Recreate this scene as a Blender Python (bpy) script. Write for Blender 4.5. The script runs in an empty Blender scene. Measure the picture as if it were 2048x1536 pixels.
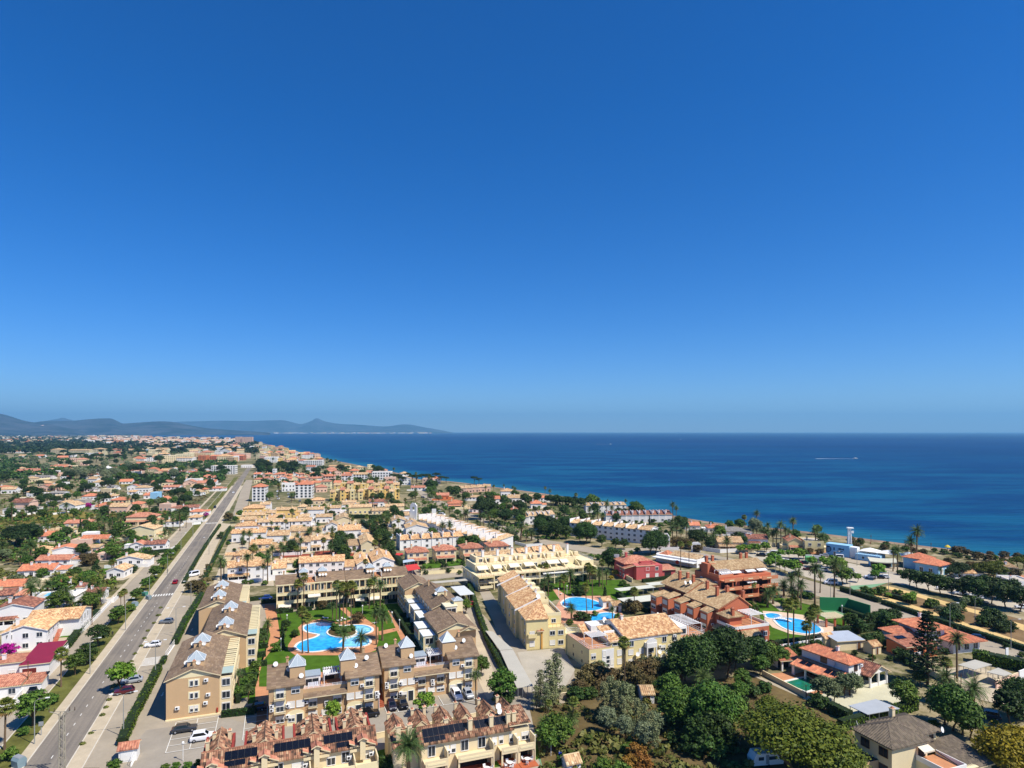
import bpy,math,random
from mathutils import Vector,Matrix,noise
R=math.radians
rnd=random.Random(7)
SC=bpy.context.scene
COL=SC.collection
# ---------------------------------------------------------------- camera, sky, sun
H,F,CX,VH=60.0,1250.0,1024.0,863.0  # flying height, focal length, centre column and horizon row of the view
cam_d=bpy.data.cameras.new('camera');cam=bpy.data.objects.new('camera',cam_d);COL.objects.link(cam)
cam.location=(0,0,H);cam.rotation_euler=(R(90),0,0)
cam_d.sensor_width=36;cam_d.lens=F/2048*36;cam_d.shift_y=95/2048
cam_d.clip_start=1;cam_d.clip_end=200000
SC.camera=cam
SUN_H=math.atan2(-0.50,0.87);SUN_E=R(54)
sv=Vector((math.cos(SUN_H)*math.cos(SUN_E),math.sin(SUN_H)*math.cos(SUN_E),math.sin(SUN_E)))
W=bpy.data.worlds.new('World');SC.world=W;W.use_nodes=True
nt=W.node_tree;nt.nodes.clear()
sky=nt.nodes.new('ShaderNodeTexSky');sky.sky_type='NISHITA';sky.sun_disc=False
sky.sun_elevation=SUN_E;sky.sun_rotation=math.atan2(sv.x,sv.y)
sky.altitude=60;sky.air_density=0.8;sky.dust_density=0.15;sky.ozone_density=10
hsv=nt.nodes.new('ShaderNodeHueSaturation');hsv.inputs['Saturation'].default_value=1.24;hsv.inputs['Hue'].default_value=0.508
bg=nt.nodes.new('ShaderNodeBackground');bg.inputs['Strength'].default_value=0.104
wo=nt.nodes.new('ShaderNodeOutputWorld')
nt.links.new(sky.outputs[0],hsv.inputs['Color']);nt.links.new(hsv.outputs[0],bg.inputs[0]);nt.links.new(bg.outputs[0],wo.inputs[0])
sl=bpy.data.lights.new('sun','SUN');sl.energy=4.4;sl.angle=R(0.53);sl.color=(1,0.955,0.88)
so=bpy.data.objects.new('sun',sl);COL.objects.link(so);so.rotation_euler=(-sv).to_track_quat('-Z','Y').to_euler()
SC.view_settings.view_transform='Standard';SC.view_settings.look='None'
SC.view_settings.exposure=0.5;SC.view_settings.gamma=1;SC.view_settings.use_curve_mapping=False
SC.cycles.use_denoising=True
SC.cycles.max_bounces=5;SC.cycles.diffuse_bounces=2;SC.cycles.volume_bounces=0
SC.cycles.transparent_max_bounces=6
# ---------------------------------------------------------------- where things stand
def P(u,v,z=0.0):
 Y=(H-z)*F/(v-VH)
 return Vector(((u-CX)*Y/F,Y,z))
TH=R(20.4)  # the estate's grid follows the avenue
KO=P(332,1443)
def K(x,y,z=0.0):
 c,s=math.cos(TH),math.sin(TH)
 return Vector((KO.x+x*c-y*s,KO.y+x*s+y*c,z))
def toK(p):
 c,s=math.cos(TH),math.sin(TH);dx,dy=p[0]-KO.x,p[1]-KO.y
 return dx*c+dy*s,-dx*s+dy*c
 # ---------------------------------------------------------------- materials
def lin(c):
 return tuple((x/255/12.92)if x<=10 else((x/255+0.055)/1.055)**2.4 for x in c)
MATS={}
def nodes(name):
 m=bpy.data.materials.new(name);m.use_nodes=True;t=m.node_tree;t.nodes.clear()
 o=t.nodes.new('ShaderNodeOutputMaterial');b=t.nodes.new('ShaderNodeBsdfPrincipled')
 t.links.new(b.outputs[0],o.inputs['Surface'])
 return m,t,b
def N(t,kind,**kw):
 n=t.nodes.new(kind)
 for k,v in kw.items():
  if k.startswith('i_'):
   n.inputs[k[2:].replace('_',' ')].default_value=v
  else:setattr(n,k,v)
 return n
def mixc(t,fac,a,b):
 n=N(t,'ShaderNodeMix',data_type='RGBA')
 for i,x in((0,fac),(6,a),(7,b)):
  if isinstance(x,bpy.types.NodeSocket):t.links.new(x,n.inputs[i])
  elif i==0:n.inputs[0].default_value=x
  else:n.inputs[i].default_value=(*x,1)
 return n.outputs[2]
def ramp(t,src,a,b,lo=0.0,hi=1.0):
 n=N(t,'ShaderNodeMapRange',clamp=True);t.links.new(src,n.inputs[0])
 n.inputs[1].default_value=a;n.inputs[2].default_value=b;n.inputs[3].default_value=lo;n.inputs[4].default_value=hi
 return n.outputs[0]
def posn(t):return N(t,'ShaderNodeNewGeometry').outputs['Position']
def nz(t,vec,scale,detail=3.0,rough=0.55):
 n=N(t,'ShaderNodeTexNoise',i_Scale=scale,i_Detail=detail,i_Roughness=rough)
 t.links.new(vec,n.inputs['Vector']);return n.outputs['Fac']
def sc(c,k):return tuple(min(1,x*k)for x in c)
def M(name,rgb=None,var=0.12,scale=0.6,rough=0.85,spec=0.25,metal=0.0,obj=0.0,streak=False):
 if name in MATS:return MATS[name]
 m,t,b=nodes(name);c=lin(rgb);p=posn(t)
 if streak:
  mp=N(t,'ShaderNodeMapping');mp.inputs['Scale'].default_value=(1,1,0.12);t.links.new(p,mp.inputs[0]);q=mp.outputs[0]
 else:q=p
 f=ramp(t,nz(t,q,scale,4),0.33,0.67)
 col=mixc(t,f,sc(c,1-var),sc(c,1+var))
 f2=ramp(t,nz(t,p,scale*9,2),0.35,0.65)
 col=mixc(t,f2,col,sc(c,1))if var==0 else mixc(t,ramp(t,nz(t,p,scale*9,2),0.3,0.7,0,0.45),col,sc(c,1-1.3*var))
 if obj:
  oi=N(t,'ShaderNodeObjectInfo');h=N(t,'ShaderNodeHueSaturation')
  t.links.new(ramp(t,oi.outputs['Random'],0,1,1-obj,1+obj),h.inputs['Value']);t.links.new(col,h.inputs['Color']);col=h.outputs[0]
 t.links.new(col,b.inputs['Base Color'])
 b.inputs['Roughness'].default_value=rough;b.inputs['Specular IOR Level'].default_value=spec;b.inputs['Metallic'].default_value=metal
 MATS[name]=m;return m
def TILE(name,cols,cell=(0.36,0.45),stain=0.25):
 """clay tiles: every tile of the UV grid draws its own colour; lichen stains over it"""
 if name in MATS:return MATS[name]
 m,t,b=nodes(name)
 uv=N(t,'ShaderNodeUVMap')
 mp=N(t,'ShaderNodeMapping',vector_type='POINT');mp.inputs['Scale'].default_value=(1/cell[0],1/cell[1],1)
 t.links.new(uv.outputs[0],mp.inputs[0])
 fl=N(t,'ShaderNodeVectorMath',operation='FLOOR');t.links.new(mp.outputs[0],fl.inputs[0])
 oi=N(t,'ShaderNodeObjectInfo');ad=N(t,'ShaderNodeVectorMath',operation='ADD');t.links.new(fl.outputs[0],ad.inputs[0])
 cb=N(t,'ShaderNodeCombineXYZ');t.links.new(oi.outputs['Random'],cb.inputs[2]);t.links.new(cb.outputs[0],ad.inputs[1])
 wn=N(t,'ShaderNodeTexWhiteNoise',noise_dimensions='3D');t.links.new(ad.outputs[0],wn.inputs['Vector'])
 cr=N(t,'ShaderNodeValToRGB');cr.color_ramp.interpolation='CONSTANT'
 e=cr.color_ramp.elements
 while len(e)<len(cols):e.new(0.5)
 for i,c in enumerate(cols):e[i].position=i/len(cols);e[i].color=(*lin(c),1)
 t.links.new(wn.outputs['Value'],cr.inputs[0])
 p=posn(t);f=ramp(t,nz(t,p,0.35,5,0.65),0.45,0.7,0,stain)
 mean=[sum(lin(c)[i]for c in cols)/len(cols)for i in range(3)]
 col=mixc(t,f,cr.outputs[0],(mean[0]*0.42,mean[1]*0.45,mean[2]*0.5))
 h=N(t,'ShaderNodeHueSaturation',i_Saturation=0.86,i_Hue=0.506);t.links.new(col,h.inputs['Color'])
 t.links.new(ramp(t,oi.outputs['Random'],0,1,0.86,1.1),h.inputs['Value'])
 t.links.new(h.outputs[0],b.inputs['Base Color']);b.inputs['Roughness'].default_value=0.9;b.inputs['Specular IOR Level'].default_value=0.15
 MATS[name]=m;return m
def LEAF(name,a,b_,obj=0.18):
 if name in MATS:return MATS[name]
 m,t,b=nodes(name)
 g=N(t,'ShaderNodeNewGeometry')
 col=mixc(t,g.outputs['Random Per Island'],lin(a),lin(b_))
 oi=N(t,'ShaderNodeObjectInfo');h=N(t,'ShaderNodeHueSaturation')
 t.links.new(ramp(t,oi.outputs['Random'],0,1,1-obj,1+obj),h.inputs['Value'])
 ml=N(t,'ShaderNodeMath',operation='MULTIPLY');ml.inputs[1].default_value=7.31;t.links.new(oi.outputs['Random'],ml.inputs[0])
 fr=N(t,'ShaderNodeMath',operation='FRACT');t.links.new(ml.outputs[0],fr.inputs[0])
 t.links.new(ramp(t,fr.outputs[0],0,1,0.485,0.515),h.inputs['Hue'])
 t.links.new(col,h.inputs['Color']);t.links.new(h.outputs[0],b.inputs['Base Color'])
 b.inputs['Roughness'].default_value=0.6;b.inputs['Specular IOR Level'].default_value=0.2
 b.inputs['Transmission Weight'].default_value=0.0
 MATS[name]=m;return m
def GLASS(name,rgb,rough=0.12,spec=0.5):
 if name in MATS:return MATS[name]
 m,t,b=nodes(name);oi=N(t,'ShaderNodeObjectInfo')
 col=mixc(t,oi.outputs['Random'],sc(lin(rgb),0.5),sc(lin(rgb),1.6))
 t.links.new(col,b.inputs['Base Color']);b.inputs['Roughness'].default_value=rough;b.inputs['Specular IOR Level'].default_value=spec
 MATS[name]=m;return m
 # ---------------------------------------------------------------- mesh building
class MB:
 def __init__(s):s.v=[];s.f=[];s.m=[];s.uv=[];s.has=False
 def poly(s,pts,m=0,uv=None):
  n=len(s.v);s.v.extend(tuple(p)for p in pts);s.f.append(tuple(range(n,n+len(pts))));s.m.append(m)
  s.uv.append(uv);s.has|=uv is not None
 def mesh(s,vs,fs,m=0):
  n=len(s.v);s.v.extend(tuple(p)for p in vs)
  for f in fs:s.f.append(tuple(i+n for i in f));s.m.append(m);s.uv.append(None)
 def box(s,x0,x1,y0,y1,z0,z1,m=0):
  s.mesh([(x0,y0,z0),(x1,y0,z0),(x1,y1,z0),(x0,y1,z0),(x0,y0,z1),(x1,y0,z1),(x1,y1,z1),(x0,y1,z1)],
[(0,3,2,1),(4,5,6,7),(0,1,5,4),(1,2,6,5),(2,3,7,6),(3,0,4,7)],m)
 def prism(s,pts,z0,z1,m=0):
  n=len(pts)
  a=sum(pts[i][0]*pts[(i+1)%n][1]-pts[(i+1)%n][0]*pts[i][1]for i in range(n))
  if a<0:pts=pts[::-1]
  s.mesh([(p[0],p[1],z0)for p in pts]+[(p[0],p[1],z1)for p in pts],
[tuple(range(n))[::-1],tuple(range(n,2*n))]+[(i,(i+1)%n,(i+1)%n+n,i+n)for i in range(n)],m)
 def xprism(s,prof,x0,x1,m=0):
  """profile in (y, z) swept along x"""
  n=len(prof)
  s.mesh([(x0,p[0],p[1])for p in prof]+[(x1,p[0],p[1])for p in prof],
[tuple(range(n))[::-1],tuple(range(n,2*n))]+[(i,(i+1)%n,(i+1)%n+n,i+n)for i in range(n)],m)
 def yprism(s,prof,y0,y1,m=0):
  n=len(prof)
  s.mesh([(p[0],y0,p[1])for p in prof]+[(p[0],y1,p[1])for p in prof],
[tuple(range(n)),tuple(range(n,2*n))[::-1]]+[((i+1)%n,i,i+n,(i+1)%n+n)for i in range(n)],m)
 def tube(s,pts,rs,n=6,m=0,cap=True):
  pts=[Vector(p)for p in pts]
  if not isinstance(rs,(list,tuple)):rs=[rs]*len(pts)
  vs,fs=[],[]
  for i,p in enumerate(pts):
   d=(pts[min(i+1,len(pts)-1)]-pts[max(i-1,0)]).normalized()
   a=d.orthogonal().normalized()if abs(d.z)<0.98 else Vector((1,0,0));a=(a-d*a.dot(d)).normalized();b=d.cross(a)
   for k in range(n):
    t=2*math.pi*k/n;vs.append(p+(a*math.cos(t)+b*math.sin(t))*rs[i])
  for i in range(len(pts)-1):
   for k in range(n):
    j=(k+1)%n;fs.append((i*n+k,i*n+j,(i+1)*n+j,(i+1)*n+k))
  if cap:fs.append(tuple(range((len(pts)-1)*n,len(pts)*n)));fs.append(tuple(range(n))[::-1])
  s.mesh(vs,fs,m)
 def disc(s,c,r,nrm=(0,-1,0),n=10,m=0,depth=0.05):
  c=Vector(c);d=Vector(nrm).normalized();s.tube([c,c+d*depth],r,n,m)
 def data(s,name,mats,smooth=False):
  me=bpy.data.meshes.new(name);me.from_pydata(s.v,[],s.f)
  for x in mats:me.materials.append(x)
  if len(mats)>1:me.polygons.foreach_set('material_index',s.m)
  if s.has:
   ul=me.uv_layers.new(name='UVMap');flat=[]
   for f,uv in zip(s.f,s.uv):
    for i in range(len(f)):flat.extend(uv[i]if uv else(0.0,0.0))
   ul.data.foreach_set('uv',flat)
  if smooth:me.polygons.foreach_set('use_smooth',[True]*len(me.polygons))
  me.update();return me
def obj(name,me,parent=None,loc=None,rz=0.0,label=None,kind=None):
 o=bpy.data.objects.new(name,me);COL.objects.link(o)
 if parent is not None:o.parent=parent
 if loc is not None:o.location=loc
 if rz:o.rotation_euler=(0,0,rz)
 if label:o['label']=label
 if kind:o['kind']=kind
 return o
ALL_THINGS=[]
def thing(name,label,cat,loc,rz=0.0,group=None,me=None):
 o=bpy.data.objects.new(name,me);COL.objects.link(o)
 o.location=loc;o.rotation_euler=(0,0,rz)
 if label:o['label']=label
 o['category']=cat
 if group:o['group']=group
 ALL_THINGS.append(o);return o
def mb_part(name,parent,mats,fn=None,mb=None,label=None,kind=None,smooth=False,loc=None,rz=0.0):
 if mb is None:mb=MB();fn(mb)
 return obj(name,mb.data(name,mats if isinstance(mats,(list,tuple))else[mats],smooth),parent,loc,rz,label,kind)
def structure(name,mb,mats,smooth=False):
 return mb_part(name,None,mats,mb=mb,kind='structure',smooth=smooth)
_cache={}
def cached(key,fn):
 if key not in _cache:_cache[key]=fn()
 return _cache[key]
 # ---------------------------------------------------------------- land, sea, mountains, air
EDGE=39000
def smooth_line(pts,n=6):
 out=[]
 for i in range(len(pts)-1):
  p0,p1,p2,p3=pts[max(i-1,0)],pts[i],pts[i+1],pts[min(i+2,len(pts)-1)]
  for k in range(n):
   t=k/n
   out.append(tuple(0.5*(2*p1[j]+(p2[j]-p0[j])*t+(2*p0[j]-5*p1[j]+4*p2[j]-p3[j])*t*t+(3*p1[j]-p0[j]-3*p2[j]+p3[j])*t**3)for j in range(2)))
 return out+[tuple(pts[-1])]
coast_px=[(2048,1114),(1960,1105),(1880,1096),(1790,1085),(1700,1074),(1600,1062),(1500,1052),(1420,1044),(1360,1034),(1290,1020),(1200,1004),(1120,992),(1050,982),(980,973),(930,966),(890,962),
(860,960),(830,957),(795,946),(750,937),(700,927),(650,917),(610,907),(570,898),(535,889),(510,882.5),(496,878.5),(470,877),(400,877),(330,875),(285,871)]
coast=[(620.0,240.0),(420.0,284.0)]+[tuple(P(u,v)[:2])for u,v in coast_px]
coast_s=smooth_line(coast,5)
far_shore=[tuple(P(u,v)[:2])for u,v in((262,869),(300,867.6),(380,867),(470,866.4),(560,866),(700,865.8),(790,865.8),(880,865.7))]+[(-4000,33000),(-9000,EDGE-400)]
def ground_mat():
 m,t,b=nodes('dry_ground');p=posn(t)
 a=ramp(t,nz(t,p,0.035,5,0.6),0.42,0.6)
 c=mixc(t,a,lin((96,94,56)),lin((160,144,112)))
 c=mixc(t,ramp(t,nz(t,p,0.25,4),0.4,0.65,0,0.8),c,lin((86,84,48)))
 c=mixc(t,ramp(t,nz(t,p,0.12,6,0.7),0.5,0.6,0,0.75),c,lin((176,160,128)))
 c=mixc(t,ramp(t,nz(t,p,0.006,4),0.5,0.62,0,0.7),c,lin((70,80,40)))
 t.links.new(c,b.inputs['Base Color']);b.inputs['Roughness'].default_value=1;b.inputs['Specular IOR Level'].default_value=0.1
 return m
mb=MB()
poly=[(620,-300)]+coast_s+far_shore+[(-EDGE,EDGE-400),(-EDGE,-300)]
mb.poly([(x,y,0)for x,y in poly])
g=structure('ground',mb,[ground_mat()])
bm_me=g.data
import bmesh
b=bmesh.new();b.from_mesh(bm_me);bmesh.ops.triangulate(b,faces=b.faces[:])
for f in b.faces:
 if f.normal.z<0:f.normal_flip()
b.to_mesh(bm_me);b.free()
# beach: a strip that dips under the water
cl=coast_s[:170]
def offset(line,d):
 out=[]
 for i,p in enumerate(line):
  a=Vector(line[max(i-1,0)]);c=Vector(line[min(i+1,len(line)-1)]);t_=(c-a).normalized()
  out.append((p[0]+t_.y*d,p[1]-t_.x*d))
 return out
mb=MB();A=offset(cl,-6);B_=offset(cl,0.5);C_=offset(cl,4.0)
for i in range(len(cl)-1):
 mb.poly([(*A[i],0.03),(*B_[i],0.02),(*B_[i+1],0.02),(*A[i+1],0.03)][::-1])
 mb.poly([(*B_[i],0.02),(*C_[i],-0.9),(*C_[i+1],-0.9),(*B_[i+1],0.02)][::-1])
structure('beach',mb,[M('beach_sand',(150,124,100),0.3,0.12,0.95)])
# sea: shallow water over sand near the shore, dark weed beds and deep water beyond
def sea_mat():
 m,t,b=nodes('sea_water');p=posn(t)
 at=N(t,'ShaderNodeAttribute',attribute_name='depth')
 mp=N(t,'ShaderNodeMapping');mp.inputs['Scale'].default_value=(0.32,1,1);mp.inputs['Rotation'].default_value=(0,0,R(8));t.links.new(p,mp.inputs[0])
 n1=nz(t,mp.outputs[0],0.013,9,0.68);n2=nz(t,mp.outputs[0],0.0022,4,0.55)
 deep=mixc(t,ramp(t,n2,0.42,0.6),(0.002,0.027,0.105),(0.003,0.04,0.135))
 mid=mixc(t,ramp(t,n1,0.46,0.58),(0.003,0.040,0.125),(0.005,0.078,0.165))
 sh=mixc(t,ramp(t,n1,0.4,0.62),(0.007,0.085,0.165),(0.02,0.155,0.215))
 d=at.outputs['Fac']
 sm=N(t,'ShaderNodeMath',operation='ADD');t.links.new(d,sm.inputs[0])
 t.links.new(ramp(t,n1,0.2,0.8,-14,14),sm.inputs[1])
 c=mixc(t,ramp(t,sm.outputs[0],10,55),sh,mid)
 c=mixc(t,ramp(t,d,250,2300),c,deep)
 mw=N(t,'ShaderNodeMapping');mw.inputs['Scale'].default_value=(0.12,1,1);mw.inputs['Rotation'].default_value=(0,0,R(-14));t.links.new(p,mw.inputs[0])
 hh=N(t,'ShaderNodeHueSaturation');t.links.new(c,hh.inputs['Color']);t.links.new(ramp(t,nz(t,mw.outputs[0],0.22,6,0.7),0.35,0.65,0.78,1.18),hh.inputs['Value']);c=hh.outputs[0]
 t.links.new(c,b.inputs['Base Color'])
 b.inputs['Roughness'].default_value=0.35;b.inputs['Specular IOR Level'].default_value=0.3;b.inputs['IOR'].default_value=1.06
 w=N(t,'ShaderNodeMapping');w.inputs['Scale'].default_value=(0.4,1,1);w.inputs['Rotation'].default_value=(0,0,R(-18));t.links.new(p,w.inputs[0])
 bp=N(t,'ShaderNodeBump');bp.inputs['Strength'].default_value=0.8;bp.inputs['Distance'].default_value=1.0
 n=nz(t,w.outputs[0],0.16,5,0.65);t.links.new(n,bp.inputs['Height']);t.links.new(bp.outputs[0],b.inputs['Normal'])
 return m
mb=MB();offs=[-40,0,12,30,60,120,250,500,1000]
sea_line=coast_s[:150]
mb=MB();depth=[]
for i,p in enumerate(sea_line):pass
# a grid whose vertices carry the distance to the shore
xs=[-39000,-20000,-9000,-5000,-3500,-2600,-2000,-1500,-1100]+[-900+25*i for i in range(61)]+[700,900,1400,2500,5000,12000,39000]
ys=[-250,0,150]+[200+15*i for i in range(41)]+[860+60*i for i in range(26)]+[2600,3200,4200,6000,9000,14000,22000,30000,EDGE]
segs=[(Vector(a),Vector(b))for a,b in zip(coast,coast[1:])]
def shore(x,y):
 q=Vector((x,y));best=1e9
 for a,b in segs:
  ab=b-a;t_=max(0,min(1,(q-a).dot(ab)/max(ab.length_squared,1e-9)));best=min(best,(a+ab*t_-q).length)
 return best
vs=[(x,y,-0.5)for y in ys for x in xs];nx=len(xs)
fs=[(j*nx+i,j*nx+i+1,(j+1)*nx+i+1,(j+1)*nx+i)for j in range(len(ys)-1)for i in range(nx-1)]
mb.mesh(vs,fs);sea=structure('sea',mb,[sea_mat()])
at=sea.data.attributes.new('depth','FLOAT','POINT');at.data.foreach_set('value',[shore(v[0],v[1])for v in vs])
# mountains
def ridge(name,px,dist,back,col,base=-30,rough=14,sub=10):
 """a massif: crest line at its own distance, slopes falling toward the plain and behind it"""
 pts=smooth_line(px,sub);rows=10;mb=MB();vs=[]
 for i,(u,v)in enumerate(pts):
  X=(u-CX)*dist/F;top=max(H+(VH-v)*dist/F,base+5)
  for k in range(rows+1):
   t_=k/rows;fr=abs(t_-0.62)/(0.62 if t_<0.62 else 0.38)
   z=base+(top-base)*(1-fr)**1.15
   if 0<k<rows:z+=(noise.noise(Vector((X/900,t_*6,dist/5000)))*0.55+noise.noise(Vector((X/300,t_*14,3)))*0.25)*(top-base)*0.22*(1 if t_<0.6 else 0.15)*min(1,fr*3)
   vs.append((X*(1+(t_-0.62)*back/dist),dist+(t_-0.62)*back,z))
 n=rows+1
 fs=[(i*n+k,(i+1)*n+k,(i+1)*n+k+1,i*n+k+1)for i in range(len(pts)-1)for k in range(rows)]
 mb.mesh(vs,fs);return structure(name,mb,[col],smooth=True)
def hill_mat(name,quarry=False):
 m,t,b=nodes(name);p=posn(t)
 c=mixc(t,ramp(t,nz(t,p,0.002,6,0.65),0.42,0.6),lin((38,50,54)),lin((76,80,86)))  # scrub colours with some blue of the distant haze mixed into the base
 t.links.new(c,b.inputs['Base Color']);b.inputs['Roughness'].default_value=1;b.inputs['Specular IOR Level'].default_value=0
 return m
hm=hill_mat('hazy_scrub_hillside')
ridge('mountain',[(-260,800),(-120,812),(-40,822),(0,826),(20,831),(40,838),(62,843),(100,848),(140,856),(170,864)],10500,3600,hm)
ridge('mountain',[(20,864),(55,848),(80,842),(105,841),(150,840),(180,837),(215,835.5),(228,838),(240,844),(248,846),(280,844),(310,842),(335,842),(358,845),(380,850),(410,855),(440,858),(500,862),(540,865)],12500,4200,hm)
ridge('mountain',[(60,846),(90,841),(112,837),(126,834.5),(140,838),(170,846),(215,850)],20000,3000,hm)
ridge('mountain',[(300,850),(350,843),(400,841.5),(450,840.5),(500,841),(545,839.5),(570,840),(598,847),(612,845),(622,841),(634,835.5),(645,840),(660,844),(680,847),(720,849),(760,852),(785,851),(800,848.5),(820,848.5),(838,852),(860,856),(884,860.5),(905,865)],24000,5000,hm)
mb=MB()  # the pale quarry scar on the nearest slope
q=[(30,857),(42,853),(55,854),(66,850),(74,852),(72,855),(84,857),(94,859),(70,860),(50,861)]
c=Vector(((60-CX)*9950/F,9950,0));base_pts=[(((u-CX)*9950)/F,9950+(VH-v)*14,H+(VH-v)*9950/F)for u,v in q]
mb.poly(base_pts);mb.poly([(x,y+60,z)for x,y,z in base_pts][::-1])
n=len(base_pts)
for i in range(n):
 a,b2=base_pts[i],base_pts[(i+1)%n];mb.poly([a,(a[0],a[1]+60,a[2]),(b2[0],b2[1]+60,b2[2]),b2])
structure('quarry_terrain',mb,[M('quarry_rock',(226,190,165),0.1,0.01)])
# air
mb=MB();mb.box(-EDGE-500,EDGE+500,-400,EDGE+500,-60,1150)
hz=mb_part('haze',None,[],mb=mb,kind='stuff')
m=bpy.data.materials.new('haze');m.use_nodes=True;t=m.node_tree;t.nodes.clear()
o_=t.nodes.new('ShaderNodeOutputMaterial');vv=t.nodes.new('ShaderNodeVolumePrincipled');t.links.new(vv.outputs[0],o_.inputs['Volume'])
vv.inputs['Density'].default_value=5.4e-5;vv.inputs['Color'].default_value=(0.29,0.68,1.0,1);vv.inputs['Anisotropy'].default_value=0.1
hz.data.materials.append(m)
# ---------------------------------------------------------------- roads, pavements, lawns, pools
_lay=[0]
def sheet(name,pts,z,mat,kind='structure',parent=None,label=None):
 if parent is None:_lay[0]+=1;z=0.036+0.0014*_lay[0]
 mb=MB();a=sum(pts[i][0]*pts[(i+1)%len(pts)][1]-pts[(i+1)%len(pts)][0]*pts[i][1]for i in range(len(pts)))
 if a<0:pts=pts[::-1]
 mb.poly([(p[0],p[1],z)for p in pts])
 return mb_part(name,parent,[mat],mb=mb,kind=kind,label=label)
def px(pts,z=0):return[tuple(P(u,v,z)[:2])for u,v in pts]
def slab(name,pts,z0,z1,mat,kind='structure'):
 mb=MB();mb.prism([tuple(p)for p in pts],z0,z1);return mb_part(name,None,[mat],mb=mb,kind=kind)
ASPH=M('worn_asphalt',(128,121,112),0.13,0.09,0.95,0.15)
def road_mat():
 m,t,b=nodes('avenue_asphalt');p=posn(t)
 mp=N(t,'ShaderNodeMapping');mp.inputs['Rotation'].default_value=(0,0,-RA);t.links.new(p,mp.inputs[0])
 m2=N(t,'ShaderNodeMapping');m2.inputs['Scale'].default_value=(0.9,0.02,1);t.links.new(mp.outputs[0],m2.inputs[0])
 c=mixc(t,ramp(t,nz(t,m2.outputs[0],1.0,3),0.38,0.62),lin((116,108,98)),lin((144,133,118)))
 c=mixc(t,ramp(t,nz(t,p,0.08,5),0.45,0.65,0,0.5),c,lin((158,146,128)))
 c=mixc(t,ramp(t,nz(t,p,2.5,2),0.3,0.7,0,0.35),c,lin((96,92,86)))
 t.links.new(c,b.inputs['Base Color']);b.inputs['Roughness'].default_value=0.95;b.inputs['Specular IOR Level'].default_value=0.15
 return m
RDX=(548-CX)/F;RA=math.atan2(-RDX,1.0)  # avenue heading
rd=Vector((RDX,1,0)).normalized();re=Vector((rd.y,-rd.x,0))
p0=P(89.5,1536)
def RV(s,a,z=0.0):  # s metres to the right of the avenue's centre line, a metres along it
 q=p0+re*s+rd*a;return Vector((q.x,q.y,z))
def strip(name,s0,s1,a0,a1,z,mat,kind='structure'):
 n=max(1,int((a1-a0)/60));mb=MB()
 for i in range(n):
  b0=a0+(a1-a0)*i/n;b1=a0+(a1-a0)*(i+1)/n
  mb.poly([RV(s0,b0,z),RV(s1,b0,z),RV(s1,b1,z),RV(s0,b1,z)])
 return mb_part(name,None,[mat],mb=mb,kind=kind)
CONC=M('pale_concrete',(176,162,138),0.12,0.15,0.95,0.1)
PAVE=M('sandy_paving',(190,174,146),0.12,0.3,0.95,0.1)
KERB=M('kerb_stone',(205,195,176),0.1,0.5,0.9,0.1)
LOT=M('bleached_asphalt',(165,152,131),0.13,0.12,0.95,0.1)
GRASS=M('mown_lawn',(74,104,30),0.25,0.35,1,0.05)
DRYG=M('dry_verge',(104,104,52),0.35,0.3,1,0.05)
TERRA=M('terracotta_paving',(196,138,98),0.14,0.5,0.9,0.15)
PAINT=M('road_paint',(226,222,210),0.06,1.5,0.8,0.2)
SAND=M('yellow_sand',(214,182,122),0.12,0.15,1,0.05)
DIRT=M('brown_dirt',(128,104,74),0.25,0.15,1,0.05)
EARTH=M('garden_earth',(92,78,50),0.3,0.2,1,0.05)
A0,A1=-40,(P(500,932)-p0).dot(rd)
strip('avenue_road',-3.5,3.5,A0,A1,0.03,road_mat())
strip('service_road',-15.2,-10.3,A0,330,0.026,LOT)
strip('verge',-10.2,-5.6,A0,760,0.022,DRYG,'stuff')
for s0,s1 in((-5.6,-3.55),(-16.9,-15.3),(3.55,6.2)):
 mb=MB()
 for a in range(A0,620,12):
  q=[RV(s0,a),RV(s1,a),RV(s1,a+11.97),RV(s0,a+11.97)];mb.prism([(p.x,p.y)for p in q],0,0.13)
 mb_part('pavement',None,[PAVE],mb=mb,kind='structure')
for s0,s1 in((-3.7,-3.5),(3.5,3.7),(6.2,6.4),(-10.3,-10.1)):
 mb=MB();q=[RV(s0,A0),RV(s1,A0),RV(s1,700),RV(s0,700)];mb.prism([(p.x,p.y)for p in q],0.0,0.15);mb_part('kerb',None,[KERB],mb=mb,kind='structure')
 # lane dashes and zebra crossings
dash=MB();dash.box(-0.07,0.07,-0.6,0.6,0,0.004);dash_me=dash.data('road_marking',[PAINT])
for i in range(44):
 q=RV(0.0,4+i*4.6,0.034)
 if abs((q-P(325,1190)).length)>8:obj('road_marking',dash_me,None,q,RA,kind='structure')
def zebra(s0,s1,n,a,ln,z=0.034):
 mb=MB();w=(s1-s0)/(2*n-1);mb.box(-w/2,w/2,-ln/2,ln/2,0,0.004);me=mb.data('crossing_marking',[PAINT])
 for i in range(n):obj('crossing_marking',me,None,RV(s0+w/2+2*w*i,a,z),RA,kind='structure')
def along(u,v):q=P(u,v)-p0;return q.dot(rd),q.dot(re)
zebra(-3.3,3.3,8,along(325,1190)[0],3.0);zebra(-3.3,3.3,8,along(431,1046)[0],4.0)
a_=along(265,1327)[0]
mb=MB();mb.box(-2.4,2.4,-0.2,0.2,0,0.004);me=mb.data('crossing_marking',[PAINT])
for i in range(7):obj('crossing_marking',me,None,RV(7.6,a_-2.7+i*0.9,0.05),RA,kind='structure')
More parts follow.
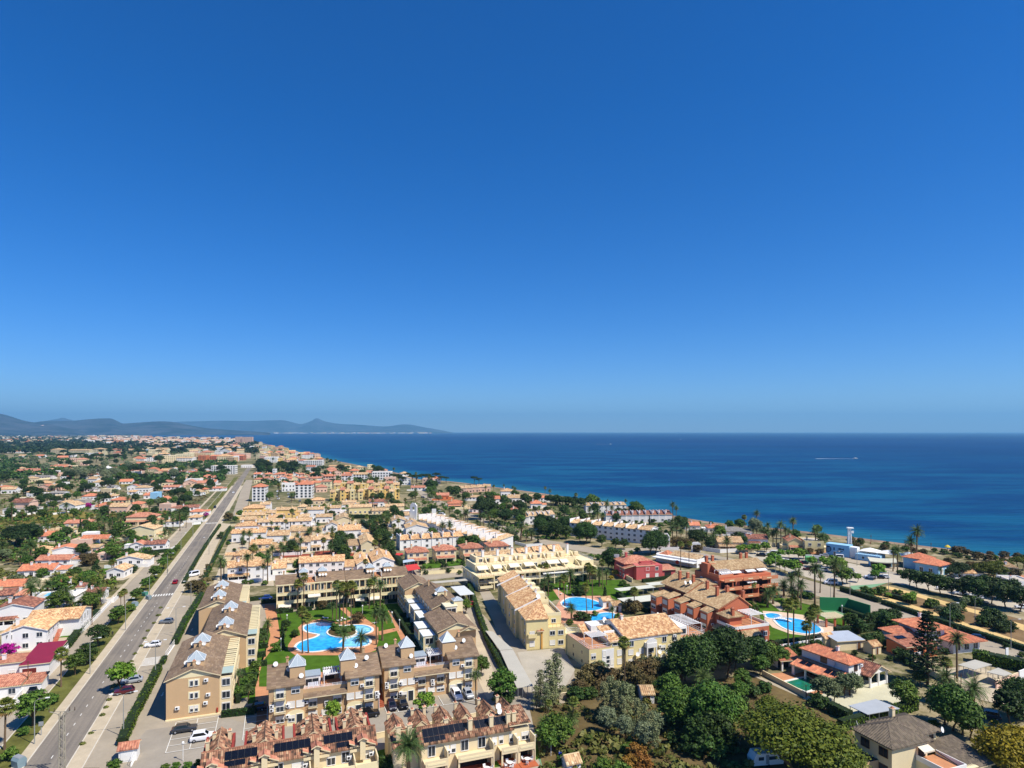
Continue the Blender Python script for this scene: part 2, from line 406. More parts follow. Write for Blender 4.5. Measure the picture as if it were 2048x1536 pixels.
# frontage road east of the avenue
sheet('service_road',px([(150,1536),(236,1536),(296,1385),(372,1240),(402,1195),(360,1190),(344,1195),(268,1312),(205,1410)]),0.018,LOT)
sheet('service_road',px([(368,1168),(405,1170),(425,1110),(446,1065),(462,1048),(440,1046),(428,1062),(405,1100)]),0.018,PAVE)
sheet('service_road',px([(462,1040),(492,1030),(500,985),(505,960),(493,960),(480,985)]),0.018,LOT)
# estate paving, courts and parking
sheet('pavement',[K(-9,-8),K(-4,-50),K(80,-50),K(85,60),K(72,110),K(30,100),K(-8,95)],0.012,LOT)
sheet('parking_road',[K(-4.5,-9.5),K(-3.5,-30),K(13,-30),K(40,-26.5),K(41,-22.5),K(76,-20),K(76,-8),K(20,-11.5),K(12,-3),K(-3,-3)],0.02,M('lot_asphalt',(156,146,130),0.12,0.15,0.95,0.1))
sheet('lawn',[K(15.5,3),K(13.5,30),K(19,74),K(43,74),K(63.5,72),K(63,40),K(61,4),K(44,6),K(24,3)],0.03,GRASS,'stuff')
sheet('lawn',px([(471,1400),(518,1390),(532,1330),(510,1320),(500,1340)]),0.03,GRASS,'stuff')
def z2(x,y):return(400+x/3.98,1150+y/3.98)
def z3(x,y):return(740+x/3.98,1150+y/3.98)
def z4(x,y):return(1120+x/3.98,1150+y/3.98)
def z5(x,y):return(1536+x/3.98,1150+y/3.98)
sheet('garden_path',px([z2(*q)for q in((440,1040),(545,1040),(545,890),(470,890),(470,725),(600,560),(640,500),(610,300),(590,235),(515,235),(520,300),(560,480),(440,900))]),0.036,TERRA)
sheet('garden_path',px([z2(*q)for q in((700,560),(740,500),(800,480),(780,420),(830,370),(960,350),(1100,380),(1230,350),(1290,330),(1350,370),(1420,420),(1420,520),(1400,600),(1290,640),(760,640),(700,600))]),0.04,TERRA)
sheet('garden_path',px([z2(*q)for q in((1110,265),(1150,255),(1240,340),(1330,340),(1220,350),(1180,330))]),0.038,TERRA)
sheet('garden_path',px([z2(*q)for q in((1420,450),(1590,415),(1590,440),(1430,480))]),0.038,TERRA)
sheet('garden_path',px([z2(*q)for q in((1495,285),(1525,285),(1640,500),(1600,520))]),0.044,TERRA)
sheet('garden_path',[K(17.5,-14),K(20,-14),K(20.2,2),K(17.5,2)],0.034,M('brick_path',(150,104,72),0.2,0.5))
WATER={}
def pool_mat(name,rgb):
 m,t,b=nodes(name);p=posn(t)
 v=N(t,'ShaderNodeTexVoronoi',feature='SMOOTH_F1');v.inputs['Scale'].default_value=0.9;t.links.new(p,v.inputs['Vector'])
 c=mixc(t,ramp(t,v.outputs['Distance'],0.15,0.75),sc(lin(rgb),0.8),sc(lin(rgb),1.3))
 t.links.new(c,b.inputs['Base Color']);b.inputs['Roughness'].default_value=0.08;b.inputs['Specular IOR Level'].default_value=0.3
 bp=N(t,'ShaderNodeBump');bp.inputs['Strength'].default_value=0.15;t.links.new(nz(t,p,1.4,3),bp.inputs['Height']);t.links.new(bp.outputs[0],b.inputs['Normal'])
 return m
BLUEW=pool_mat('pool_water',(52,168,226));PALEW=pool_mat('shallow_pool_water',(130,205,236));GREENW=pool_mat('green_pool_water',(30,112,84));TEALW=pool_mat('teal_pool_water',(40,160,180))
COPING=M('pool_coping',(226,220,205),0.05,1.0,0.8,0.2)
def grow(pts,d):
 n=len(pts);a=sum(pts[i][0]*pts[(i+1)%n][1]-pts[(i+1)%n][0]*pts[i][1]for i in range(n));s=1 if a>0 else-1;out=[]
 for i in range(n):
  t_=(Vector(pts[(i+1)%n])-Vector(pts[i-1]));t_=t_.normalized()if t_.length>1e-6 else Vector((1,0))
  out.append((pts[i][0]+s*t_.y*d,pts[i][1]-s*t_.x*d))
 return out
def pool(label,pts,wat=BLUEW,edge=0.7,z=0.05,smooth=True):
 z=0.04+0.0014*_lay[0]
 if smooth:pts=[tuple(p)for p in smooth_line([tuple(p)for p in pts]+[tuple(pts[0])],3)][:-1]
 c=sum((Vector((*p[:2],0))for p in pts),Vector())/len(pts);loc=[(p[0]-c.x,p[1]-c.y)for p in pts]
 t_=thing('swimming_pool',label,'pool',(c.x,c.y,0));g=grow(loc,edge);mb=MB();n=len(loc)
 for i in range(n):
  j=(i+1)%n;mb.mesh([(*loc[i],z+.12),(*loc[j],z+.12),(*g[j],z+.12),(*g[i],z+.12),(*loc[i],0),(*loc[j],0),(*g[j],0),(*g[i],0)],[(0,1,2,3),(0,4,5,1),(3,2,6,7)])
 mb_part('coping',t_,[COPING],mb=mb);sheet('water',loc,z+0.05,wat,None,t_)
 return t_
clover=[(765,575),(790,545),(850,520),(920,500),(955,478),(930,470),(860,455),(828,430),(842,405),(890,390),(960,383),(1020,392),(1080,404),(1150,408),(1230,402),(1310,405),(1360,425),(1362,448),(1325,466),(1285,475),(1255,481),(1300,490),(1342,515),(1346,540),(1320,560),(1250,575),(1180,575),(1100,580),(1020,595),(950,607),(870,612),(800,605)]
pl=pool('clover shaped blue pool with white rim in the palm court',px([z2(*q)for q in clover]))
isl=[(1130+112*math.cos(t/16*math.tau),462+38*math.sin(t/16*math.tau))for t in range(16)]
def local(pts,o):return[(p[0]-o.location.x,p[1]-o.location.y)for p in pts]
mb=MB();mb.prism(grow(local(px([z2(*q)for q in isl]),pl),0.5),0.03,0.3);mb.prism(local(px([z2(*q)for q in isl]),pl),0.03,0.34,1);mb_part('planted_island',pl,[COPING,EARTH],mb=mb)
mb=MB();w_=[(1110,545),(1135,520),(1190,505),(1240,488),(1252,479)]
q_=local(px([z2(*q)for q in w_]),pl)
for a,b in zip(q_,q_[1:]):
 d=(Vector(b)-Vector(a)).normalized();nn=Vector((-d.y,d.x))*0.25
 mb.prism([(a[0]+nn.x,a[1]+nn.y),(a[0]-nn.x,a[1]-nn.y),(b[0]-nn.x,b[1]-nn.y),(b[0]+nn.x,b[1]+nn.y)],0.03,0.28)
mb_part('dividing_wall',pl,[COPING],mb=mb)
sh_=[(1128,545),(1150,522),(1195,510),(1250,490),(1298,494),(1338,517),(1340,540),(1316,556),(1250,570),(1180,570),(1138,566)]
sheet('shallow_water',local(px([z2(*q)for q in sh_]),pl),0.17,PALEW,None,pl)
sh_=[(1160,414),(1230,408),(1308,411),(1354,428),(1356,446),(1322,462),(1270,472),(1246,460),(1230,430)]
sheet('shallow_water',local(px([z2(*q)for q in sh_]),pl),0.17,PALEW,None,pl)
# eastern estate: lanes, its pools and lawns
sheet('estate_road',px([(905,1150),(940,1160),(960,1185),(1002,1280),(1040,1330),(1070,1390),(1150,1365),(1148,1340),(1120,1305),(1060,1310),(985,1190),(965,1160),(945,1150),(930,1145)]),0.022,LOT)
sheet('estate_road',px([(930,1220),(960,1270),(1005,1390),(975,1400),(952,1350),(940,1300),(920,1250)]),0.02,PAVE)
sheet('parking_road',px([(1035,1305),(1125,1295),(1150,1340),(1130,1375),(1062,1385)]),0.026,M('parking_concrete',(178,168,148),0.1,0.2))
sheet('lawn',px([(1085,1160),(1240,1160),(1285,1195),(1262,1215),(1228,1198),(1200,1190),(1110,1200),(1100,1205)]),0.03,GRASS,'stuff')
sheet('garden_path',px([(1098,1168),(1110,1176),(1135,1192),(1200,1192),(1240,1215),(1250,1245),(1170,1250),(1120,1245),(1110,1215),(1120,1200)]),0.036,M('rose_paving',(204,150,120),0.12,0.5))
pool('blue kidney shaped pool behind the cream house with roof terraces',px([(1124,1206),(1134,1198),(1152,1195),(1175,1198),(1196,1205),(1206,1212),(1200,1219),(1180,1222),(1150,1221),(1130,1214)]))
pool('small blue pool beside the white rooftop terrace',px([(1170,1238),(1182,1232),(1210,1226),(1228,1228),(1232,1236),(1215,1242),(1190,1243)]),smooth=True)
sheet('lawn',px([(1508,1185),(1560,1195),(1640,1215),(1700,1240),(1665,1290),(1600,1305),(1535,1290),(1525,1250),(1515,1215)]),0.03,GRASS,'stuff')
sheet('garden_path',px([(1525,1222),(1560,1224),(1620,1232),(1690,1256),(1685,1268),(1640,1275),(1580,1268),(1545,1255),(1530,1240)]),0.036,M('beige_deck',(216,188,158),0.08,0.5))
sheet('garden_path',px([(1540,1198),(1556,1205),(1578,1222),(1560,1222),(1536,1203)]),0.034,CONC)
pool('oval blue pool in front of the terracotta apartments',px([(1550,1241),(1560,1238),(1580,1237),(1605,1241),(1630,1250),(1642,1260),(1636,1266),(1612,1268),(1585,1263),(1562,1253)]))
pool('round shallow pool joined by a white footbridge to the oval pool',px([(1530,1229),(1540,1227),(1555,1229),(1560,1233),(1550,1237),(1536,1236)]))
pool('long pale pool among lawns of the tan roofed estate',px([(584,1120),(600,1117),(640,1114),(650,1116),(640,1121),(600,1124),(588,1125)]),PALEW)
pool('square blue pool beside the dark hedge lane',px([(766,1071),(775,1067),(786,1070),(781,1078),(770,1077)]),PALEW,smooth=False)
sheet('lawn',px([(520,1122),(700,1100),(720,1150),(690,1160),(520,1140)]),0.024,GRASS,'stuff')
sheet('garden_path',px([(560,1112),(700,1095),(712,1112),(600,1117),(572,1135),(560,1138),(556,1126)]),0.03,M('red_path',(150,70,48),0.15,0.5))
sheet('estate_road',px([(725,1048),(740,1062),(775,1105),(800,1140),(790,1146),(760,1110),(722,1058)]),0.02,PAVE)
sheet('estate_pavement',px([(425,1172),(452,1100),(470,1060),(520,1060),(540,1100),(548,1172)]),0,PAVE)
sheet('estate_pavement',px([(690,1165),(720,1110),(800,1150),(830,1140),(960,1120),(955,1150),(860,1160),(830,1175)]),0,LOT)
# villas on the near east side
sheet('lane_path',px([(1490,1345),(1500,1345),(1560,1372),(1660,1428),(1650,1436),(1530,1385)]),0.02,CONC)
sheet('yard_pavement',px([(1600,1400),(1690,1352),(1775,1370),(1830,1385),(1810,1420),(1700,1430),(1640,1430)]),0.024,M('pale_yard',(196,190,160),0.08,0.3))
sheet('deck_pavement',px([(1540,1348),(1625,1340),(1665,1362),(1640,1395),(1605,1392)]),0.028,TERRA)
pool('rectangular green pool on the terracotta deck of the orange roofed villa',px([(1568,1366),(1615,1355),(1650,1372),(1612,1384)]),GREENW,0.9,smooth=False)
sheet('yard_pavement',px([(1880,1340),(1950,1330),(2048,1370),(2048,1420),(1960,1400),(1900,1365)]),0.022,PAVE)
sheet('yard_pavement',px([(1085,1536),(1075,1515),(1130,1505),(1185,1506),(1200,1536)]),0.03,M('green_court',(112,150,108),0.1,0.3))
sheet('lawn',px([(1046,1490),(1085,1480),(1090,1510),(1060,1528),(980,1536),(980,1520)]),0.026,GRASS,'stuff')
sheet('lawn',px([(744,1505),(772,1498),(772,1536),(744,1536)]),0.026,GRASS,'stuff')
sheet('scrub_field',px([(1060,1420),(1240,1385),(1500,1350),(1700,1440),(1720,1560),(1090,1560)]),0.014,M('scrub_soil',(108,92,60),0.3,0.12,1,0.05))
# coast road, its sandy garden and the car park
sheet('coast_road',px([(1650,1170),(1700,1186),(1800,1215),(1908,1248),(2048,1297),(2300,1390),(2300,1440),(2048,1332),(1960,1303),(1900,1280),(1800,1243),(1700,1212),(1640,1194),(1560,1172),(1480,1140),(1330,1105),(1200,1110),(1090,1090),(1070,1080),(1000,1060),(930,1030),(880,1012),(850,998),(830,980),(838,978),(862,992),(900,1010),(960,1034),(1080,1078),(1200,1098),(1340,1095),(1490,1122),(1580,1150)]),0.02,LOT)
sheet('park_path',px([(1735,1172),(1790,1180),(1900,1203),(2048,1240),(2048,1290),(1950,1258),(1850,1228),(1760,1202),(1700,1190)]),0.02,DIRT)
sheet('park_path',px([(1736,1188),(1760,1191),(1830,1212),(1900,1236),(1980,1262),(2048,1285),(2048,1296),(1960,1266),(1880,1240),(1800,1216),(1740,1196)]),0.028,SAND)
sheet('park_path',px([(1775,1172),(1830,1186),(1900,1206),(1960,1222),(2048,1250),(2048,1262),(1960,1230),(1890,1211),(1820,1190),(1770,1177)]),0.028,SAND)
sheet('parking_road',px([(1480,1105),(1560,1098),(1660,1118),(1800,1148),(2048,1200),(2048,1225),(1900,1190),(1780,1165),(1720,1178),(1660,1168),(1580,1145)]),0.024,M('car_park',(186,174,152),0.1,0.15))
sheet('beach_road',px([(1440,1095),(1560,1100),(1700,1125),(1800,1148),(2048,1195),(2048,1182),(1800,1135),(1650,1108),(1560,1092),(1450,1090)]),0.028,CONC)
sheet('court_pavement',px([(1700,1172),(1735,1170),(1775,1166),(1740,1177),(1705,1180)]),0.03,M('green_paving',(120,160,120),0.1,0.3))
# western gardens
for q in([(150,1178),(190,1172),(196,1183),(170,1190),(150,1186)],[(215,1098),(255,1097),(255,1106),(218,1106)],[(195,1140),(235,1132),(240,1143),(205,1150)],[(120,1268),(150,1250),(168,1256),(128,1300)],[(145,1160),(165,1142),(185,1150),(165,1165)]):
 sheet('lawn',px(q),0.02,GRASS,'stuff')
for q in([(240,1020),(300,1018),(290,1030),(240,1030)],[(80,975),(140,974),(145,985),(85,983)],[(400,952),(450,950),(450,957),(395,958)],[(225,960),(270,962),(260,975),(230,972)],[(0,1035),(60,1022),(150,1020),(200,1030),(140,1045),(0,1050)]):
 sheet('field',px(q),0.016,M('dry_meadow',(134,120,62),0.2,0.05,1,0.05)if q[0][0]not in(400,)else GRASS,'stuff')
pool('small turquoise villa pool on the lawn beside the avenue',px([(165,1156),(170,1152),(187,1152),(182,1158),(170,1159)]),TEALW,smooth=False)
# ---------------------------------------------------------------- plants
LF={
'broad':LEAF('broad_leaves',(38,68,16),(96,120,42),0.28),'dark':LEAF('dark_leaves',(24,46,16),(70,92,34),0.28),
'olive':LEAF('olive_leaves',(78,92,58),(124,132,88),.25),'pine':LEAF('pine_needles',(58,72,12),(104,108,28)),
'darkpine':LEAF('dark_pine_needles',(22,42,16),(54,72,28)),'fresh':LEAF('fresh_leaves',(64,108,24),(122,150,48)),
'palm':LEAF('palm_fronds',(46,70,26),(98,116,60)),'fan':LEAF('fan_leaves',(62,82,22),(122,124,50)),'dead':LEAF('dry_fronds',(106,82,44),(146,116,66)),
'hedge':LEAF('hedge_leaves',(44,74,12),(94,118,28)),'darkhedge':LEAF('dark_hedge_leaves',(26,52,14),(58,84,28)),
'magenta':LEAF('magenta_bracts',(140,10,100),(196,30,150)),'rust':LEAF('rusty_leaves',(112,74,26),(150,106,44)),
'gold':LEAF('golden_leaves',(112,100,16),(160,136,26)),'reed':LEAF('silvery_leaves',(82,92,54),(140,142,98)),'brown':LEAF('brownish_leaves',(70,62,34),(104,88,50)),
'euca':LEAF('grey_leaves',(88,100,66),(132,140,104)),'weed':LEAF('weed_leaves',(70,84,30),(122,120,56)),
}
BARK=M('bark',(104,84,62),0.25,1.5);PBARK=M('palm_bark',(112,92,68),0.25,2.5)
def leafq(mb,p,n,s,r,m=0,asp=0.62):
 n=n.normalized()if n.length>1e-6 else Vector((0,0,1))
 a=n.orthogonal().normalized();t_=r.random()*6.283;b=n.cross(a);u=(a*math.cos(t_)+b*math.sin(t_))*s;w=n.cross(u)*asp
 mb.poly([p-u,p+w,p+u,p-w],m)
def blob(mb,c,rad,nl,size,r,flat=0.8,m=0,up=0.35):
 c=Vector(c)
 for _ in range(nl):
  d=Vector((r.gauss(0,1),r.gauss(0,1),r.gauss(0,1))).normalized()
  if d.z<-0.35:d.z*=-0.6
  q=Vector((d.x*rad,d.y*rad,d.z*rad*flat))*(0.6+0.62*r.random()**1.6)
  leafq(mb,c+q,d+Vector((r.gauss(0,.5),r.gauss(0,.5),r.gauss(0,.5)+up)),size*(0.6+0.8*r.random()),r,m)
def tree_meshes(key,leaf,h=6.0,rx=2.6,ch=3.6,nb=16,nl=110,size=0.34,trunk=0.16,shape='round',var=0):
 """(trunk mesh, crown mesh): tapered trunk with limbs running into the crown, leaf clumps with gaps between"""
 def build(nl=int(nl*1.7),size=size*.76):
  r=random.Random(sum(map(ord,key))*31+var*17)
  tb,cb=MB(),MB();base=h-ch;tips=[]
  for i in range(nb):
   a=6.283*(i*0.618+0.1*r.random());f=(i+0.5)/nb
   if shape=='round':el=1-1.75*f;rr=math.sqrt(max(0.05,1-el*el));z=base+ch*0.5+el*ch*0.42;d=rr*rx*(0.55+0.35*r.random());br=rx*(0.34+0.2*r.random())
   elif shape=='umbrella':z=base+ch*(0.55+0.35*r.random())*(1-0.25*f);d=rx*math.sqrt(f)*0.8;br=rx*(0.24+0.14*r.random())
   elif shape=='column':z=base+ch*f;d=rx*0.25*r.random();br=rx*(0.95-0.75*f)
   elif shape=='loose':z=base+ch*f;d=rx*(.2+.8*r.random())*(1.15-f);br=rx*(0.3+.25*r.random())
   elif shape=='wide':z=base+ch*(0.2+0.6*r.random())*(1-0.35*f);d=rx*math.sqrt(f)*0.85;br=rx*(0.28+0.15*r.random())
   c=Vector((math.cos(a)*d,math.sin(a)*d,z));tips.append(c)
   blob(cb,c,br,nl,size,r,0.75 if shape!='umbrella' else 0.5)
  lean=Vector((r.gauss(0,.12),r.gauss(0,.12),0))
  top=lean*h+Vector((0,0,base+ch*0.35))
  tb.tube([(0,0,-0.1),lean*base*0.5+Vector((0,0,base*0.5)),top],[trunk*1.25,trunk,trunk*0.55],6)
  for c in tips[::max(1,nb//6)]:
   s_=lean*base+Vector((0,0,base*0.85));tb.tube([s_,(s_+c)*0.5+Vector((0,0,0.2)),c],[trunk*0.55,trunk*0.35,trunk*0.12],4,cap=False)
  return tb.data('trunk',[BARK]),cb.data('crown',[LF[leaf]])
 return cached(('tree',key,leaf,var),build)
def frond(mb,base,az,el,ln,droop,r,m=0,wide=0.55,seg=7):
 p=Vector(base);d=Vector((math.cos(az)*math.cos(el),math.sin(az)*math.cos(el),math.sin(el)));st=ln/seg;side=Vector((-math.sin(az),math.cos(az),0))
 for i in range(seg):
  q=p+d*st;f=(i+0.5)/seg;w=wide*(0.5+1.6*f if f<0.32 else 1.25*(1.12-f)**0.7)
  up=side.cross(d).normalized();
  if up.z<0:up=-up
  for s_ in(-1,1):
   for k in(0.25,0.75):
    o_=p+d*st*k;tip=o_+side*s_*w+d*w*0.55-up*w*0.35
    mb.poly([o_-d*0.07,o_+d*0.07,tip],m)
  mb.poly([p-side*0.03,p+side*0.03,q+side*0.02,q-side*0.02],m)
  d=(d+Vector((0,0,-droop/seg))).normalized();p=q
def palm_meshes(kind,var):
 def build():
  r=random.Random(300+var*7+len(kind));tb,cb=MB(),MB()
  if kind=='date':
   h,tr,n,ln=(7.5,9.5,5.5)[var%3],0.2,46,2.7
  elif kind=='canary':
   h,tr,n,ln=(5.0,6.5,4.2)[var%3],0.36,62,3.4
  else:
   h,tr,n,ln=(9.0,11.5,7.0)[var%3],0.15,40,1.0
  ln_=Vector((r.gauss(0,.03),r.gauss(0,.03),0))*h
  tb.tube([(0,0,-.1),ln_*0.3+Vector((0,0,h*.25)),ln_*0.7+Vector((0,0,h*.65)),ln_+Vector((0,0,h))],[tr*1.5,tr*1.05,tr*0.95,tr*1.1],7)
  top=ln_+Vector((0,0,h))
  for i in range(n):
   az=i*2.39996+r.gauss(0,.15);f=i/n
   if kind in('date','canary'):
    el=1.35-1.75*f+r.gauss(0,.1)
    frond(cb,top+Vector((0,0,0.1)),az,el,ln*(0.8+.3*r.random()),1.25+.5*r.random(),r,1 if f>0.9 else 0,0.5 if kind=='date' else 0.62)
   else:
    el=1.3-2.1*f+r.gauss(0,.12);d=Vector((math.cos(az)*math.cos(el),math.sin(az)*math.cos(el),math.sin(el)))
    c=top+d*(0.75+.25*r.random());s_=Vector((-math.sin(az),math.cos(az),0));u=s_.cross(d);mm=1 if f>0.8 else 0
    cb.tube([top,c],0.025,3,mm,cap=False)
    for k in range(9):
     t_=(k-4)/4*1.45;dd=(d*math.cos(t_)+s_*math.sin(t_)).normalized();L=ln*(0.75+.3*r.random());e=c+dd*L-Vector((0,0,0.28*L+.1))
     sd=dd.cross(u).normalized()*0.11;mid=c+dd*L*0.55
     cb.poly([c,mid+sd,e,mid-sd],mm)
  for i in range(26 if kind=='fan' else 12):  # hanging skirt of dry leaves
   a=i*2.4;q=top+Vector((math.cos(a)*tr*1.6,math.sin(a)*tr*1.6,-0.15));L=0.9+0.7*r.random()
   cb.poly([q,q+Vector((math.cos(a)*.25-.1,math.sin(a)*.25,-L*.6)),q+Vector((math.cos(a)*.3,math.sin(a)*.3,-L)),q+Vector((math.cos(a)*.25+.1,math.sin(a)*.25,-L*.6))],1)
  return tb.data('trunk',[PBARK]),cb.data('crown',[LF['palm' if kind!='fan' else 'fan'],LF['dead']])
 return cached(('palm',kind,var),build)
def araucaria_meshes():
 def build():
  r=random.Random(5);tb,cb=MB(),MB();h=17
  tb.tube([(0,0,-.1),(0.1,0,h*.5),(0,0,h)],[.32,.2,.04],7)
  for t_ in range(15):
   z=3.6+t_*0.92;L=3.6*(1-(t_/16)**1.3)+0.3;nb=6
   for i in range(nb):
    a=6.283*(i/nb)+t_*0.5;e=Vector((math.cos(a)*L,math.sin(a)*L,z+0.25*L));s_=Vector((0,0,z));tb.tube([s_,e],[0.05,.02],3,cap=False)
    for k in range(9):
     q=s_.lerp(e,0.3+0.7*k/8)
     for j in range(5):leafq(cb,q+Vector((r.gauss(0,.22),r.gauss(0,.22),r.gauss(0,.09))),Vector((r.gauss(0,.4),r.gauss(0,.4),1)),0.3,r)
  return tb.data('trunk',[BARK]),cb.data('crown',[LF['darkpine']])
 return cached('araucaria',build)
KINDS={  # name, category, leaf, mesh arguments
'tree':('leafy_tree','tree','broad',dict(h=6.2,rx=2.6,ch=4.4)),
'darktree':('evergreen_tree','tree','dark',dict(h=6.5,rx=2.7,ch=4.8)),
'street':('street_tree','tree','fresh',dict(h=4.6,rx=1.9,ch=2.8,nb=12,nl=90,size=0.3,trunk=0.1)),
'pine':('stone_pine','tree','pine',dict(h=9.0,rx=4.6,ch=4.6,nb=34,nl=120,size=0.36,trunk=0.28,shape='wide')),
'darkpine':('pine_tree','tree','darkpine',dict(h=9.0,rx=4.0,ch=5.0,nb=26,nl=110,size=0.38,trunk=0.26,shape='wide')),
'umbrella':('umbrella_pine','tree','darkpine',dict(h=9.0,rx=4.2,ch=3.4,nb=24,nl=90,size=0.38,trunk=0.25,shape='umbrella')),
'cypress':('cypress','tree','darkpine',dict(h=5.5,rx=0.8,ch=5.2,nb=12,nl=60,size=0.24,trunk=0.1,shape='column')),
'olive':('olive_tree','tree','olive',dict(h=5.0,rx=2.3,ch=3.6,nb=14,nl=90,size=0.26)),
'grey':('eucalyptus','tree','euca',dict(h=9.5,rx=3.4,ch=7.0,nb=24,nl=110,size=0.3,trunk=0.2)),
'poplar':('poplar','tree','reed',dict(h=8.0,rx=1.7,ch=7.2,nb=22,nl=46,size=0.2,trunk=0.12,shape='loose')),
'bush':('shrub','shrub','broad',dict(h=1.9,rx=1.2,ch=1.9,nb=9,nl=80,size=0.22,trunk=0.05)),
'darkbush':('dense_shrub','shrub','dark',dict(h=2.4,rx=1.6,ch=2.4,nb=10,nl=90,size=0.24,trunk=0.06)),
'brownbush':('dry_shrub','shrub','brown',dict(h=3.2,rx=2.0,ch=3.0,nb=12,nl=90,size=0.26,trunk=0.08)),
'rust':('dry_shrub','shrub','rust',dict(h=3.4,rx=1.7,ch=3.2,nb=12,nl=90,size=0.24,trunk=0.08)),
'gold':('leafy_tree','tree','gold',dict(h=5.5,rx=3.4,ch=4.4,nb=22,nl=120,size=0.3)),
'magenta':('bougainvillea','shrub','magenta',dict(h=2.8,rx=1.7,ch=2.6,nb=10,nl=90,size=0.22,trunk=0.06)),
'weed':('shrub','shrub','weed',dict(h=1.3,rx=1.1,ch=1.3,nb=8,nl=60,size=0.2,trunk=0.04)),
}
NV=3
WEEDS=MB()  # tufts nobody could count: one mesh
AUTO=[]  # things that get their label from where they stand
PNAME={'street':'small bright green tree','tree':'leafy green tree','darktree':'dense dark green tree','pine':'yellow green stone pine','darkpine':'dark pine','umbrella':'umbrella pine','olive':'grey green olive tree','grey':'tall greyish eucalyptus','poplar':'silvery slender poplar',
'bush':'rounded green shrub','darkbush':'dark green shrub','brownbush':'brownish shrub','rust':'rust coloured shrub','gold':'golden leafed tree','magenta':'magenta bougainvillea','weed':'low dry weed tuft','fan':'slim fan palm','date':'feathery date palm','canary':'stout spreading palm','cypress':'slender dark cypress','araucaria':'tall tiered norfolk pine'}
BIG={'darktree':('dark',1.25,dict(h=6.5*1.7,rx=2.7*1.7,ch=4.8*1.75,nb=40,nl=120,size=0.36,trunk=0.22)),'tree':('broad',1.25,dict(h=6.2*1.6,rx=2.6*1.6,ch=4.4*1.7,nb=34,nl=120,size=0.36,trunk=0.2)),
'pine':('pine',1.1,dict(h=9.0*1.6,rx=4.6*1.6,ch=4.6*1.75,nb=95,nl=110,size=0.36,trunk=0.4,shape='wide')),'gold':('gold',1.05,dict(h=5.5*1.3,rx=3.4*1.3,ch=4.4*1.35,nb=40,nl=110,size=0.32))}
BIGK={'darktree':1.7,'tree':1.6,'pine':1.6,'gold':1.3}
def plant(kind,xy,s=1.0,label=None,group=None,rz=None,zs=None,z=0.0,var=None):
 r=rnd
 if kind=='weed':blob(WEEDS,(xy[0],xy[1],z+.35*s),.95*s,150,.15,r,.7);return
 if kind in('date','canary','fan'):
  v=r.randrange(3)if var is None else var;tm,cm=palm_meshes(kind,v);name,cat={'date':'date_palm','canary':'canary_palm','fan':'fan_palm'}[kind],'palm tree'
 elif kind=='araucaria':
  tm,cm=araucaria_meshes();name,cat='norfolk_pine','tree'
 else:
  name,cat,leaf,kw=KINDS[kind];
  if kind in BIG and s>=BIG[kind][1]and xy[1]<420:s/=BIGK[kind];tm,cm=tree_meshes('big'+kind,leaf,var=r.randrange(NV),**BIG[kind][2])
  else:tm,cm=tree_meshes(kind,leaf,var=r.randrange(NV),**kw)
 o=thing(name,label,cat,(xy[0],xy[1],z),r.random()*6.28 if rz is None else rz,group)
 o.scale=(s,s,s*(zs or 1))
 if not label:AUTO.append((o,PNAME.get(kind,name.replace('_',' '))))
 obj('trunk',tm,o);obj('crown',cm,o)
 return o
def hedge(label,pts,h=1.6,w=1.2,leaf='hedge',z=0.0,dens=9,name='hedge',cat='hedge',group=None,size=0.2):
 r=random.Random(len(label));pts=[Vector((p[0],p[1],0))for p in pts];o=pts[0].copy()
 t_=thing(name,label,cat,(o.x,o.y,z),0,group);mb,lb=MB(),MB()
 for a,b in zip(pts,pts[1:]):
  d=(b-a).normalized();n_=Vector((-d.y,d.x,0));L=(b-a).length;a2,b2=a-o,b-o;w2=w*0.42
  mb.prism([(*(a2+n_*w2)[:2],),(*(a2-n_*w2)[:2],),(*(b2-n_*w2)[:2],),(*(b2+n_*w2)[:2],)],0,h*0.93)
  for _ in range(int(L*(w+2*h)*dens)):
   s_=r.random()*L;k=r.random()*(w+2*h);hh=h*(0.9+0.14*noise.noise(Vector((a.x+d.x*s_,a.y+d.y*s_,0))*0.6))
   if k<w:off,z_,nn=k-w/2,hh,Vector((0,0,1))
   elif k<w+h:off,z_,nn=w/2,(k-w)/h*hh,n_
   else:off,z_,nn=-w/2,(k-w-h)/h*hh,-n_
   q=a2+d*s_+n_*off;q.z=z_
   leafq(lb,q+Vector((r.gauss(0,.06),r.gauss(0,.06),r.gauss(0,.07))),nn+Vector((r.gauss(0,.5),r.gauss(0,.5),r.gauss(0,.5)+.2)),size*(.6+.8*r.random()),r)
 mb_part('dark_core',t_,[M('hedge_core',(34,48,20),0.2)],mb=mb);mb_part('foliage',t_,[LF[leaf]],mb=lb)  # solid dark box added behind the leaves so the gaps look filled
 return t_
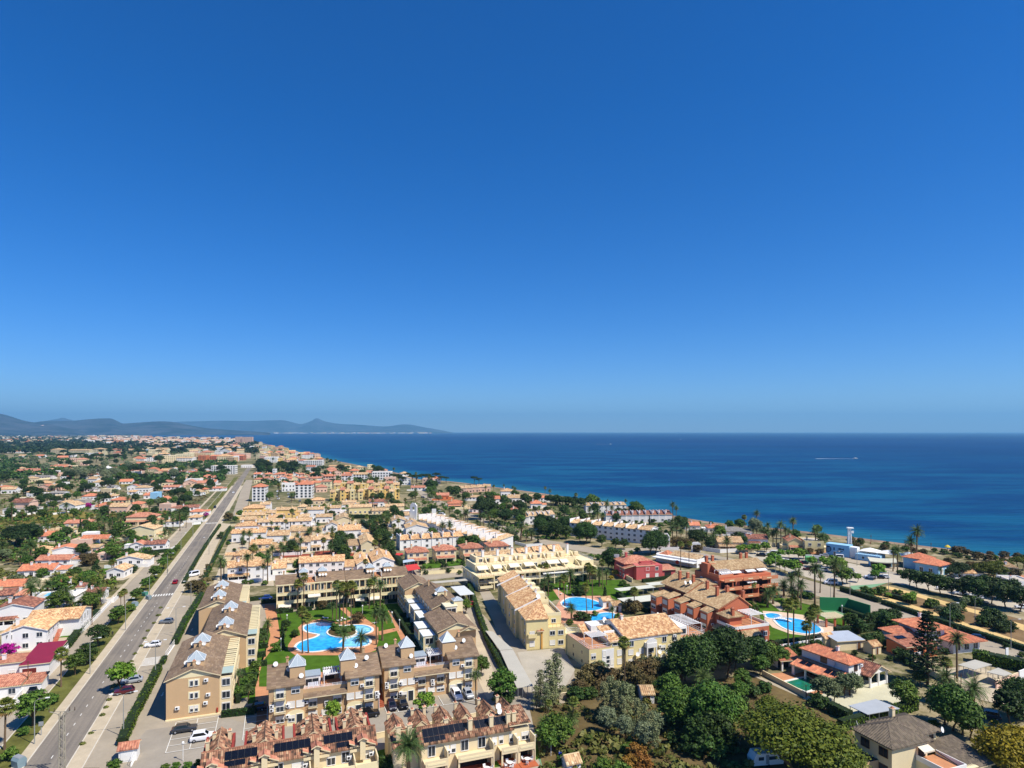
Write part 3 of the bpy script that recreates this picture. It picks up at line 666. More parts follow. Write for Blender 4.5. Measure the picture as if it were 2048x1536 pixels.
 # ---------------------------------------------------------------- building kit
T={
'brownred':TILE('weathered_red_tiles',[(108,72,52),(142,90,60),(166,112,76),(86,64,50),(154,92,60),(182,136,96),(124,80,56)],(0.42,0.5),0.45),
'orange':TILE('orange_clay_tiles',[(208,154,94),(220,170,108),(188,128,74),(228,184,126),(198,142,84),(176,114,66)],(0.42,0.5),0.2),
'tan':TILE('tan_clay_tiles',[(202,164,112),(190,144,94),(214,180,130),(178,132,84),(206,156,100),(164,122,82)],(0.5,0.6),0.3),
'red':TILE('bright_red_tiles',[(204,104,52),(192,92,46),(216,120,64),(200,98,52),(180,96,60)],(0.5,0.6),0.15),
'darkred':TILE('dark_red_tiles',[(150,84,60),(128,70,52),(168,98,70),(112,66,54)],(0.5,0.6),0.3),
'brick':TILE('brick_red_tiles',[(186,104,70),(168,88,58),(200,122,84)],(0.5,0.6),0.25),
'olive':TILE('straw_clay_tiles',[(178,142,94),(162,124,80),(192,158,110),(170,130,86)],(0.45,0.5),0.3),
'shingle':TILE('brown_shingles',[(138,110,84),(124,97,73),(146,118,88),(128,100,76),(134,104,74)],(0.9,0.3),0.55),
'greybrown':TILE('grey_brown_tiles',[(120,104,84),(108,94,76),(130,112,90),(112,96,80)],(0.42,0.5),0.3),
'greytile':TILE('grey_tiles',[(140,132,122),(128,120,112),(150,142,132)],(0.5,0.6),0.2),
}
WL={
'white':M('white_render',(236,232,224),0.05,0.3,0.9,0.2,streak=True),'cream':M('cream_render',(228,208,166),0.06,0.3,0.9,0.2,streak=True),
'sand':M('sand_render',(208,174,132),0.07,0.3,0.9,0.2,streak=True),'tan':M('tan_render',(200,166,124),0.07,0.3,0.9,0.2,streak=True),
'yellow':M('yellow_render',(230,210,152),0.06,0.3,0.9,0.2,streak=True),'deepyellow':M('ochre_render',(230,196,122),0.06,0.3,0.9,0.2,streak=True),
'pale':M('pale_yellow_render',(234,218,172),0.05,0.3,0.9,0.2,streak=True),'terra':M('terracotta_render',(192,112,80),0.07,0.3,0.9,0.2,streak=True),
'terralight':M('light_terracotta_render',(206,132,94),0.06,0.3,0.9,0.2),'pink':M('pink_render',(196,96,92),0.07,0.3,0.9,0.2,streak=True),
'peach':M('peach_render',(230,190,164),0.06,0.3,0.9,0.2,streak=True),'blue':M('pale_blue_render',(150,196,222),0.06,0.3,0.9,0.2),'grey':M('grey_render',(176,168,156),0.08,0.3),
'redwall':M('dark_red_render',(150,62,52),0.12,0.6),'orangewall':M('orange_render',(214,126,78),0.07,0.3),
}
WHITE=M('white_paint',(234,232,226),0.04,1.0,0.6,0.3);GREYM=M('grey_metal',(150,152,152),0.08,1.0,0.5,0.4);DARKM=M('dark_metal',(40,40,42),0.1,1.0,0.5,0.4)
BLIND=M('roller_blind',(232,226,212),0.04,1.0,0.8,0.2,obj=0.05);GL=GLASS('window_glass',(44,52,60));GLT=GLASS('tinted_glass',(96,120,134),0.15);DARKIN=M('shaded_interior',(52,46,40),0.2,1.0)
PVP=M('solar_cell',(10,13,22),0.15,1.0,0.25,0.5);PVF=M('panel_frame',(38,40,44),0.1,1.0,0.4,0.5);AWN=M('cream_awning',(228,216,190),0.05,1.0,0.9,0.1);WOOD=M('brown_timber',(112,76,48),0.15,1.5)
SLATR=M('skylight_glass',(158,168,172),0.06,1.0,0.35,0.25)
def slope(mb,a,b,c,d,m=0,corr=0.0,fasc=0.0):
 """one roof plane: eave a-b, top edge d-c; corr > 0 lays it in rolls of that pitch running down the slope"""
 a,b,c,d=map(Vector,(a,b,c,d));e=(b-a);L=e.length;ex=e/L
 n=e.cross(d-a if(d-a).length>1e-6 else c-a).normalized()
 if n.z<0:n=-n
 sy=n.cross(ex).normalized()
 if sy.z<0:sy=-sy
 q=[((p-a).dot(ex),(p-a).dot(sy))for p in(a,b,c,d)]
 if not corr:
  pts=[a,b,c,d]if(c-d).length>1e-4 else[a,b,c]
  uv=q if len(pts)==4 else q[:3]
  if(pts[1]-pts[0]).cross(pts[2]-pts[0]).z<0:pts=pts[::-1];uv=uv[::-1]
  mb.poly(pts,m,uv)
 else:
  V=max(q[2][1],q[3][1]);k=max(2,int(L/corr*2));st=L/k
  def top(s):
   t_=V
   if q[3][0]>1e-5 and s<q[3][0]:t_=min(t_,V*s/q[3][0])
   if L-q[2][0]>1e-5 and s>q[2][0]:t_=min(t_,V*(L-s)/(L-q[2][0]))
   return max(t_,0.0)
  skew=q[3][0]if q[3][0]<0 else 0
  for i in range(k):
   s0,s1=i*st,(i+1)*st;h0,h1=(0.0,0.11)if i%2==0 else(0.11,0.0);t0,t1=top(s0),top(s1)
   p=[a+ex*s0+n*h0,a+ex*s1+n*h1,a+ex*s1+sy*t1+n*h1,a+ex*s0+sy*t0+n*h0];uv=[(s0,0),(s1,0),(s1,t1),(s0,t0)]
   if(p[1]-p[0]).cross(p[2]-p[0]).z<0:p=p[::-1];uv=uv[::-1]
   mb.poly(p,m,uv)
 if fasc:
  mb.poly([a,b,b-Vector((0,0,fasc)),a-Vector((0,0,fasc))],m+1 if False else m,[(0,0),(L,0),(L,.2),(0,.2)])
def win_mesh(w,h,style,split):
 def build():
  mb=MB();f=0.09;mats=[WHITE,BLIND,GL]
  if style=='n':mats=[WOOD,BLIND,GL]
  y=-0.07
  if style!='o':
   mb.box(-w/2-f,-w/2,y,0,-f,h+f);mb.box(w/2,w/2+f,y,0,-f,h+f);mb.box(-w/2,w/2,y,0,h,h+f);mb.box(-w/2,w/2,y-0.04,0,-f,0)
   if style in 'gdnh' and w>0.9:mb.box(-0.03,0.03,y+0.02,-0.03,0,h)
  bl={'b':1.0,'h':0.5,'g':0.12,'d':0.08}.get(style,0)
  if bl:mb.box(-w/2,w/2,-0.045,0,h*(1-bl),h,1)
  if not split and bl<1:mb.box(-w/2,w/2,-0.02,0,0,h*(1-bl),2)
  pane=None
  if split and bl<1:pb=MB();pb.box(-w/2,w/2,-0.02,0,0,h*(1-bl));pane=pb.data('pane',[GL])
  return mb.data('window',mats),pane
 return cached(('win',round(w,2),round(h,2),style,split),build)
def shade(c):return c
class B:
 def __init__(s,name,label,cat,loc,ang=TH,group=None,near=False):
  s.o=thing(name,label,cat,(loc[0],loc[1],loc[2]if len(loc)>2 else 0),ang,group);s.near=near;s.r=random.Random(int(loc[0]*13+loc[1]*7));s.ang=ang
 def part(s,name,mats,fn,parent=None,label=None,kind=None):
  return mb_part(name,parent or s.o,mats,fn,label=label,kind=kind)
 def box(s,x0,x1,y0,y1,z0,z1,mat,name='wall',parent=None,label=None):
  return s.part(name,mat,lambda m:m.box(x0,x1,y0,y1,z0,z1),parent,label)
 def prism(s,pts,z0,z1,mat,name='wall',parent=None):
  return s.part(name,mat,lambda m:m.prism(pts,z0,z1),parent)
 def gable(s,x0,x1,y0,y1,ze,zr,tile,wall=None,axis='x',ov=0.35,corr=0,off=0.0,trim=None,name='roof',apex=None):
  """axis: the way the ridge runs; apex shifts the ridge off the middle (0..1)"""
  ap=0.5 if apex is None else apex
  def f(m):
   if axis=='x':
    ym=y0+(y1-y0)*ap;k=(zr-ze)/max(ym-y0,.01);k2=(zr-ze)/max(y1-ym,.01);A,C=x0-ov,x1+ov
    if ap>0.01:slope(m,(A,y0-ov,ze-ov*k),(C,y0-ov,ze-ov*k),(C,ym,zr),(A,ym,zr),0,corr,0.18)
    if ap<0.99:slope(m,(C,y1+ov,ze-ov*k2),(A,y1+ov,ze-ov*k2),(A,ym,zr),(C,ym,zr),0,corr,0.18)
    m.tube([(A,ym,zr+0.03),(C,ym,zr+0.03)],0.12,5)
    for X in(A,C):m.poly([(X,y0-ov,ze-ov*k),(X,ym,zr),(X,ym,zr-.2),(X,y0-ov,ze-ov*k-.2)],1);m.poly([(X,y1+ov,ze-ov*k2),(X,ym,zr),(X,ym,zr-.2),(X,y1+ov,ze-ov*k2-.2)],1)
   else:
    xm=x0+(x1-x0)*ap;k=(zr-ze)/max(xm-x0,.01);k2=(zr-ze)/max(x1-xm,.01);A,C=y0-ov,y1+ov
    if ap>0.01:slope(m,(x0-ov,C,ze-ov*k),(x0-ov,A,ze-ov*k),(xm,A,zr),(xm,C,zr),0,corr,0.18)
    if ap<0.99:slope(m,(x1+ov,A,ze-ov*k2),(x1+ov,C,ze-ov*k2),(xm,C,zr),(xm,A,zr),0,corr,0.18)
    m.tube([(xm,A,zr+0.03),(xm,C,zr+0.03)],0.12,5)
    for Y in(A,C):m.poly([(x0-ov,Y,ze-ov*k),(xm,Y,zr),(xm,Y,zr-.2),(x0-ov,Y,ze-ov*k-.2)],1);m.poly([(x1+ov,Y,ze-ov*k2),(xm,Y,zr),(xm,Y,zr-.2),(x1+ov,Y,ze-ov*k2-.2)],1)
  ro=s.part(name,[T[tile]if isinstance(tile,str)else tile,trim or WL['cream']],f)
  if wall:
   def g(m):
    if axis=='x':
     ym=y0+(y1-y0)*ap
     m.xprism([(y0+.02,ze-.02),(y1-.02,ze-.02),(ym,zr-.08)],x0+0.003,x1-0.003)
    else:
     xm=x0+(x1-x0)*ap
     m.yprism([(x0+.02,ze-.02),(x1-.02,ze-.02),(xm,zr-.08)],y0+0.003,y1-0.003)
   s.part('gable',wall,g)
  return ro
 def hip(s,x0,x1,y0,y1,ze,zr,tile,ov=0.45,corr=0,name='roof'):
  def f(m):
   X0,X1,Y0,Y1=x0-ov,x1+ov,y0-ov,y1+ov;w,d=X1-X0,Y1-Y0;z=ze-ov*0.3
   if w>=d:a,b=(X0+d/2,Y0+d/2,zr),(X1-d/2,Y0+d/2,zr)
   else:a,b=(X0+w/2,Y0+w/2,zr),(X0+w/2,Y1-w/2,zr)
   c=[(X0,Y0,z),(X1,Y0,z),(X1,Y1,z),(X0,Y1,z)]
   if w>=d:
    slope(m,c[0],c[1],b,a,0,corr,.18);slope(m,c[2],c[3],a,b,0,corr,.18);slope(m,c[1],c[2],b,b,0,corr,.18);slope(m,c[3],c[0],a,a,0,corr,.18)
   else:
    slope(m,c[1],c[2],b,a,0,corr,.18);slope(m,c[3],c[0],a,b,0,corr,.18);slope(m,c[0],c[1],a,a,0,corr,.18);slope(m,c[2],c[3],b,b,0,corr,.18)
   for p in c:m.tube([p,a if(Vector(p)-Vector(a)).length<(Vector(p)-Vector(b)).length else b],0.09,4)
   if(Vector(a)-Vector(b)).length>.1:m.tube([a,b],0.1,4)
   m.poly([(X0,Y0,z-.1),(X0,Y1,z-.1),(X1,Y1,z-.1),(X1,Y0,z-.1)],1)
  return s.part(name,[T[tile]if isinstance(tile,str)else tile,WL['cream']],f)
 def shed(s,x0,x1,y0,y1,zf,zb,tile,ov=0.25,corr=0,name='roof',wall=None,side=False):
  """single slope: height zf at the front (y0) and zb at the back; side=True slopes x0 -> x1 instead"""
  def f(m):
   A=[(x0-ov,y0-ov,zf),(x1+ov,y0-ov,zf),(x1+ov,y1+ov,zb),(x0-ov,y1+ov,zb)]if not side else[(x0-ov,y0-ov,zf),(x1+ov,y0-ov,zb),(x1+ov,y1+ov,zb),(x0-ov,y1+ov,zf)]
   if not side:
    if zb>=zf:slope(m,A[0],A[1],A[2],A[3],0,corr)
    else:slope(m,A[2],A[3],A[0],A[1],0,corr)
   else:
    if zb>=zf:slope(m,A[3],A[0],A[1],A[2],0,corr)
    else:slope(m,A[1],A[2],A[3],A[0],0,corr)
   for i in range(4):
    p,q=A[i],A[(i+1)%4];m.poly([p,q,(q[0],q[1],q[2]-.2),(p[0],p[1],p[2]-.2)],1)
   m.poly([(p[0],p[1],p[2]-.2)for p in A][::-1],1)
  ro=s.part(name,[T[tile]if isinstance(tile,str)else tile,WL['cream']],f)
  if wall:
   lo=min(zf,zb)
   def g(m):
    if not side:m.xprism([(y0+.02,lo-.3),(y1-.02,lo-.3),(y1-.02,zb-.22),(y0+.02,zf-.22)],x0+.01,x1-.01)
    else:m.yprism([(x0+.02,lo-.3),(x1-.02,lo-.3),(x1-.02,zb-.22),(x0+.02,zf-.22)],y0+.01,y1-.01)
   s.part('gable',wall,g)
  return ro
 def parapet(s,x0,x1,y0,y1,z,h,mat,w=0.18,floor=None,name='parapet',sides='FRBL'):
  def f(m):
   if 'F' in sides:m.box(x0,x1,y0,y0+w,z,z+h)
   if 'B' in sides:m.box(x0,x1,y1-w,y1,z,z+h)
   if 'L' in sides:m.box(x0,x0+w,y0+w,y1-w,z,z+h)
   if 'R' in sides:m.box(x1-w,x1,y0+w,y1-w,z,z+h)
  p=s.part(name,mat,f)
  if floor:s.box(x0+w,x1-w,y0+w,y1-w,z-0.05,z+0.03,floor,'terrace_floor')
  return p
 def win(s,x,y,z,w=1.2,h=1.2,rot=0,style='g',name='window'):
  me,pane=win_mesh(w,h,style,s.near);o=obj(name,me,s.o,(x,y,z),rot*math.pi/2)
  if pane:obj('pane',pane,o)
  return o
 def wins(s,face,pos,zs,plane,w=1.2,h=1.2,styles='gbh'):
  for z in zs:
   for p in pos:
    st=styles[s.r.randrange(len(styles))]
    if face=='F':s.win(p,plane,z,w,h,0,st)
    elif face=='R':s.win(plane,p,z,w,h,1,st)
    elif face=='L':s.win(plane,p,z,w,h,3,st)
    else:s.win(p,plane,z,w,h,2,st)
 def door(s,x,y,z=0.05,w=1.0,h=2.1,rot=0,mat=None):
  def b():m=MB();m.box(-w/2,w/2,-.06,0,0,h);m.box(-w/2-.08,-w/2,-.09,0,0,h+.08,1);m.box(w/2,w/2+.08,-.09,0,0,h+.08,1);m.box(-w/2,w/2,-.09,0,h,h+.08,1);return m.data('door',[mat or GL,WHITE])
  return obj('door',cached(('door',w,h,(mat or GL).name),b),s.o,(x,y,z),rot*math.pi/2)
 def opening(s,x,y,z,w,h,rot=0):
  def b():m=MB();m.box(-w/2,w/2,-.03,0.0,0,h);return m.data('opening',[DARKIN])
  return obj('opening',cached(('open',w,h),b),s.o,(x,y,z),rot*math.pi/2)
 def chimney(s,x,y,z0,z1,mat=None,w=0.6,cap=True):
  def b():
   m=MB();H_=z1-z0;m.box(-w/2,w/2,-w/2,w/2,0,H_)
   if cap:m.box(-w/2-.1,w/2+.1,-w/2-.1,w/2+.1,H_-.02,H_+.1);m.mesh([(-w/2,-w/2,H_+.1),(w/2,-w/2,H_+.1),(w/2,w/2,H_+.1),(-w/2,w/2,H_+.1),(0,0,H_+.45)],[(0,1,4),(1,2,4),(2,3,4),(3,0,4)],1)
   return m.data('chimney',[mat or WL['cream'],T['brick']])
  return obj('chimney',cached(('chim',round(z1-z0,2),w,(mat or WL['cream']).name,cap),b),s.o,(x,y,z0))
 def ac(s,x,y,z,rot=0):
  def b():m=MB();m.box(-.42,.42,-.38,-.04,0,.6);m.disc((-.1,-.375,.3),.22,n=10,m=1,depth=.02);return m.data('air_conditioner',[WHITE,DARKM])
  return obj('air_conditioner',cached('ac',b),s.o,(x,y,z),rot*math.pi/2)
 def dish(s,x,y,z,rz=0.6,r=0.5):
  def b():
   m=MB();vs=[(0,0.0,0)];n=12
   for k in(1,2):
    for i in range(n):a=6.283*i/n;rr=r*k/2;vs.append((rr*math.cos(a),-rr*rr*.35,rr*math.sin(a)))
   fs=[(0,1+i,1+(i+1)%n)for i in range(n)]+[(1+i,1+n+i,1+n+(i+1)%n,1+(i+1)%n)for i in range(n)]
   c,s_=math.cos(.5),math.sin(.5);vs=[(x_,y_*c+z_*s_*0.6,z_*c-y_*s_+.8)for x_,y_,z_ in vs]
   m.mesh(vs,fs);m.tube([(0,.1,0),(0,.1,.8)],.04,5,1);m.tube([(0,0,.45),(0,-.5,.8)],.025,4,1);return m.data('satellite_dish',[WHITE,GREYM])
  return obj('satellite_dish',cached(('dish',r),b),s.o,(x,y,z),rz)
 def awning(s,x,y,z,w,d,drop=0.7,mat=None,rot=0):
  def b():m=MB();m.mesh([(-w/2,0,0),(w/2,0,0),(w/2,-d,-drop),(-w/2,-d,-drop),(w/2,-d,-drop-.25),(-w/2,-d,-drop-.25)],[(3,2,1,0),(5,4,2,3)]);m.tube([(-w/2,-d,-drop),(w/2,-d,-drop)],.05,5);return m.data('awning',[mat or AWN])
  return obj('awning',cached(('awn',w,d,drop,(mat or AWN).name),b),s.o,(x,y,z),rot*math.pi/2)
 def rail(s,pts,z,h=0.95,mat=None,name='railing',step=0.9):
  def f(m):
   for a,b in zip(pts,pts[1:]):
    a3,b3=Vector((*a,z)),Vector((*b,z));L=(b3-a3).length;n=max(1,int(L/step))
    for t_ in(0.12,0.5,1.0):m.tube([a3+Vector((0,0,h*t_)),b3+Vector((0,0,h*t_))],.035,4)
    for i in range(n+1):q=a3.lerp(b3,i/n);m.tube([q,q+Vector((0,0,h))],.035,4)
  return s.part(name,mat or WHITE,f)
 def balcony(s,x,y,z,w,d,rot=0,solid=None,rail=True):
  def b():
   m=MB();m.box(-w/2,w/2,-d,0,-.16,0)
   if solid:m.box(-w/2,w/2,-d,-d+.12,0,.85,1);m.box(-w/2,-w/2+.12,-d+.12,0,0,.85,1);m.box(w/2-.12,w/2,-d+.12,0,0,.85,1)
   else:
    for t_ in(.1,.5,.95):m.tube([(-w/2,0,t_),(-w/2,-d,t_),(w/2,-d,t_),(w/2,0,t_)],.03,4,2)
    n=int(w/.25)
    for i in range(n+1):q=-w/2+w*i/n;m.tube([(q,-d,0),(q,-d,.95)],.018,3,2)
   return m.data('balcony',[WL['cream'],solid or WHITE,DARKM])
  return obj('balcony',cached(('balc',w,d,solid.name if solid else ''),b),s.o,(x,y,z),rot*math.pi/2)
 def pergola(s,x0,x1,y0,y1,z,n,axis='y',mat=None,post=True,bw=0.16,zg=None):
  """beams run across; axis is the way they repeat"""
  mat=mat or WL['pale']
  def fr(m):
   if axis=='y':m.box(x0,x0+.15,y0,y1,z-.2,z);m.box(x1-.15,x1,y0,y1,z-.2,z)
   else:m.box(x0,x1,y0,y0+.15,z-.2,z);m.box(x0,x1,y1-.15,y1,z-.2,z)
   if post:
    for X in(x0,x1-.15):
     for Y in(y0,y1-.15):m.box(X+.003,X+.147,Y+.003,Y+.147,zg if zg is not None else z-2.4,z-.2)
  fo=s.part('pergola_frame',mat,fr)
  L=(x1-x0)if axis=='y' else(y1-y0)
  def b():
   m=MB()
   if axis=='y':m.box(0,L,-bw/2,bw/2,0,.16)
   else:m.box(-bw/2,bw/2,0,L,0,.16)
   return m.data('beam',[mat])
  me=cached(('beam',axis,round(L,2),mat.name,bw),b)
  for i in range(n):
   f=(i+.5)/n
   obj('beam',me,fo,(x0,y0+(y1-y0)*f,z)if axis=='y' else(x0+(x1-x0)*f,y0,z))
  return fo
 def skylight(s,x,y,z0,z1,w=1.5,h=1.2,wall=None):
  """square lantern: rendered base, glazed pyramid"""
  def tb():m=MB();m.box(-w/2,w/2,-w/2,w/2,0,z1-z0);m.box(-w/2-.12,w/2+.12,-w/2-.12,w/2+.12,z1-z0,z1-z0+.12,1);return m.data('skylight',[wall or WL['sand'],WHITE])
  o=obj('skylight',cached(('sky',w,z1-z0,(wall or WL['sand']).name),tb),s.o,(x,y,z0))
  def pb():m=MB();q=w/2+.15;m.mesh([(-q,-q,0),(q,-q,0),(0,0,h)],[(0,1,2)]);return m.data('pane',[SLATR])
  def bb():
   m=MB();q=w/2+.16
   for i in range(4):
    a=(Vector((-q,-q,0)),Vector((q,-q,0)),Vector((q,q,0)),Vector((-q,q,0)))[i];b_=(Vector((q,-q,0)),Vector((q,q,0)),Vector((-q,q,0)),Vector((-q,-q,0)))[i];t_=Vector((0,0,h+.02))
    m.tube([a,t_],.045,4);m.tube([a,b_],.045,4);m.tube([(a+b_)/2,t_],.025,3)
   return m.data('glazing_frame',[WHITE])
  pm=cached(('skp',w,h),pb)
  for i in range(4):obj('pane',pm,o,(0,0,z1-z0+.12),i*math.pi/2)
  obj('glazing_frame',cached(('skb',w,h),bb),o,(0,0,z1-z0+.12))
  return o
 def solar(s,x0,y0,z0,nx,ny,tilt,pw=1.0,ph=1.65,rot=0.0):
  """panels laid on a front slope: (x0, y0, z0) is the lower corner, tilt the roof's pitch"""
  def b():m=MB();m.box(0,pw-.03,0,ph-.03,0,.05,1);m.box(.03,pw-.06,.03,ph-.06,.05,.054);return m.data('solar_panel',[PVP,PVF])
  me=cached(('pv',pw,ph),b)
  for j in range(ny):
   for i in range(nx if not isinstance(nx,(list,tuple))else nx[j]):
    o=obj('solar_panel',me,s.o,(x0+i*pw,y0+j*ph*math.cos(tilt),z0+j*ph*math.sin(tilt)));o.rotation_euler=(tilt,0,0)
 def stair(s,x0,x1,y0,y1,z0,z1,n,mat):
  def b():m=MB();m.box(0,x1-x0,0,(y1-y0)/n,0,.18);return m.data('step',[mat])
  me=cached(('step',x1-x0,(y1-y0)/n,mat.name),b)
  for i in range(n):obj('step',me,s.o,(x0,y0+(y1-y0)*i/n,z0+(z1-z0)*(i+1)/n-.18))
  # ---------------------------------------------------------------- the estate of brown roofed apartments
def kb(name,label,cat,x,y,dang=0.0,group=None,near=True):return B(name,label,cat,K(x,y),TH+dang,group,near)
# --- long block along the hedge, gable to the camera
b=kb('apartment_block','long tan block with brown roof and glass pyramids, gable end facing the parking bays','apartment building',0,0)
secs=[(0,10,0,26),(4,14,26.02,56),(0,10,56.02,83)]
for x0,x1,y0,y1 in secs:
 b.box(x0,x1,y0,y1,0,8.5,WL['tan']);b.gable(x0,x1,y0,y1-.3,8.5,10.4,'shingle',WL['pale'],'y',0.4)
 n=int((y1-y0)/3.2)
 b.wins('R',[y0+1.8+i*3.2 for i in range(n)],(0.9,3.6,6.3),x1,1.6,1.5,'gdh')
 b.wins('L',[y0+2+i*4 for i in range(int((y1-y0)/4))],(3.8,6.5),x0,1.0,1.1,'bgh')
 # terrace wing with a pergola on top
 def wing(m):
  for i in range(n+1):
   Y=y0+0.4+i*3.2
   if Y<y1-.3:m.box(x1+.02,x1+2.5,Y,Y+.3,0,7.7)
  for z in(2.7,5.4):m.box(x1+.03,x1+2.6,y0+.41,y1-.4,z,z+.25)
  for z in(2.95,5.65):m.box(x1+2.45,x1+2.58,y0+.42,y1-.41,z+.003,z+.8)
 b.part('terrace_wing',WL['cream'],wing)
 for z in(.6,3.1,5.8):b.win(x1+1.3,y0+.4,z,1.5,1.5,0,'g')
 b.pergola(x1+.1,x1+2.7,y0+.5,y1-.4,8.05,int((y1-y0)/1.5),'y',WL['pale'],post=False,bw=.42)
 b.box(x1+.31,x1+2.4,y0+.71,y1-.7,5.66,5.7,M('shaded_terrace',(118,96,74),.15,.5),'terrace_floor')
 b.box(x1+.2,x1+2.6,y0+.6,y0+4.6,8.26,8.32,M('pale_glass_roof',(176,190,172),0.05,1,0.3,0.4),'glass_roof')
for x,y in((5.2,4.2),(5,17),(9.2,29.5),(9.3,45),(5.2,60),(5,73)):
 b.skylight(x,y,9.2,10.9,3.2,1.7,WL['sand'])
 b.dish(x-1.9,y-1.2,9.9,0.5,.45);b.dish(x+.6,y-2.0,9.9,-.3,.5);b.chimney(x-.2,y-2.3,9.8,11.2,WL['sand'],.5)
 b.chimney(x+.4,y+3,9.8,11.0,WL['sand'],.45)
for z in(6.7,4.1,1.3):
 b.box(4.1,6.3,-.05,-.002,z-.15,z+1.45,WL['pale'],'window_surround')
 for X in(4.75,5.65):b.win(X,-.05,z,.55,1.15,0,'g' if z>2 else 'h')
for x,z in((7.5,7.3),(7.9,4.2),(7.4,2.5),(2.1,2.2)):b.ac(x,-.003,z)
b.box(-.12,10.12,-.25,-.003,0,.3,WL['pale'],'plinth');b.box(9.5,9.75,-.2,-.002,.5,1.4,M('red_box',(170,30,24),.1),'hydrant_cabinet')
b.box(-.03,-.002,4,5,5.2,7.0,DARKM,'vent');b.box(-.05,-.002,1.8,2.3,2.5,4.2,WHITE,'sign_panel')
# --- three storey blocks with roof terraces facing the camera
def apt_front(label,x,y,w,group=None,entries=(5.2,15.2)):
 b=kb('apartment_block',label,'apartment building',x,y,0,group);e=6.6;d=12.5
 b.box(0,e,0,d,0,8.4,WL['tan']);b.box(w-e,w,0,d,0,8.4,WL['tan']);b.box(e+.01,w-e-.01,.6,d-1,0,5.9,WL['tan'])
 for x0 in(0,w-e):b.gable(x0,x0+e,0,d,8.4,10.7,'shingle',WL['tan'],'x',.45)
 # ledge roof and parapet of the middle terrace
 b.shed(e+.1,w-e-.1,-.35,.75,5.35,6.0,T['shingle'],.05,name='ledge_roof')
 b.box(e+.02,w-e-.02,.78,.98,5.9,6.75,WL['tan'],'parapet');b.box(e+.02,w-e-.02,1.0,d-1.1,5.9,5.96,TERRA,'terrace_floor')
 b.rail([(e+.1,.86),(w-e-.1,.86)],6.75,.5)
 b.skylight(e-1.1,3.2,8.2,11.3,3.0,2.0,WL['tan']);b.skylight(w-e+.3,3.4,8.2,11.3,3.0,2.0,WL['tan'])
 b.box(e+.3,e+3.6,3.6,6.8,5.97,8.3,WHITE,'conservatory');b.win(e+1.9,3.6,6.3,2.6,1.6,0,'g');b.box(e+.2,e+3.7,3.4,6.9,8.31,8.4,SLATR,'glass_roof')
 b.pergola(e+4.2,w-e-1.0,2.6,6.4,8.7,7,'x',WHITE,True,.1,5.97)
 b.box(e+4.5,w-e-1.5,6.6,6.8,5.97,8.4,WL['tan']);b.opening(w/2+1,6.6,6.0,2.4,2.1)
 b.awning(e+5.6,6.55,8.2,2.6,1.6,.5,WHITE)
 def lines(m):
  for i in range(5):m.box(e+1+i*.42,e+1.34+i*.42,2.2,2.23,6.5+.1*(i%2),7.5)
 b.part('laundry',[M('white_linen',(236,236,240),.03,2)],lines,kind='stuff')
 # façade
 for X in(2.1,w-2.1):
  b.box(X-1.15,X+1.15,-.04,-.002,2.95,8.0,WL['pale'],'bay_surround')
  for z in(3.2,5.95):b.win(X,-.04,z+.02,1.4,1.95,0,'hdh'[int(z)%3]);b.balcony(X,-.05,z-.05,2.3,.8)
  b.win(X,-.003,1.0,1.5,1.2,0,'h')
 for X in(5.1,w-5.1):
  b.win(X,-.003,6.6,1.5,1.3,0,'h')
  for k in(-.9,.9):b.win(X+k,-.003,3.7,1.35,1.2,0,'b')
  def arch(m):m.yprism([(X-1.7,0),(X+1.7,0),(X+1.7,2.4)]+[(X+1.7*math.cos(a*math.pi/8),2.4+.75*math.sin(a*math.pi/8))for a in range(1,8)]+[(X-1.7,2.4)],-.05,-.002)
  b.part('entrance_surround',WL['pale'],arch);b.door(X+.75,-.05,.05,1.1,2.2);b.win(X-.8,-.05,.9,1.2,1.2,0,'h')
 for X in(e+1.9,w-e-2.0):
  b.win(X,.6,3.1,1.5,1.9,0,'h');b.balcony(X,.58,3.05,1.9,.6);b.win(X,.6,.9,1.6,1.1,0,'h')
 b.win(w/2,.6,1.0,1.4,1.0,0,'b')
 for X,z in((.55,4.3),(.55,3.5),(3.6,4.0),(w-3.6,6.0),(w-.5,4.0),(w-.5,3.2),(e+.5,3.9),(w/2+.2,3.3),(w/2+.3,2.5),(3.6,1.8)):b.ac(X,.59 if e<X<w-e else-.003,z)
 for X,Y,z in((e-.4,1.5,8.6),(w-e+1.9,2.2,9),(e-2.8,3.4,9.6),(w-2.2,4,9.8),(1.2,5.6,10.2)):b.dish(X,Y,z,.5,.55)
 b.chimney(3.6,7,10,11.6,WL['tan'],.5);b.chimney(w-2.4,7.6,10,11.6,WL['tan'],.5)
 for z in(6.3,3.6,.9):b.wins('R',[3.5,8.5],[z],w,1.1,1.1,'bg');b.wins('L',[3.5,8.5],[z],0,1.1,1.1,'bg')
 b.wins('B',[2,4.8,w-2,w-4.8],[.5,3.3,6.1],d,1.6,1.6,'g')
 return b
ag='three storey blocks with roof terraces'
apt_front('tan three storey block with white laundry on its roof terrace beside the brick steps',20,-11,22,ag)
apt_front('tan three storey block with two glass pyramids, across the brick steps from the laundry terrace',43.6,-7.6,21.4,ag)
b=kb('garden_stair','brick steps climbing between the two three storey tan blocks','steps',42.15,-9)
b.stair(0,1.3,0,9.5,0,3.2,16,M('brick_step',(158,88,62),.15,1));b.box(0.02,1.28,9.51,12,0,3.2,WL['tan'],'landing')
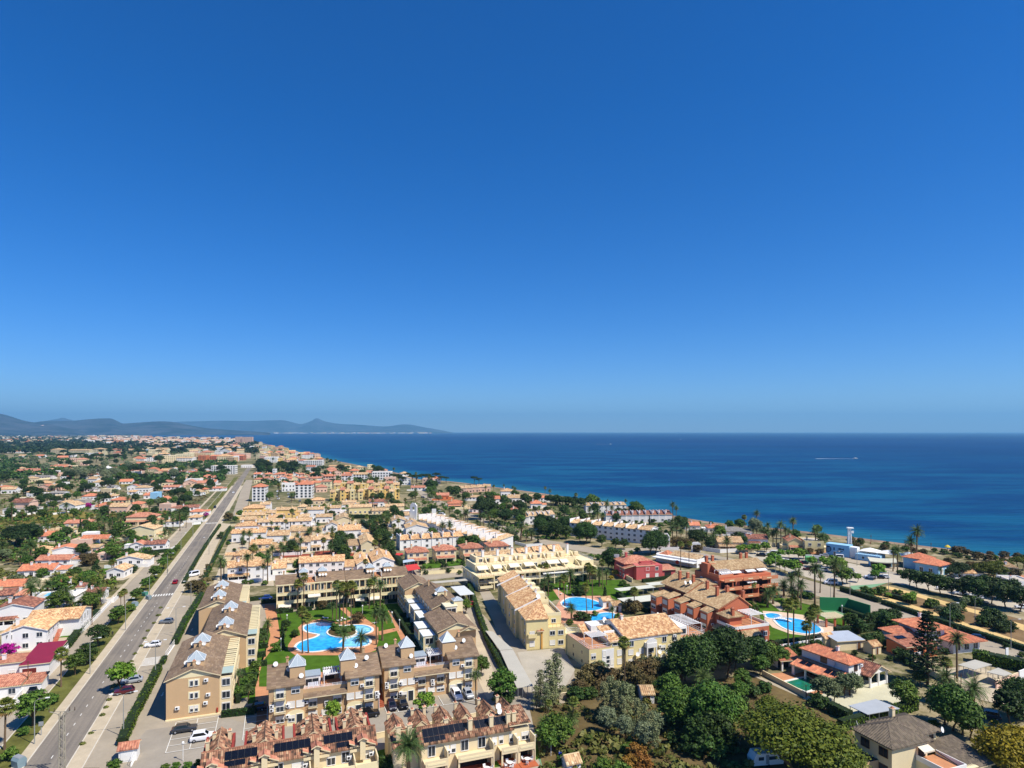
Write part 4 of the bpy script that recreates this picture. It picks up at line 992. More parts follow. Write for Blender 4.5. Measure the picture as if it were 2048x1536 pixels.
# --- east block of the court, gable to the camera
b=kb('apartment_block','tan block with white conservatories stepped toward the palm court and a cream pyramid roof light','apartment building',61.5,16)
for x0,x1,y0,y1,h in((0,10.4,0,17,7.0),(2.4,11.6,17.02,42,8.4),(-1,8,42.02,56,8.4)):
 b.box(x0,x1,y0,y1,0,h,WL['tan']);b.gable(x0,x1,y0,y1-.2,h,h+1.9,'shingle',WL['pale'],'y',.4)
 n=int((y1-y0)/3.4);b.wins('L',[y0+1.8+i*3.4 for i in range(n)],(1,3.7,6.2)[:3 if h>8 else 2],x0,1.7,1.4,'gh');b.wins('R',[y0+2+i*4 for i in range(int((y1-y0)/4))],(1,3.8),x1,1.1,1.1,'bgh')
b.skylight(9.4,15.4,7.5,10.6,2.6,.9,WL['pale']);b.box(5.2,8.6,12.5,16.9,7.02,9.6,WL['pale'],'dormer');b.win(6.9,12.5,7.7,2.6,1.5,0,'g');b.box(5,8.8,12.3,16.9,9.61,9.75,M('cream_roofing',(226,214,180),.05),'dormer_roof')
b.gable(5.6,10.8,-.9,3,6.6,7.7,'shingle',WL['pale'],'y',.3,name='porch_roof')
for y0,y1,x0,z in((2,7,-3.6,5.4),(9,15,-3.4,5.4),(18,25,-1.2,5.6),(27,33,-1.0,5.6),(35,41,-1,5.6)):
 b.box(x0,x0+3.3,y0,y1,0,z,WL['cream'],'conservatory');b.box(x0-.15,x0+3.35,y0-.15,y1+.15,z+.01,z+.16,M('white_roof_sheet',(222,224,220),.05),'conservatory_roof')
 b.wins('L',[y0+1.2+i*1.9 for i in range(int((y1-y0)/1.9))],(.6,3.3),x0,1.5,1.7,'g');b.wins('F',[x0+1.6],(.6,3.3),y0,2,1.7,'g')
b.pergola(-1.3,2.2,37,41.5,6.4,6,'y',WL['pale'])
for i in range(3):b.dish(5+i*1.1,24+i,10,.4,.5)
b.skylight(7.2,26,9.6,11.0,3.0,1.2,WL['pale']);b.chimney(7.4,22,9.6,11.6,WL['tan'],.5);b.chimney(6,38,9.6,11.4,WL['tan'],.5)
# --- blocks closing the court, white balcony grid
def apt_back(label,x,y,w,group,awn):
 b=kb('apartment_block',label,'apartment building',x,y,0,group);d=12.5
 b.box(0,w,2.2,d,0,8.4,WL['tan']);m_=w*.42
 for x0,x1 in((0,m_),(w-m_,w)):b.gable(x0,x1,2.2,d,8.4,10.6,'shingle',WL['tan'],'x',.4)
 b.box(m_+.05,w-m_-.05,2.6,d-.1,8.41,8.5,TERRA,'terrace_floor');b.pergola(m_+.2,w-m_-.2,2.8,5.6,10.6,5,'x',WHITE,True,.12,8.5)
 def grid(m):
  n=int(w/1.9)
  for i in range(n+1):
   X=.1+i*(w-.5)/n;m.box(X,X+.28,0,.3,5.5,8.6)
   if i%2==0:m.box(X,X+.28,.02,.3,0,5.2)
  m.box(0,w,-.02,2.19,5.2,5.5);m.box(0,w,-.03,.35,8.6,8.85);m.box(0,w,-.025,2.18,2.5,2.75)
  m.box(.02,w-.02,.04,.18,5.5,6.1);m.box(.02,w-.02,.05,.2,2.75,3.6)
 b.part('balcony_grid',WL['pale'],grid)
 n=int(w/2.1);b.wins('F',[1.1+i*(w-2.2)/(n-1)for i in range(n)],(.4,3.1,5.9),2.2,1.6,1.9,'ddo')
 for X,z,ww in awn:b.awning(X,-.05,z,ww,1.5,.6)
 for X in(m_-.5,w-m_+2.2):b.skylight(X,6.2,9.4,11.5,2.8,1.3,WL['sand']);[b.dish(X-1+k,4.4,9.6,.4,.45)for k in range(3)]
 b.wins('R',[5,9],(1,3.8,6.4),w,1.2,1.2,'gb');b.chimney(2.4,8,10,11.6,WL['tan'],.5)
 return b
apt_back('tan block with white balcony grid behind the palm court, beside the parked dark blue car',21,75.5,22.2,'balcony grid blocks',((2.6,2.5,4),(12,5.1,4)))
apt_back('tan block with white balcony grid behind the palm court, next to the red canopy',44,75,21,'balcony grid blocks',((9,2.5,4),(4,2.4,3)))
# --- front row terraced houses with solar panels
def rowhouse_front(b,x0,x1,yr,yf,zr,ze,tile='brownred',corr=.36):
 b.gable(x0,x1,yf,yr+(yr-yf),ze,zr,tile,WL['cream'],'x',.3,corr)
def wing(b,x0,x1,y0,y1,zr,ze,red=True):
 b.box(x0+.35,x1-.35,y0,y1-.4,0,ze-.25,WL['cream']);b.gable(x0+.4,x1-.4,y0,y1,ze,zr,'brownred',WL['cream'],'y',.12,.36)
 if red:
  for X in(x0,x1-.4):b.box(X,X+.38,y0+.2,y1-.1,ze-1.2,ze+.35,WL['redwall'],'party_wall')
 xm=(x0+x1)/2
 for X,Y in((xm-.9,y0+4.6),(xm+1.5,y0+4.9),(xm-1.7,y0+1.8),(xm+1.9,y0+2.0)):
  if x0+.5<X<x1-.5:b.chimney(X,Y,ze-.2,zr+.25,WL['cream'],.55)
b=kb('terraced_house_row','mottled red tiled terrace with three solar arrays and dark red party walls','terraced houses',10.3,-37.6)
b.box(0,27.5,2.6,7.8,0,5.3,WL['cream']);rowhouse_front(b,0,27.5,5.2,2.4,7.3,5.5)
b.shed(.2,27.3,7.9,10.2,5.0,4.2,'brownred',.05,.36,'back_roof');b.box(.3,27.2,7.82,10,0,4.1,WL['cream'])
for x0,x1 in((-.3,4.4),(6.0,12.6),(14.0,20.6),(21.4,27.4)):wing(b,x0,x1,6.2,13.4,7.5,5.9)
tl=math.atan2(1.8,2.8)
b.solar(3.3,3.35,6.28,5,1,tl,1.0,1.55);b.solar(3.3,2.45,5.68,2,1,tl,1.6,.95)
b.solar(10.9,3.35,6.28,6,1,tl,.97,1.55);b.solar(18.9,3.35,6.28,5,1,tl,.97,1.55);b.solar(20.9,2.45,5.68,2,1,tl,1.45,.95)
for X in(1.6,9.4,17.6,25.2):
 b.box(X-.45,X+.45,1.5,3.2,3.4,7.0,WL['cream'],'chimney_stack');b.gable(X-.8,X+.8,1.3,3.0,6.9,7.3,'brick',None,'y',.1)
 for k in(-1,1):b.prism([(X+k*.46,2.1),(X+k*2.1,2.1),(X+k*2.1,2.6),(X+k*.46,2.6)],4.6,5.6,WL['cream'],'dormer_wall');b.shed(min(X+k*.46,X+k*2.2),max(X+k*.46,X+k*2.2),1.9,3.0,5.6 if k>0 else 6.4,6.4 if k>0 else 5.6,'brick',.05,.36,'dormer_roof',None,True)if k<0 else b.shed(X+.46,X+2.2,1.9,3.0,6.4,5.6,'brick',.05,.36,'dormer_roof',None,True)
for X,st,w_ in((3.6,'d',1.2),(6.6,'h',1.4),(11.6,'d',1.3),(14.6,'b',1.7),(20,'g',1.3),(22.4,'d',1.2),(25.9,'h',1.2)):b.win(X,2.6,2.9,w_,1.9 if st=='d' else 1.3,0,st)
for x0,x1 in((2.2,8.2),(10.4,16.4),(18.6,23.6),(24.0,27.4)):
 b.box(x0,x1,-.2,2.58,2.5,2.7,WL['cream'],'balcony_slab');b.box(x0,x1,-.35,-.2,2.3,3.6,WL['pale'],'balcony_front');b.box(x1+.003,x1+.2,-.34,2.57,2.2,4.4,WL['cream'],'balcony_wall');b.ac(x1-.6,2.57,3.4)
b.wins('R',[4,6],(1,3.4),27.5,.9,1.0,'gb')
b=kb('terraced_house_row','row of terraced houses with black solar arrays, balconies and tiled patios with white chairs','terraced houses',41,-41.2)
b.box(4.2,24.4,2.6,7.6,0,5.4,WL['cream']);rowhouse_front(b,4.0,21.0,5.0,2.4,7.4,5.7);b.shed(20.6,24.4,2.4,7.4,6.2,7.4,'brownred',.2,.36)
b.box(-.4,4.1,4.5,10,0,4.6,WL['cream']);b.shed(-.4,4.1,4.3,7.6,4.6,6.0,'brownred',.2,.36);b.shed(.6,4.3,7.7,9.9,6.2,5.2,'brownred',.2,.36)
b.box(4.3,24.3,7.65,10,0,4.5,WL['cream']);b.shed(4.2,24.2,7.66,10.2,5.4,4.4,'brownred',.05,.36,'back_roof')
for x0,x1 in((-.9,3.0),(3.5,7.6),(8.1,12.0),(12.3,15.8),(16.9,20.6),(20.9,24.4)):wing(b,x0,x1,8.5,13.2,6.9,5.5,False)
tl=math.atan2(1.7,2.6)
b.solar(4.6,3.2,6.3,8,1,tl,.97,1.6);b.solar(4.6,2.35,5.74,4,1,tl,.97,.98);b.solar(14.2,3.2,6.3,7,1,tl,.97,1.6)
for X in(.6,2.6,13.2,20.5,21.6,9.2,17.2):b.chimney(X,3.4 if X>12 else 5.2,5.6,8.1,WL['cream'],.75)
b.dish(19.3,4.8,7.2,.5,.6);b.dish(19.9,7.2,7.0,.4,.65)
for X,w_,st in((6,1.2,'d'),(8.6,.8,'h'),(9.9,.8,'h'),(12,1.3,'d'),(15.2,1.3,'d'),(17.6,.7,'h'),(18.9,.7,'h'),(21.2,1.3,'h'),(23.6,1.3,'h')):b.win(X,2.6,3.1,w_,1.9 if st=='d' else 1.3,0,st)
for x0,x1 in((4.4,8.2),(10.2,16.6),(18.2,21.2),(21.5,24.5)):
 b.box(x0,x1,.3,2.58,2.55,2.75,WL['cream'],'balcony_slab');b.box(x0,x1,.15,.3,2.3,3.55,WL['cream'],'balcony_front');b.box(x0+.3,x1-.3,.1,.148,2.75,3.1,WL['pale'],'balcony_band')
 b.box(x0,x0+.3,.32,.6,0,2.54,WL['cream'],'pillar');b.box(x1-.3,x1,.32,.6,0,2.54,WL['cream'],'pillar');b.opening((x0+x1)/2,2.6,.1,x1-x0-.8,2.2)
 b.box(x0-.1,x1+.1,-1.6,2.59,.05,.16,M('patio_tiles',(178,96,60),.12,1),'patio');b.box(x1+.003,x1+.2,.16,2.57,.2,4.6,WL['cream'],'side_wall');b.ac(x1+.9,2.59,3.2)
b.wins('R',[4,6],(1,3.4),24.4,.9,1.0,'gb')
# patio tables and chairs
def chair_me():
 def b_():
  m=MB();m.box(-.24,.24,-.24,.24,.4,.45);m.mesh([(-.24,.2,.45),(.24,.2,.45),(.24,.3,.88),(-.24,.3,.88),(-.24,.25,.45),(.24,.25,.45),(.24,.35,.88),(-.24,.35,.88)],[(0,1,2,3),(5,4,7,6),(3,2,6,7),(0,3,7,4),(1,5,6,2)])
  for x in(-.24,.2):m.box(x,x+.04,-.24,.2,.62,.66)
  return m.data('seat',[WHITE])
 def l_():m=MB();m.box(-.02,.02,-.02,.02,0,.4);return m.data('leg',[WHITE])
 return cached('chair',b_),cached('chairleg',l_)
def table_me():
 def b_():m=MB();m.disc((0,0,.7),.55,(0,0,1),12,0,.04);return m.data('tabletop',[WHITE])
 def l_():m=MB();m.tube([(0,0,0),(0,0,.7)],.05,6);m.tube([(0,0,0),(0,0,.04)],.3,8);return m.data('pedestal',[WHITE])
 return cached('table',b_),cached('tleg',l_)
def chair(p,rz,label,group,z=.16):
 o=thing('garden_chair',label,'chair',(p.x,p.y,z),rz,group);s,l=chair_me();obj('seat',s,o)
 for x in(-.2,.2):
  for y in(-.2,.2):obj('leg',l,o,(x,y,0))
def table(p,label,group,z=.16):
 o=thing('garden_table',label,'table',(p.x,p.y,z),0,group);a,c=table_me();obj('tabletop',a,o);obj('pedestal',c,o)
for(x,y),where,n in(((47.2,-42.0),'patio next to the shaggy palm',2),((52.4,-41.7),'wide patio below the double balcony',3),((56.2,-41.6),'double patio, table nearer the lawn',4),((60.6,-41.3),'patio with a pillar at the lawn edge',4),((64.0,-41.2),'end patio by the green court',3)):
 q=K(x,y);table(q,'round white plastic table on the '+where,'white patio tables')
 for i in range(n):
  a=i*6.28/n+.5;c=q+Vector((math.cos(a)*.85,math.sin(a)*.85,0));chair(c,a-math.pi/2,'white chair, '+(('sea side','house side','avenue side','lawn side')[int(round((a-TH)/(math.pi/2)))%4]if n>3 else('seaward side','house side','avenue side')[i])+' of table, '+where,'chairs on the '+where)
  # ---------------------------------------------------------------- cream, terracotta and pink houses east of the palm court
RAILW=WHITE
b=kb('apartment_house','cream house with stepped orange tile roof and sunny roof terraces beside the hedge lane','apartment building',85.6,13.4,R(-8.5))
for y0,y1,x0,h in((0,10,0,8.4),(10.02,24,-.8,8.6),(24.02,38,.2,8.8),(38.02,47,.8,8.8)):
 b.box(x0,6.2,y0,y1,0,h,WL['yellow']);b.wins('L',[y0+2+i*3.6 for i in range(int((y1-y0)/3.6))],(1,3.8,6.4),x0,.9,1.2,'bgh')
 if y0>0:b.shed(x0,6.3,y0,y1,h,h+2.7,'orange',.2,.42,wall=WL['white'],side=True)
 b.box(x0-.7,x0-.01,y0+3,y0+4.2,2.2,7.4,WL['yellow'],'bay')
def f(m):
 slope(m,(-.3,10,8.2),(-.3,-.4,8.2),(6.2,9.9,11.2),(6.2,10,11.2),0,.42);slope(m,(-.3,-.4,8.2),(6.3,-.4,8.2),(6.3,9.9,11.2),(6.2,9.9,11.2),0,.42)
b.part('roof',T['orange'],f)
for Y,z in((9.8,8.2),(24,8.4),(38,8.6)):b.part('parapet',WL['white'],lambda m:m.yprism([(-1.2,z-.2),(6.5,z+3.0),(6.5,z+3.4),(-1.2,z+.2)],Y-.12,Y+.12))
b.box(6.22,11,0,14,0,5.6,WL['yellow']);b.box(6.22,10.6,2.4,14,5.62,8.2,WL['yellow']);b.box(6.23,11.6,14.02,44,0,5.8,WL['yellow']);b.box(6.24,10.4,15,43,5.82,8.6,WL['cream'])
b.box(6.3,13.5,.4,8,0,2.9,WL['yellow'])
for x1,y0,y1,z in((10.6,2.4,14,8.2),(10.4,15,43,8.6)):b.parapet(6.3,x1,y0,y1,z,.9,WL['pale'],.16,M('cream_terrace',(222,196,150),.08,.5),sides='FR')
b.rail([(6.4,.15),(10.9,.15),(10.9,14)],5.6,1.0,M('rail_brick',(180,120,90),.1),'railing');b.rail([(13.4,.5),(13.4,8),(11.2,8)],2.95,1.0)
b.rail([(11.5,14.2),(11.5,43.8)],5.85,1.0);b.rail([(10.3,2.6),(10.3,14)],9.1,.4)
for Y in(17,23,29,35):b.box(7.2,9.8,Y,Y+2.4,8.65,10.8,WL['pale'],'roof_room');b.win(9.8,Y+1.2,9.1,1.2,1.2,1,'g');b.dish(8.4,Y+3.4,8.7,.4,.5);b.chimney(6.9,Y+.2,9.6,12.0,WL['white'],.6)
b.dish(5.9,10.6,10.9,.5,.8)
b.wins('F',[1.6],(.9,3.6),0,1.3,1.3,'b');b.wins('F',[7.4,9.8],(.9,3.6),0,1.4,1.2,'gb');b.wins('F',[8.4],(6.3,),2.4,1.2,1.1,'g');b.balcony(1.6,-.01,3.5,2.4,.8,0,WL['yellow'])
b.box(4.1,4.5,-.25,-.002,0,5.6,M('ochre_pipe',(206,150,70),.05),'downpipe');b.shed(2.9,4.9,-.5,1.4,5.0,5.6,'darkred',.05,0,'lean_to_roof')
b.wins('R',[16,20,24,28,32,36,40],(1,3.4),11.6,1.6,1.7,'gd')
# yellow house with orange roof
b=kb('apartment_house','pale yellow house with broad orange roof, white stair bays and a curved roof terrace','apartment building',94.6,-6.4)
b.box(0,10,0,13,0,5.4,WL['yellow']);b.box(10.01,26.5,-.9,13,0,7.5,WL['yellow']);b.box(26.51,35,0,12,0,5.4,WL['yellow']);b.box(6.2,10,.1,12,5.42,6.7,WL['yellow'])
b.gable(10,26.6,-.9,14.5,7.5,10.0,'orange',WL['white'],'x',.35,.42,trim=WL['white']);b.shed(6.0,9.9,0,7,6.6,8.6,'orange',.2,.42,wall=WL['white']);b.shed(2.6,6.4,8.2,12,6.6,8.0,'orange',.1,.42)
b.part('white_band',WL['white'],lambda m:m.box(10.6,22.5,-1.0,-.902,6.6,7.3))
b.box(-.01,6.1,.02,12.9,5.41,5.46,TERRA,'terrace_floor');b.rail([(.1,12.8),(.1,.1),(6,.1)],5.45,1.0);b.pergola(1.4,5.9,1.2,5.8,7.9,6,'y',WHITE,True,.14,5.46)
b.part('railing',WHITE,lambda m:[m.tube([(.1+1.6-1.9*math.cos(a),12.8+1.9*math.sin(a),5.5+k),(.1+1.6-1.9*math.cos(a+.32),12.8+1.9*math.sin(a+.32),5.5+k)],.05,4)for k in(.1,.5,.95)for a in[i*.32 for i in range(10)]])
b.part('curved_terrace',WL['yellow'],lambda m:m.prism([(1.7-1.95*math.cos(i*.31),12.98+1.95*math.sin(i*.31))for i in range(11)],0,5.4))
b.box(5.0,8.6,8.6,12.6,5.45,8.3,WHITE,'roof_room');b.box(6.2,9.2,3.6,4.0,6.72,8.2,WL['white'],'screen_wall');b.win(8,.05,5.6,2.6,1.1,0,'g')
b.box(26.6,30.0,1.2,11,5.42,7.8,WHITE,'roof_room');b.win(28.3,1.2,5.8,2.6,1.5,0,'g');b.win(28.3,-.003,3.9,2.8,1.3,0,'g');b.box(26.8,34.8,.1,11.9,5.41,5.45,TERRA,'terrace_floor')
b.pergola(30.2,34.7,1.0,10.5,8.0,9,'y',WHITE,True,.14,5.46);b.rail([(30,.12),(34.9,.12),(34.9,11.9)],5.45,1.0)
for x0,x1 in((3.6,7.0),(25.2,29.4)):b.box(x0,x1,-.06 if x0<10 else-.95,-.003 if x0<10 else-.902,0,5.0,WL['white'],'stair_bay')
for X in(5.9,27.6):
 for k in range(3):b.win(X-.6,-.06 if X<10 else-.95,.5+k*1.0,.9,.7,0,'o')
 b.win(X+.6,-.06 if X<10 else-.95,1.0,.8,1.2,0,'b');b.win(X-1.6,-.06 if X<10 else-.95,3.2,.8,1.4,0,'b')
b.wins('F',[1.2,8.6],(.8,3.0),0,1.2,1.3,'hb');b.wins('F',[11.4,14.5,21,23.4],(.7,3.1),-.9,1.3,1.2,'bgh');b.wins('F',[11.6,21.4,24.6],(5.2,),-.9,1.2,1.4,'gd');b.wins('F',[31.5,33.6],(.7,3.1),0,1.2,1.2,'bh')
b.box(15.4,18.4,-2.2,-.91,4.6,5.8,WL['white'],'porch');b.box(15.4,15.7,-2.2,-1.9,0,4.59,WL['white'],'pillar');b.box(18.1,18.4,-2.2,-1.9,0,4.59,WL['white'],'pillar');b.part('porch_arch',WL['white'],lambda m:m.yprism([(15.4,5.81),(18.4,5.81),(18.4,6.4),(17.6,6.9),(16.2,6.9),(15.4,6.4)],-2.1,-1.9));b.door(17,-.905,.1,1.3,2.3);b.win(17,-.905,3.0,2.4,1.4,0,'g')
for X,z in((13.0,2.4),(19.6,2.2),(21.8,1.8),(32.6,4.2)):b.dish(X,-1.5 if X<27 else-.6,z,.1,.6)
for X,z in((20,4.0),(24.4,6.2),(33.2,1.9),(34.3,1.9)):b.ac(X,-.905 if X<27 else-.003,z)
b.wins('L',[4,9],(.9,3.1),0,.6,.8,'o');b.chimney(13,6.4,9.6,10.9,WL['white'],.6);b.dish(9.4,9.6,8.3,.5,.9);b.dish(26.6,10,8,.4,.6)
# long cream terraces
b=kb('apartment_house','long cream house with three tiers of terraces and cream awnings behind the pool garden','apartment building',91.6,78.2,R(1))
W_=51
b.box(0,W_,2.2,19,0,5.5,WL['pale']);b.box(0,W_,.0,2.19,2.5,2.8,WL['pale'],'balcony_slab');b.box(0,W_,-.1,2.18,5.2,5.5,WL['pale'],'balcony_slab');b.box(1.5,W_-6,7.0,19,5.52,8.3,WL['pale']);b.box(3,W_-9,11,19,8.32,10.4,WL['cream'])
for i in range(9):
 X=.3+i*6.3;b.box(X,X+.35,-.05,2.17,0,2.49,WL['pale'],'pillar');b.box(X+.01,X+.34,-.04,2.17,2.82,5.19,WL['pale'],'pillar')
 if X>2 and X<45:b.part('party_wall',WL['pale'],lambda m:m.xprism([(2.6,5.52),(11,5.52),(11,10.2),(7,7.6),(4,6.6)],X,X+.3))
b.rail([(0,0),(W_,0)],5.5,1.0,M('terrace_rail',(196,130,100),.1),'railing',1.6);b.rail([(0,.05),(W_,.05)],2.8,1.0,WHITE,'railing',1.6);b.rail([(2,7.2),(W_-6,7.2)],8.32,.9,M('terrace_rail',(196,130,100),.1),'railing',1.6)
for x0,x1,z in((4.2,13,10.4),(14,21,10.7),(22,28,11),(29,35,11.2),(36,41.4,11.4)):b.gable(x0,x1,11.5,19,z-1.0,z+.9,'tan' if x0<20 else 'orange',WL['cream'],'x',.15,0,apex=.6)
for i in range(7):b.chimney(6+i*6.2,11.5,9,13.0,WL['white'],.9);b.box(8.4+i*6.2,10.2+i*6.2,9.6,11,8.33,10.0,WL['cream'],'stair_tower')
for X,z,w_ in((4,7.9,4.2),(10,7.9,3.6),(17,7.9,4),(23.4,7.9,4),(34,8.0,5.2),(39,8.0,3.4)):b.awning(X,6.95,z,w_,2.6,.9)
for X in(30,36):b.awning(X,2.1,5.0,6,2.4,.6,WHITE)
b.wins('F',[2.4+i*3.1 for i in range(15)],(.4,3.2),2.2,1.7,1.8,'do');b.wins('F',[3+i*3.4 for i in range(12)],(5.7,),7.0,1.4,1.8,'dg');b.wins('F',[5+i*3.1 for i in range(11)],(8.5,),11,1.3,1.3,'gb');b.wins('L',[4,8,12,16],(1,3.6),0,1.1,1.1,'gb')
b.box(0,5.8,-2.0,-.12,5.1,5.5,WL['yellow'],'corner_balcony');b.rail([(0,-1.95),(5.8,-1.95)],5.5,1,M('terrace_rail',(196,130,100),.1));b.balcony(3,-.2,1.4,5,1.8,0,WL['pale'])
b.box(W_-5.5,W_,3,16,5.52,7.4,WL['pale']);b.rail([(W_-5.4,3.1),(W_-.1,3.1),(W_-.1,15.9)],7.42,1.0);b.part('ramp_wall',WL['pale'],lambda m:m.yprism([(W_-9,8.4),(W_-1,7.4),(W_-1,7.8),(W_-9,11.6)],13,13.3))
# terracotta apartments
b=kb('apartment_house','terracotta apartments with staggered bays, straw coloured roofs and tall chimneys beside the oval pool','apartment building',137,-8)
b.box(2.2,13,8,38,0,8.6,WL['terra']);b.gable(2.2,13.4,8,24,9.6,12.6,'olive',WL['terra'],'y',.3,.45,trim=WL['terralight'],apex=.62);b.gable(3.2,12.4,24.2,38,10.2,13.0,'olive',WL['terra'],'y',.3,.45,trim=WL['terralight'],apex=.6);b.box(4.4,12.8,8.02,37.9,8.62,10.1,WL['terra'])
b.parapet(2.2,4.4,8.5,23,8.62,.9,WL['terralight'],.15,sides='FL');b.wins('L',[11+i*3 for i in range(4)],(8.7,),4.4,2.4,1.3,'g')
for i in range(5):
 y0=9.5+i*5.6;x0=-.6-i*.55;b.box(x0,2.19,y0,y0+3.3,0,8.2 if i<4 else 7.4,WL['terra'],'bay');zt=8.2 if i<4 else 7.4
 b.shed(x0,2.1,y0,y0+3.3,zt+.15,zt+1.1,'olive',.15,.45,'bay_roof',side=True)
 b.wins('L',[y0+1.7],(1,3.6,6.2),x0,2.2,1.2,'hb');b.ac(x0+1.6,y0-.003,4.6)
for X,Y,z in((6.4,14,14.0),(9.2,13,14.2),(7.5,20,14.2),(7.6,27,14.5),(6.8,33,14.6),(8.4,31,14.4),(11.5,9,13.5)):b.chimney(X,Y,10,z,WL['terra'],.8)
b.dish(5.2,28,11.4,.5,.7);b.dish(6.0,26.5,11.8,.4,.7)
b.box(1.4,13.2,.4,7.99,0,5.8,WL['terra']);b.shed(1.2,9.2,-1.2,.39,4.4,5.4,'olive',.1,.45,'skirt_roof');b.shed(0,1.38,0,8,4.6,5.6,'olive',.1,.45,'skirt_roof',side=True);b.box(1.5,13.1,.5,7.9,5.81,5.86,TERRA,'terrace_floor');b.parapet(1.4,13.2,.4,8.0,5.81,.8,WL['white'],.15,sides='FRL')
b.box(2.6,6.8,4.0,7.98,5.88,8.4,WL['terra']);b.hip(1.6,6.9,3.6,8,8.4,9.9,'olive',.3,.45);b.chimney(3.6,4.0,8.6,10.6,WL['terra'],.8);b.pergola(8,12.8,1.6,7.6,8.7,6,'y',WHITE,True,.3,5.86)
b.wins('F',[6.4,8.6,11.8],(3.2,),.4,1.2,1.2,'gn');b.wins('F',[11.8,8.8],(.7,),.4,1.2,1.2,'b');b.wins('R',[2.5,5.5],(1,3.4),13.2,1.2,1.2,'gb');b.balcony(13.2,3,2.9,3.4,1.1,1,WL['terralight'])
for k in range(4):b.balcony(13.0,12+k*6.5,3.0,4.6,1.4,1,WL['terralight']);b.balcony(13.0,12+k*6.5,6.0,4.6,1.4,1,WL['terralight']);b.opening(13.01,12+k*6.5,3.0,3.4,2.1,1);b.opening(13.01,12+k*6.5,6.0,3.4,2.1,1)
b=kb('apartment_house','terracotta apartments with four tiers of deep balconies and white awnings next to the car park','apartment building',164.5,28)
b.box(0,22.6,3.4,17,0,9.4,WL['terra']);b.box(2,22,7,17,9.42,11.4,WL['terra']);b.gable(1.6,22.4,6,16.5,11.2,13.4,'olive',WL['terra'],'x',.35,.45,trim=WL['terralight'],apex=.45)
for x0,x1 in((.2,7.6),(8.2,15.0),(15.8,22.8)):
 for z in(2.6,5.6,8.6 if x0<15 else 8.4):b.box(x0,x1,.4 if x0>15 else 1.0,3.39,z-.25,z,WL['terralight'],'balcony_slab');b.box(x0,x1,.2 if x0>15 else .8,.4 if x0>15 else 1.0,z-.3,z+.9,WL['terralight'],'balcony_front');b.box(x0+2,x0+4,.14 if x0>15 else .74,.198 if x0>15 else .798,z+.1,z+.4,WL['pale'],'balcony_band')
 for z in(0,2.62,5.62):b.opening((x0+x1)/2,3.4,z+.05,x1-x0-1.2,2.0)
 b.box(x0,x0+.3,1.02,3.38,0,2.3,WL['terra'],'pillar');b.box(x1-.3,x1,1.02,3.38,2.62,5.3,WL['terra'],'pillar');b.box((x0+x1)/2-.15,(x0+x1)/2+.15,1.02,1.4,5.62,8.3,WL['terra'],'pillar')
for X,Y,z,w_ in((4,6.9,11.0,4.6),(8.6,6.9,11.0,4),(15,6.9,11.0,4),(20,6.9,11.0,4),(12,3.3,8.2,4),(21,3.3,2.4,3)):b.awning(X,Y,z,w_,2.4,.7,WHITE)
b.pergola(.6,5.6,4.2,6.8,11.4,5,'x',WHITE,True,.2,9.42);b.wins('F',[7,11,13,17.6],(9.5,),7.0,1.3,1.7,'gb');b.wins('L',[5,9,13],(1,3.8,6.6),0,1.1,1.1,'gb')
b.box(-3.8,-.01,4,14,0,7.2,WL['terra']);b.gable(-3.8,0,4,14,7.2,8.0,'olive',WL['terra'],'x',.2);b.parapet(-.2,6,3.4,9,9.42,.9,WL['terralight'],.15,sides='FL')
for X in(1.8,4.4,17,19.6):b.chimney(X,12.6,11.4,15.0,WL['terra'],.8)
b.box(-.2,3.2,9.4,13,9.42,13.0,WL['terra'],'lift_tower')
b=B('villa','pink villa with straw tile roof between the carports and the long white restaurant','villa',P(1283,1160),R(14))
b.box(-2,9.5,.5,9,0,5.6,WL['pink']);b.box(-6.5,-2.01,3,12,0,4.8,WL['pink']);b.hip(-5.5,8,4,15,6.2,8.2,'brick',.5);b.shed(-2,6,.5,4,5.6,6.2,M('pink_roofing',(196,110,98),.08),.2,0);b.shed(-6.8,-2,1.5,9,4.7,5.8,'brick',.2,0,side=True);b.box(-5.4,7.8,4.2,14.8,0,6.15,WL['pink']);b.box(9.6,16,1.5,8,0,3.2,WL['pink']);b.shed(9.6,16.2,1.2,8.2,3.3,4.0,'brick',.2);b.chimney(-2,10.5,7,9.2,WL['pink'],.9);b.parapet(.5,6,1.2,3.6,6.2,.7,WL['pink'],.15)
b.wins('F',[3,7],(.9,3.6),.5,1.3,1.3,'gb');b.box(1.6,6.4,.44,.498,3.2,5.2,WL['pink'],'panel');b.wins('L',[3,6],(1,3.4),-6.5,1.2,1.2,'g');b.opening(12.5,1.5,.1,3,2.2)
# carports
def carport(label,cs,z=2.4,mat=None,group=None,posts=True,name='carport'):
 c=sum((Vector((*q,0))for q in cs),Vector())/4;o=thing(name,label,'carport',(c.x,c.y,0),0,group);pts=[(q[0]-c.x,q[1]-c.y)for q in cs]
 mb=MB();mb.prism(pts,z,z+.12);mb_part('roof_sheet',o,[mat or M('pale_sheet',(206,204,186),.06,.3,.8)],mb=mb)
 n=4
 for a,b_ in((pts[0],pts[1]),(pts[3],pts[2])):
  for i in range(n):f=.06+.88*i/(n-1);q=(a[0]+(b_[0]-a[0])*f,a[1]+(b_[1]-a[1])*f);m=MB();m.tube([(q[0],q[1],0),(q[0],q[1],z)],.07,5);mb_part('post',o,[GREYM],mb=m)
 return o
def k4(x0,x1,y0,y1):return[tuple(K(x,y)[:2])for x,y in((x0,y0),(x1,y0),(x1,y1),(x0,y1))]
SHG=M('grey_sheet',(182,176,160),.06,.3,.8)
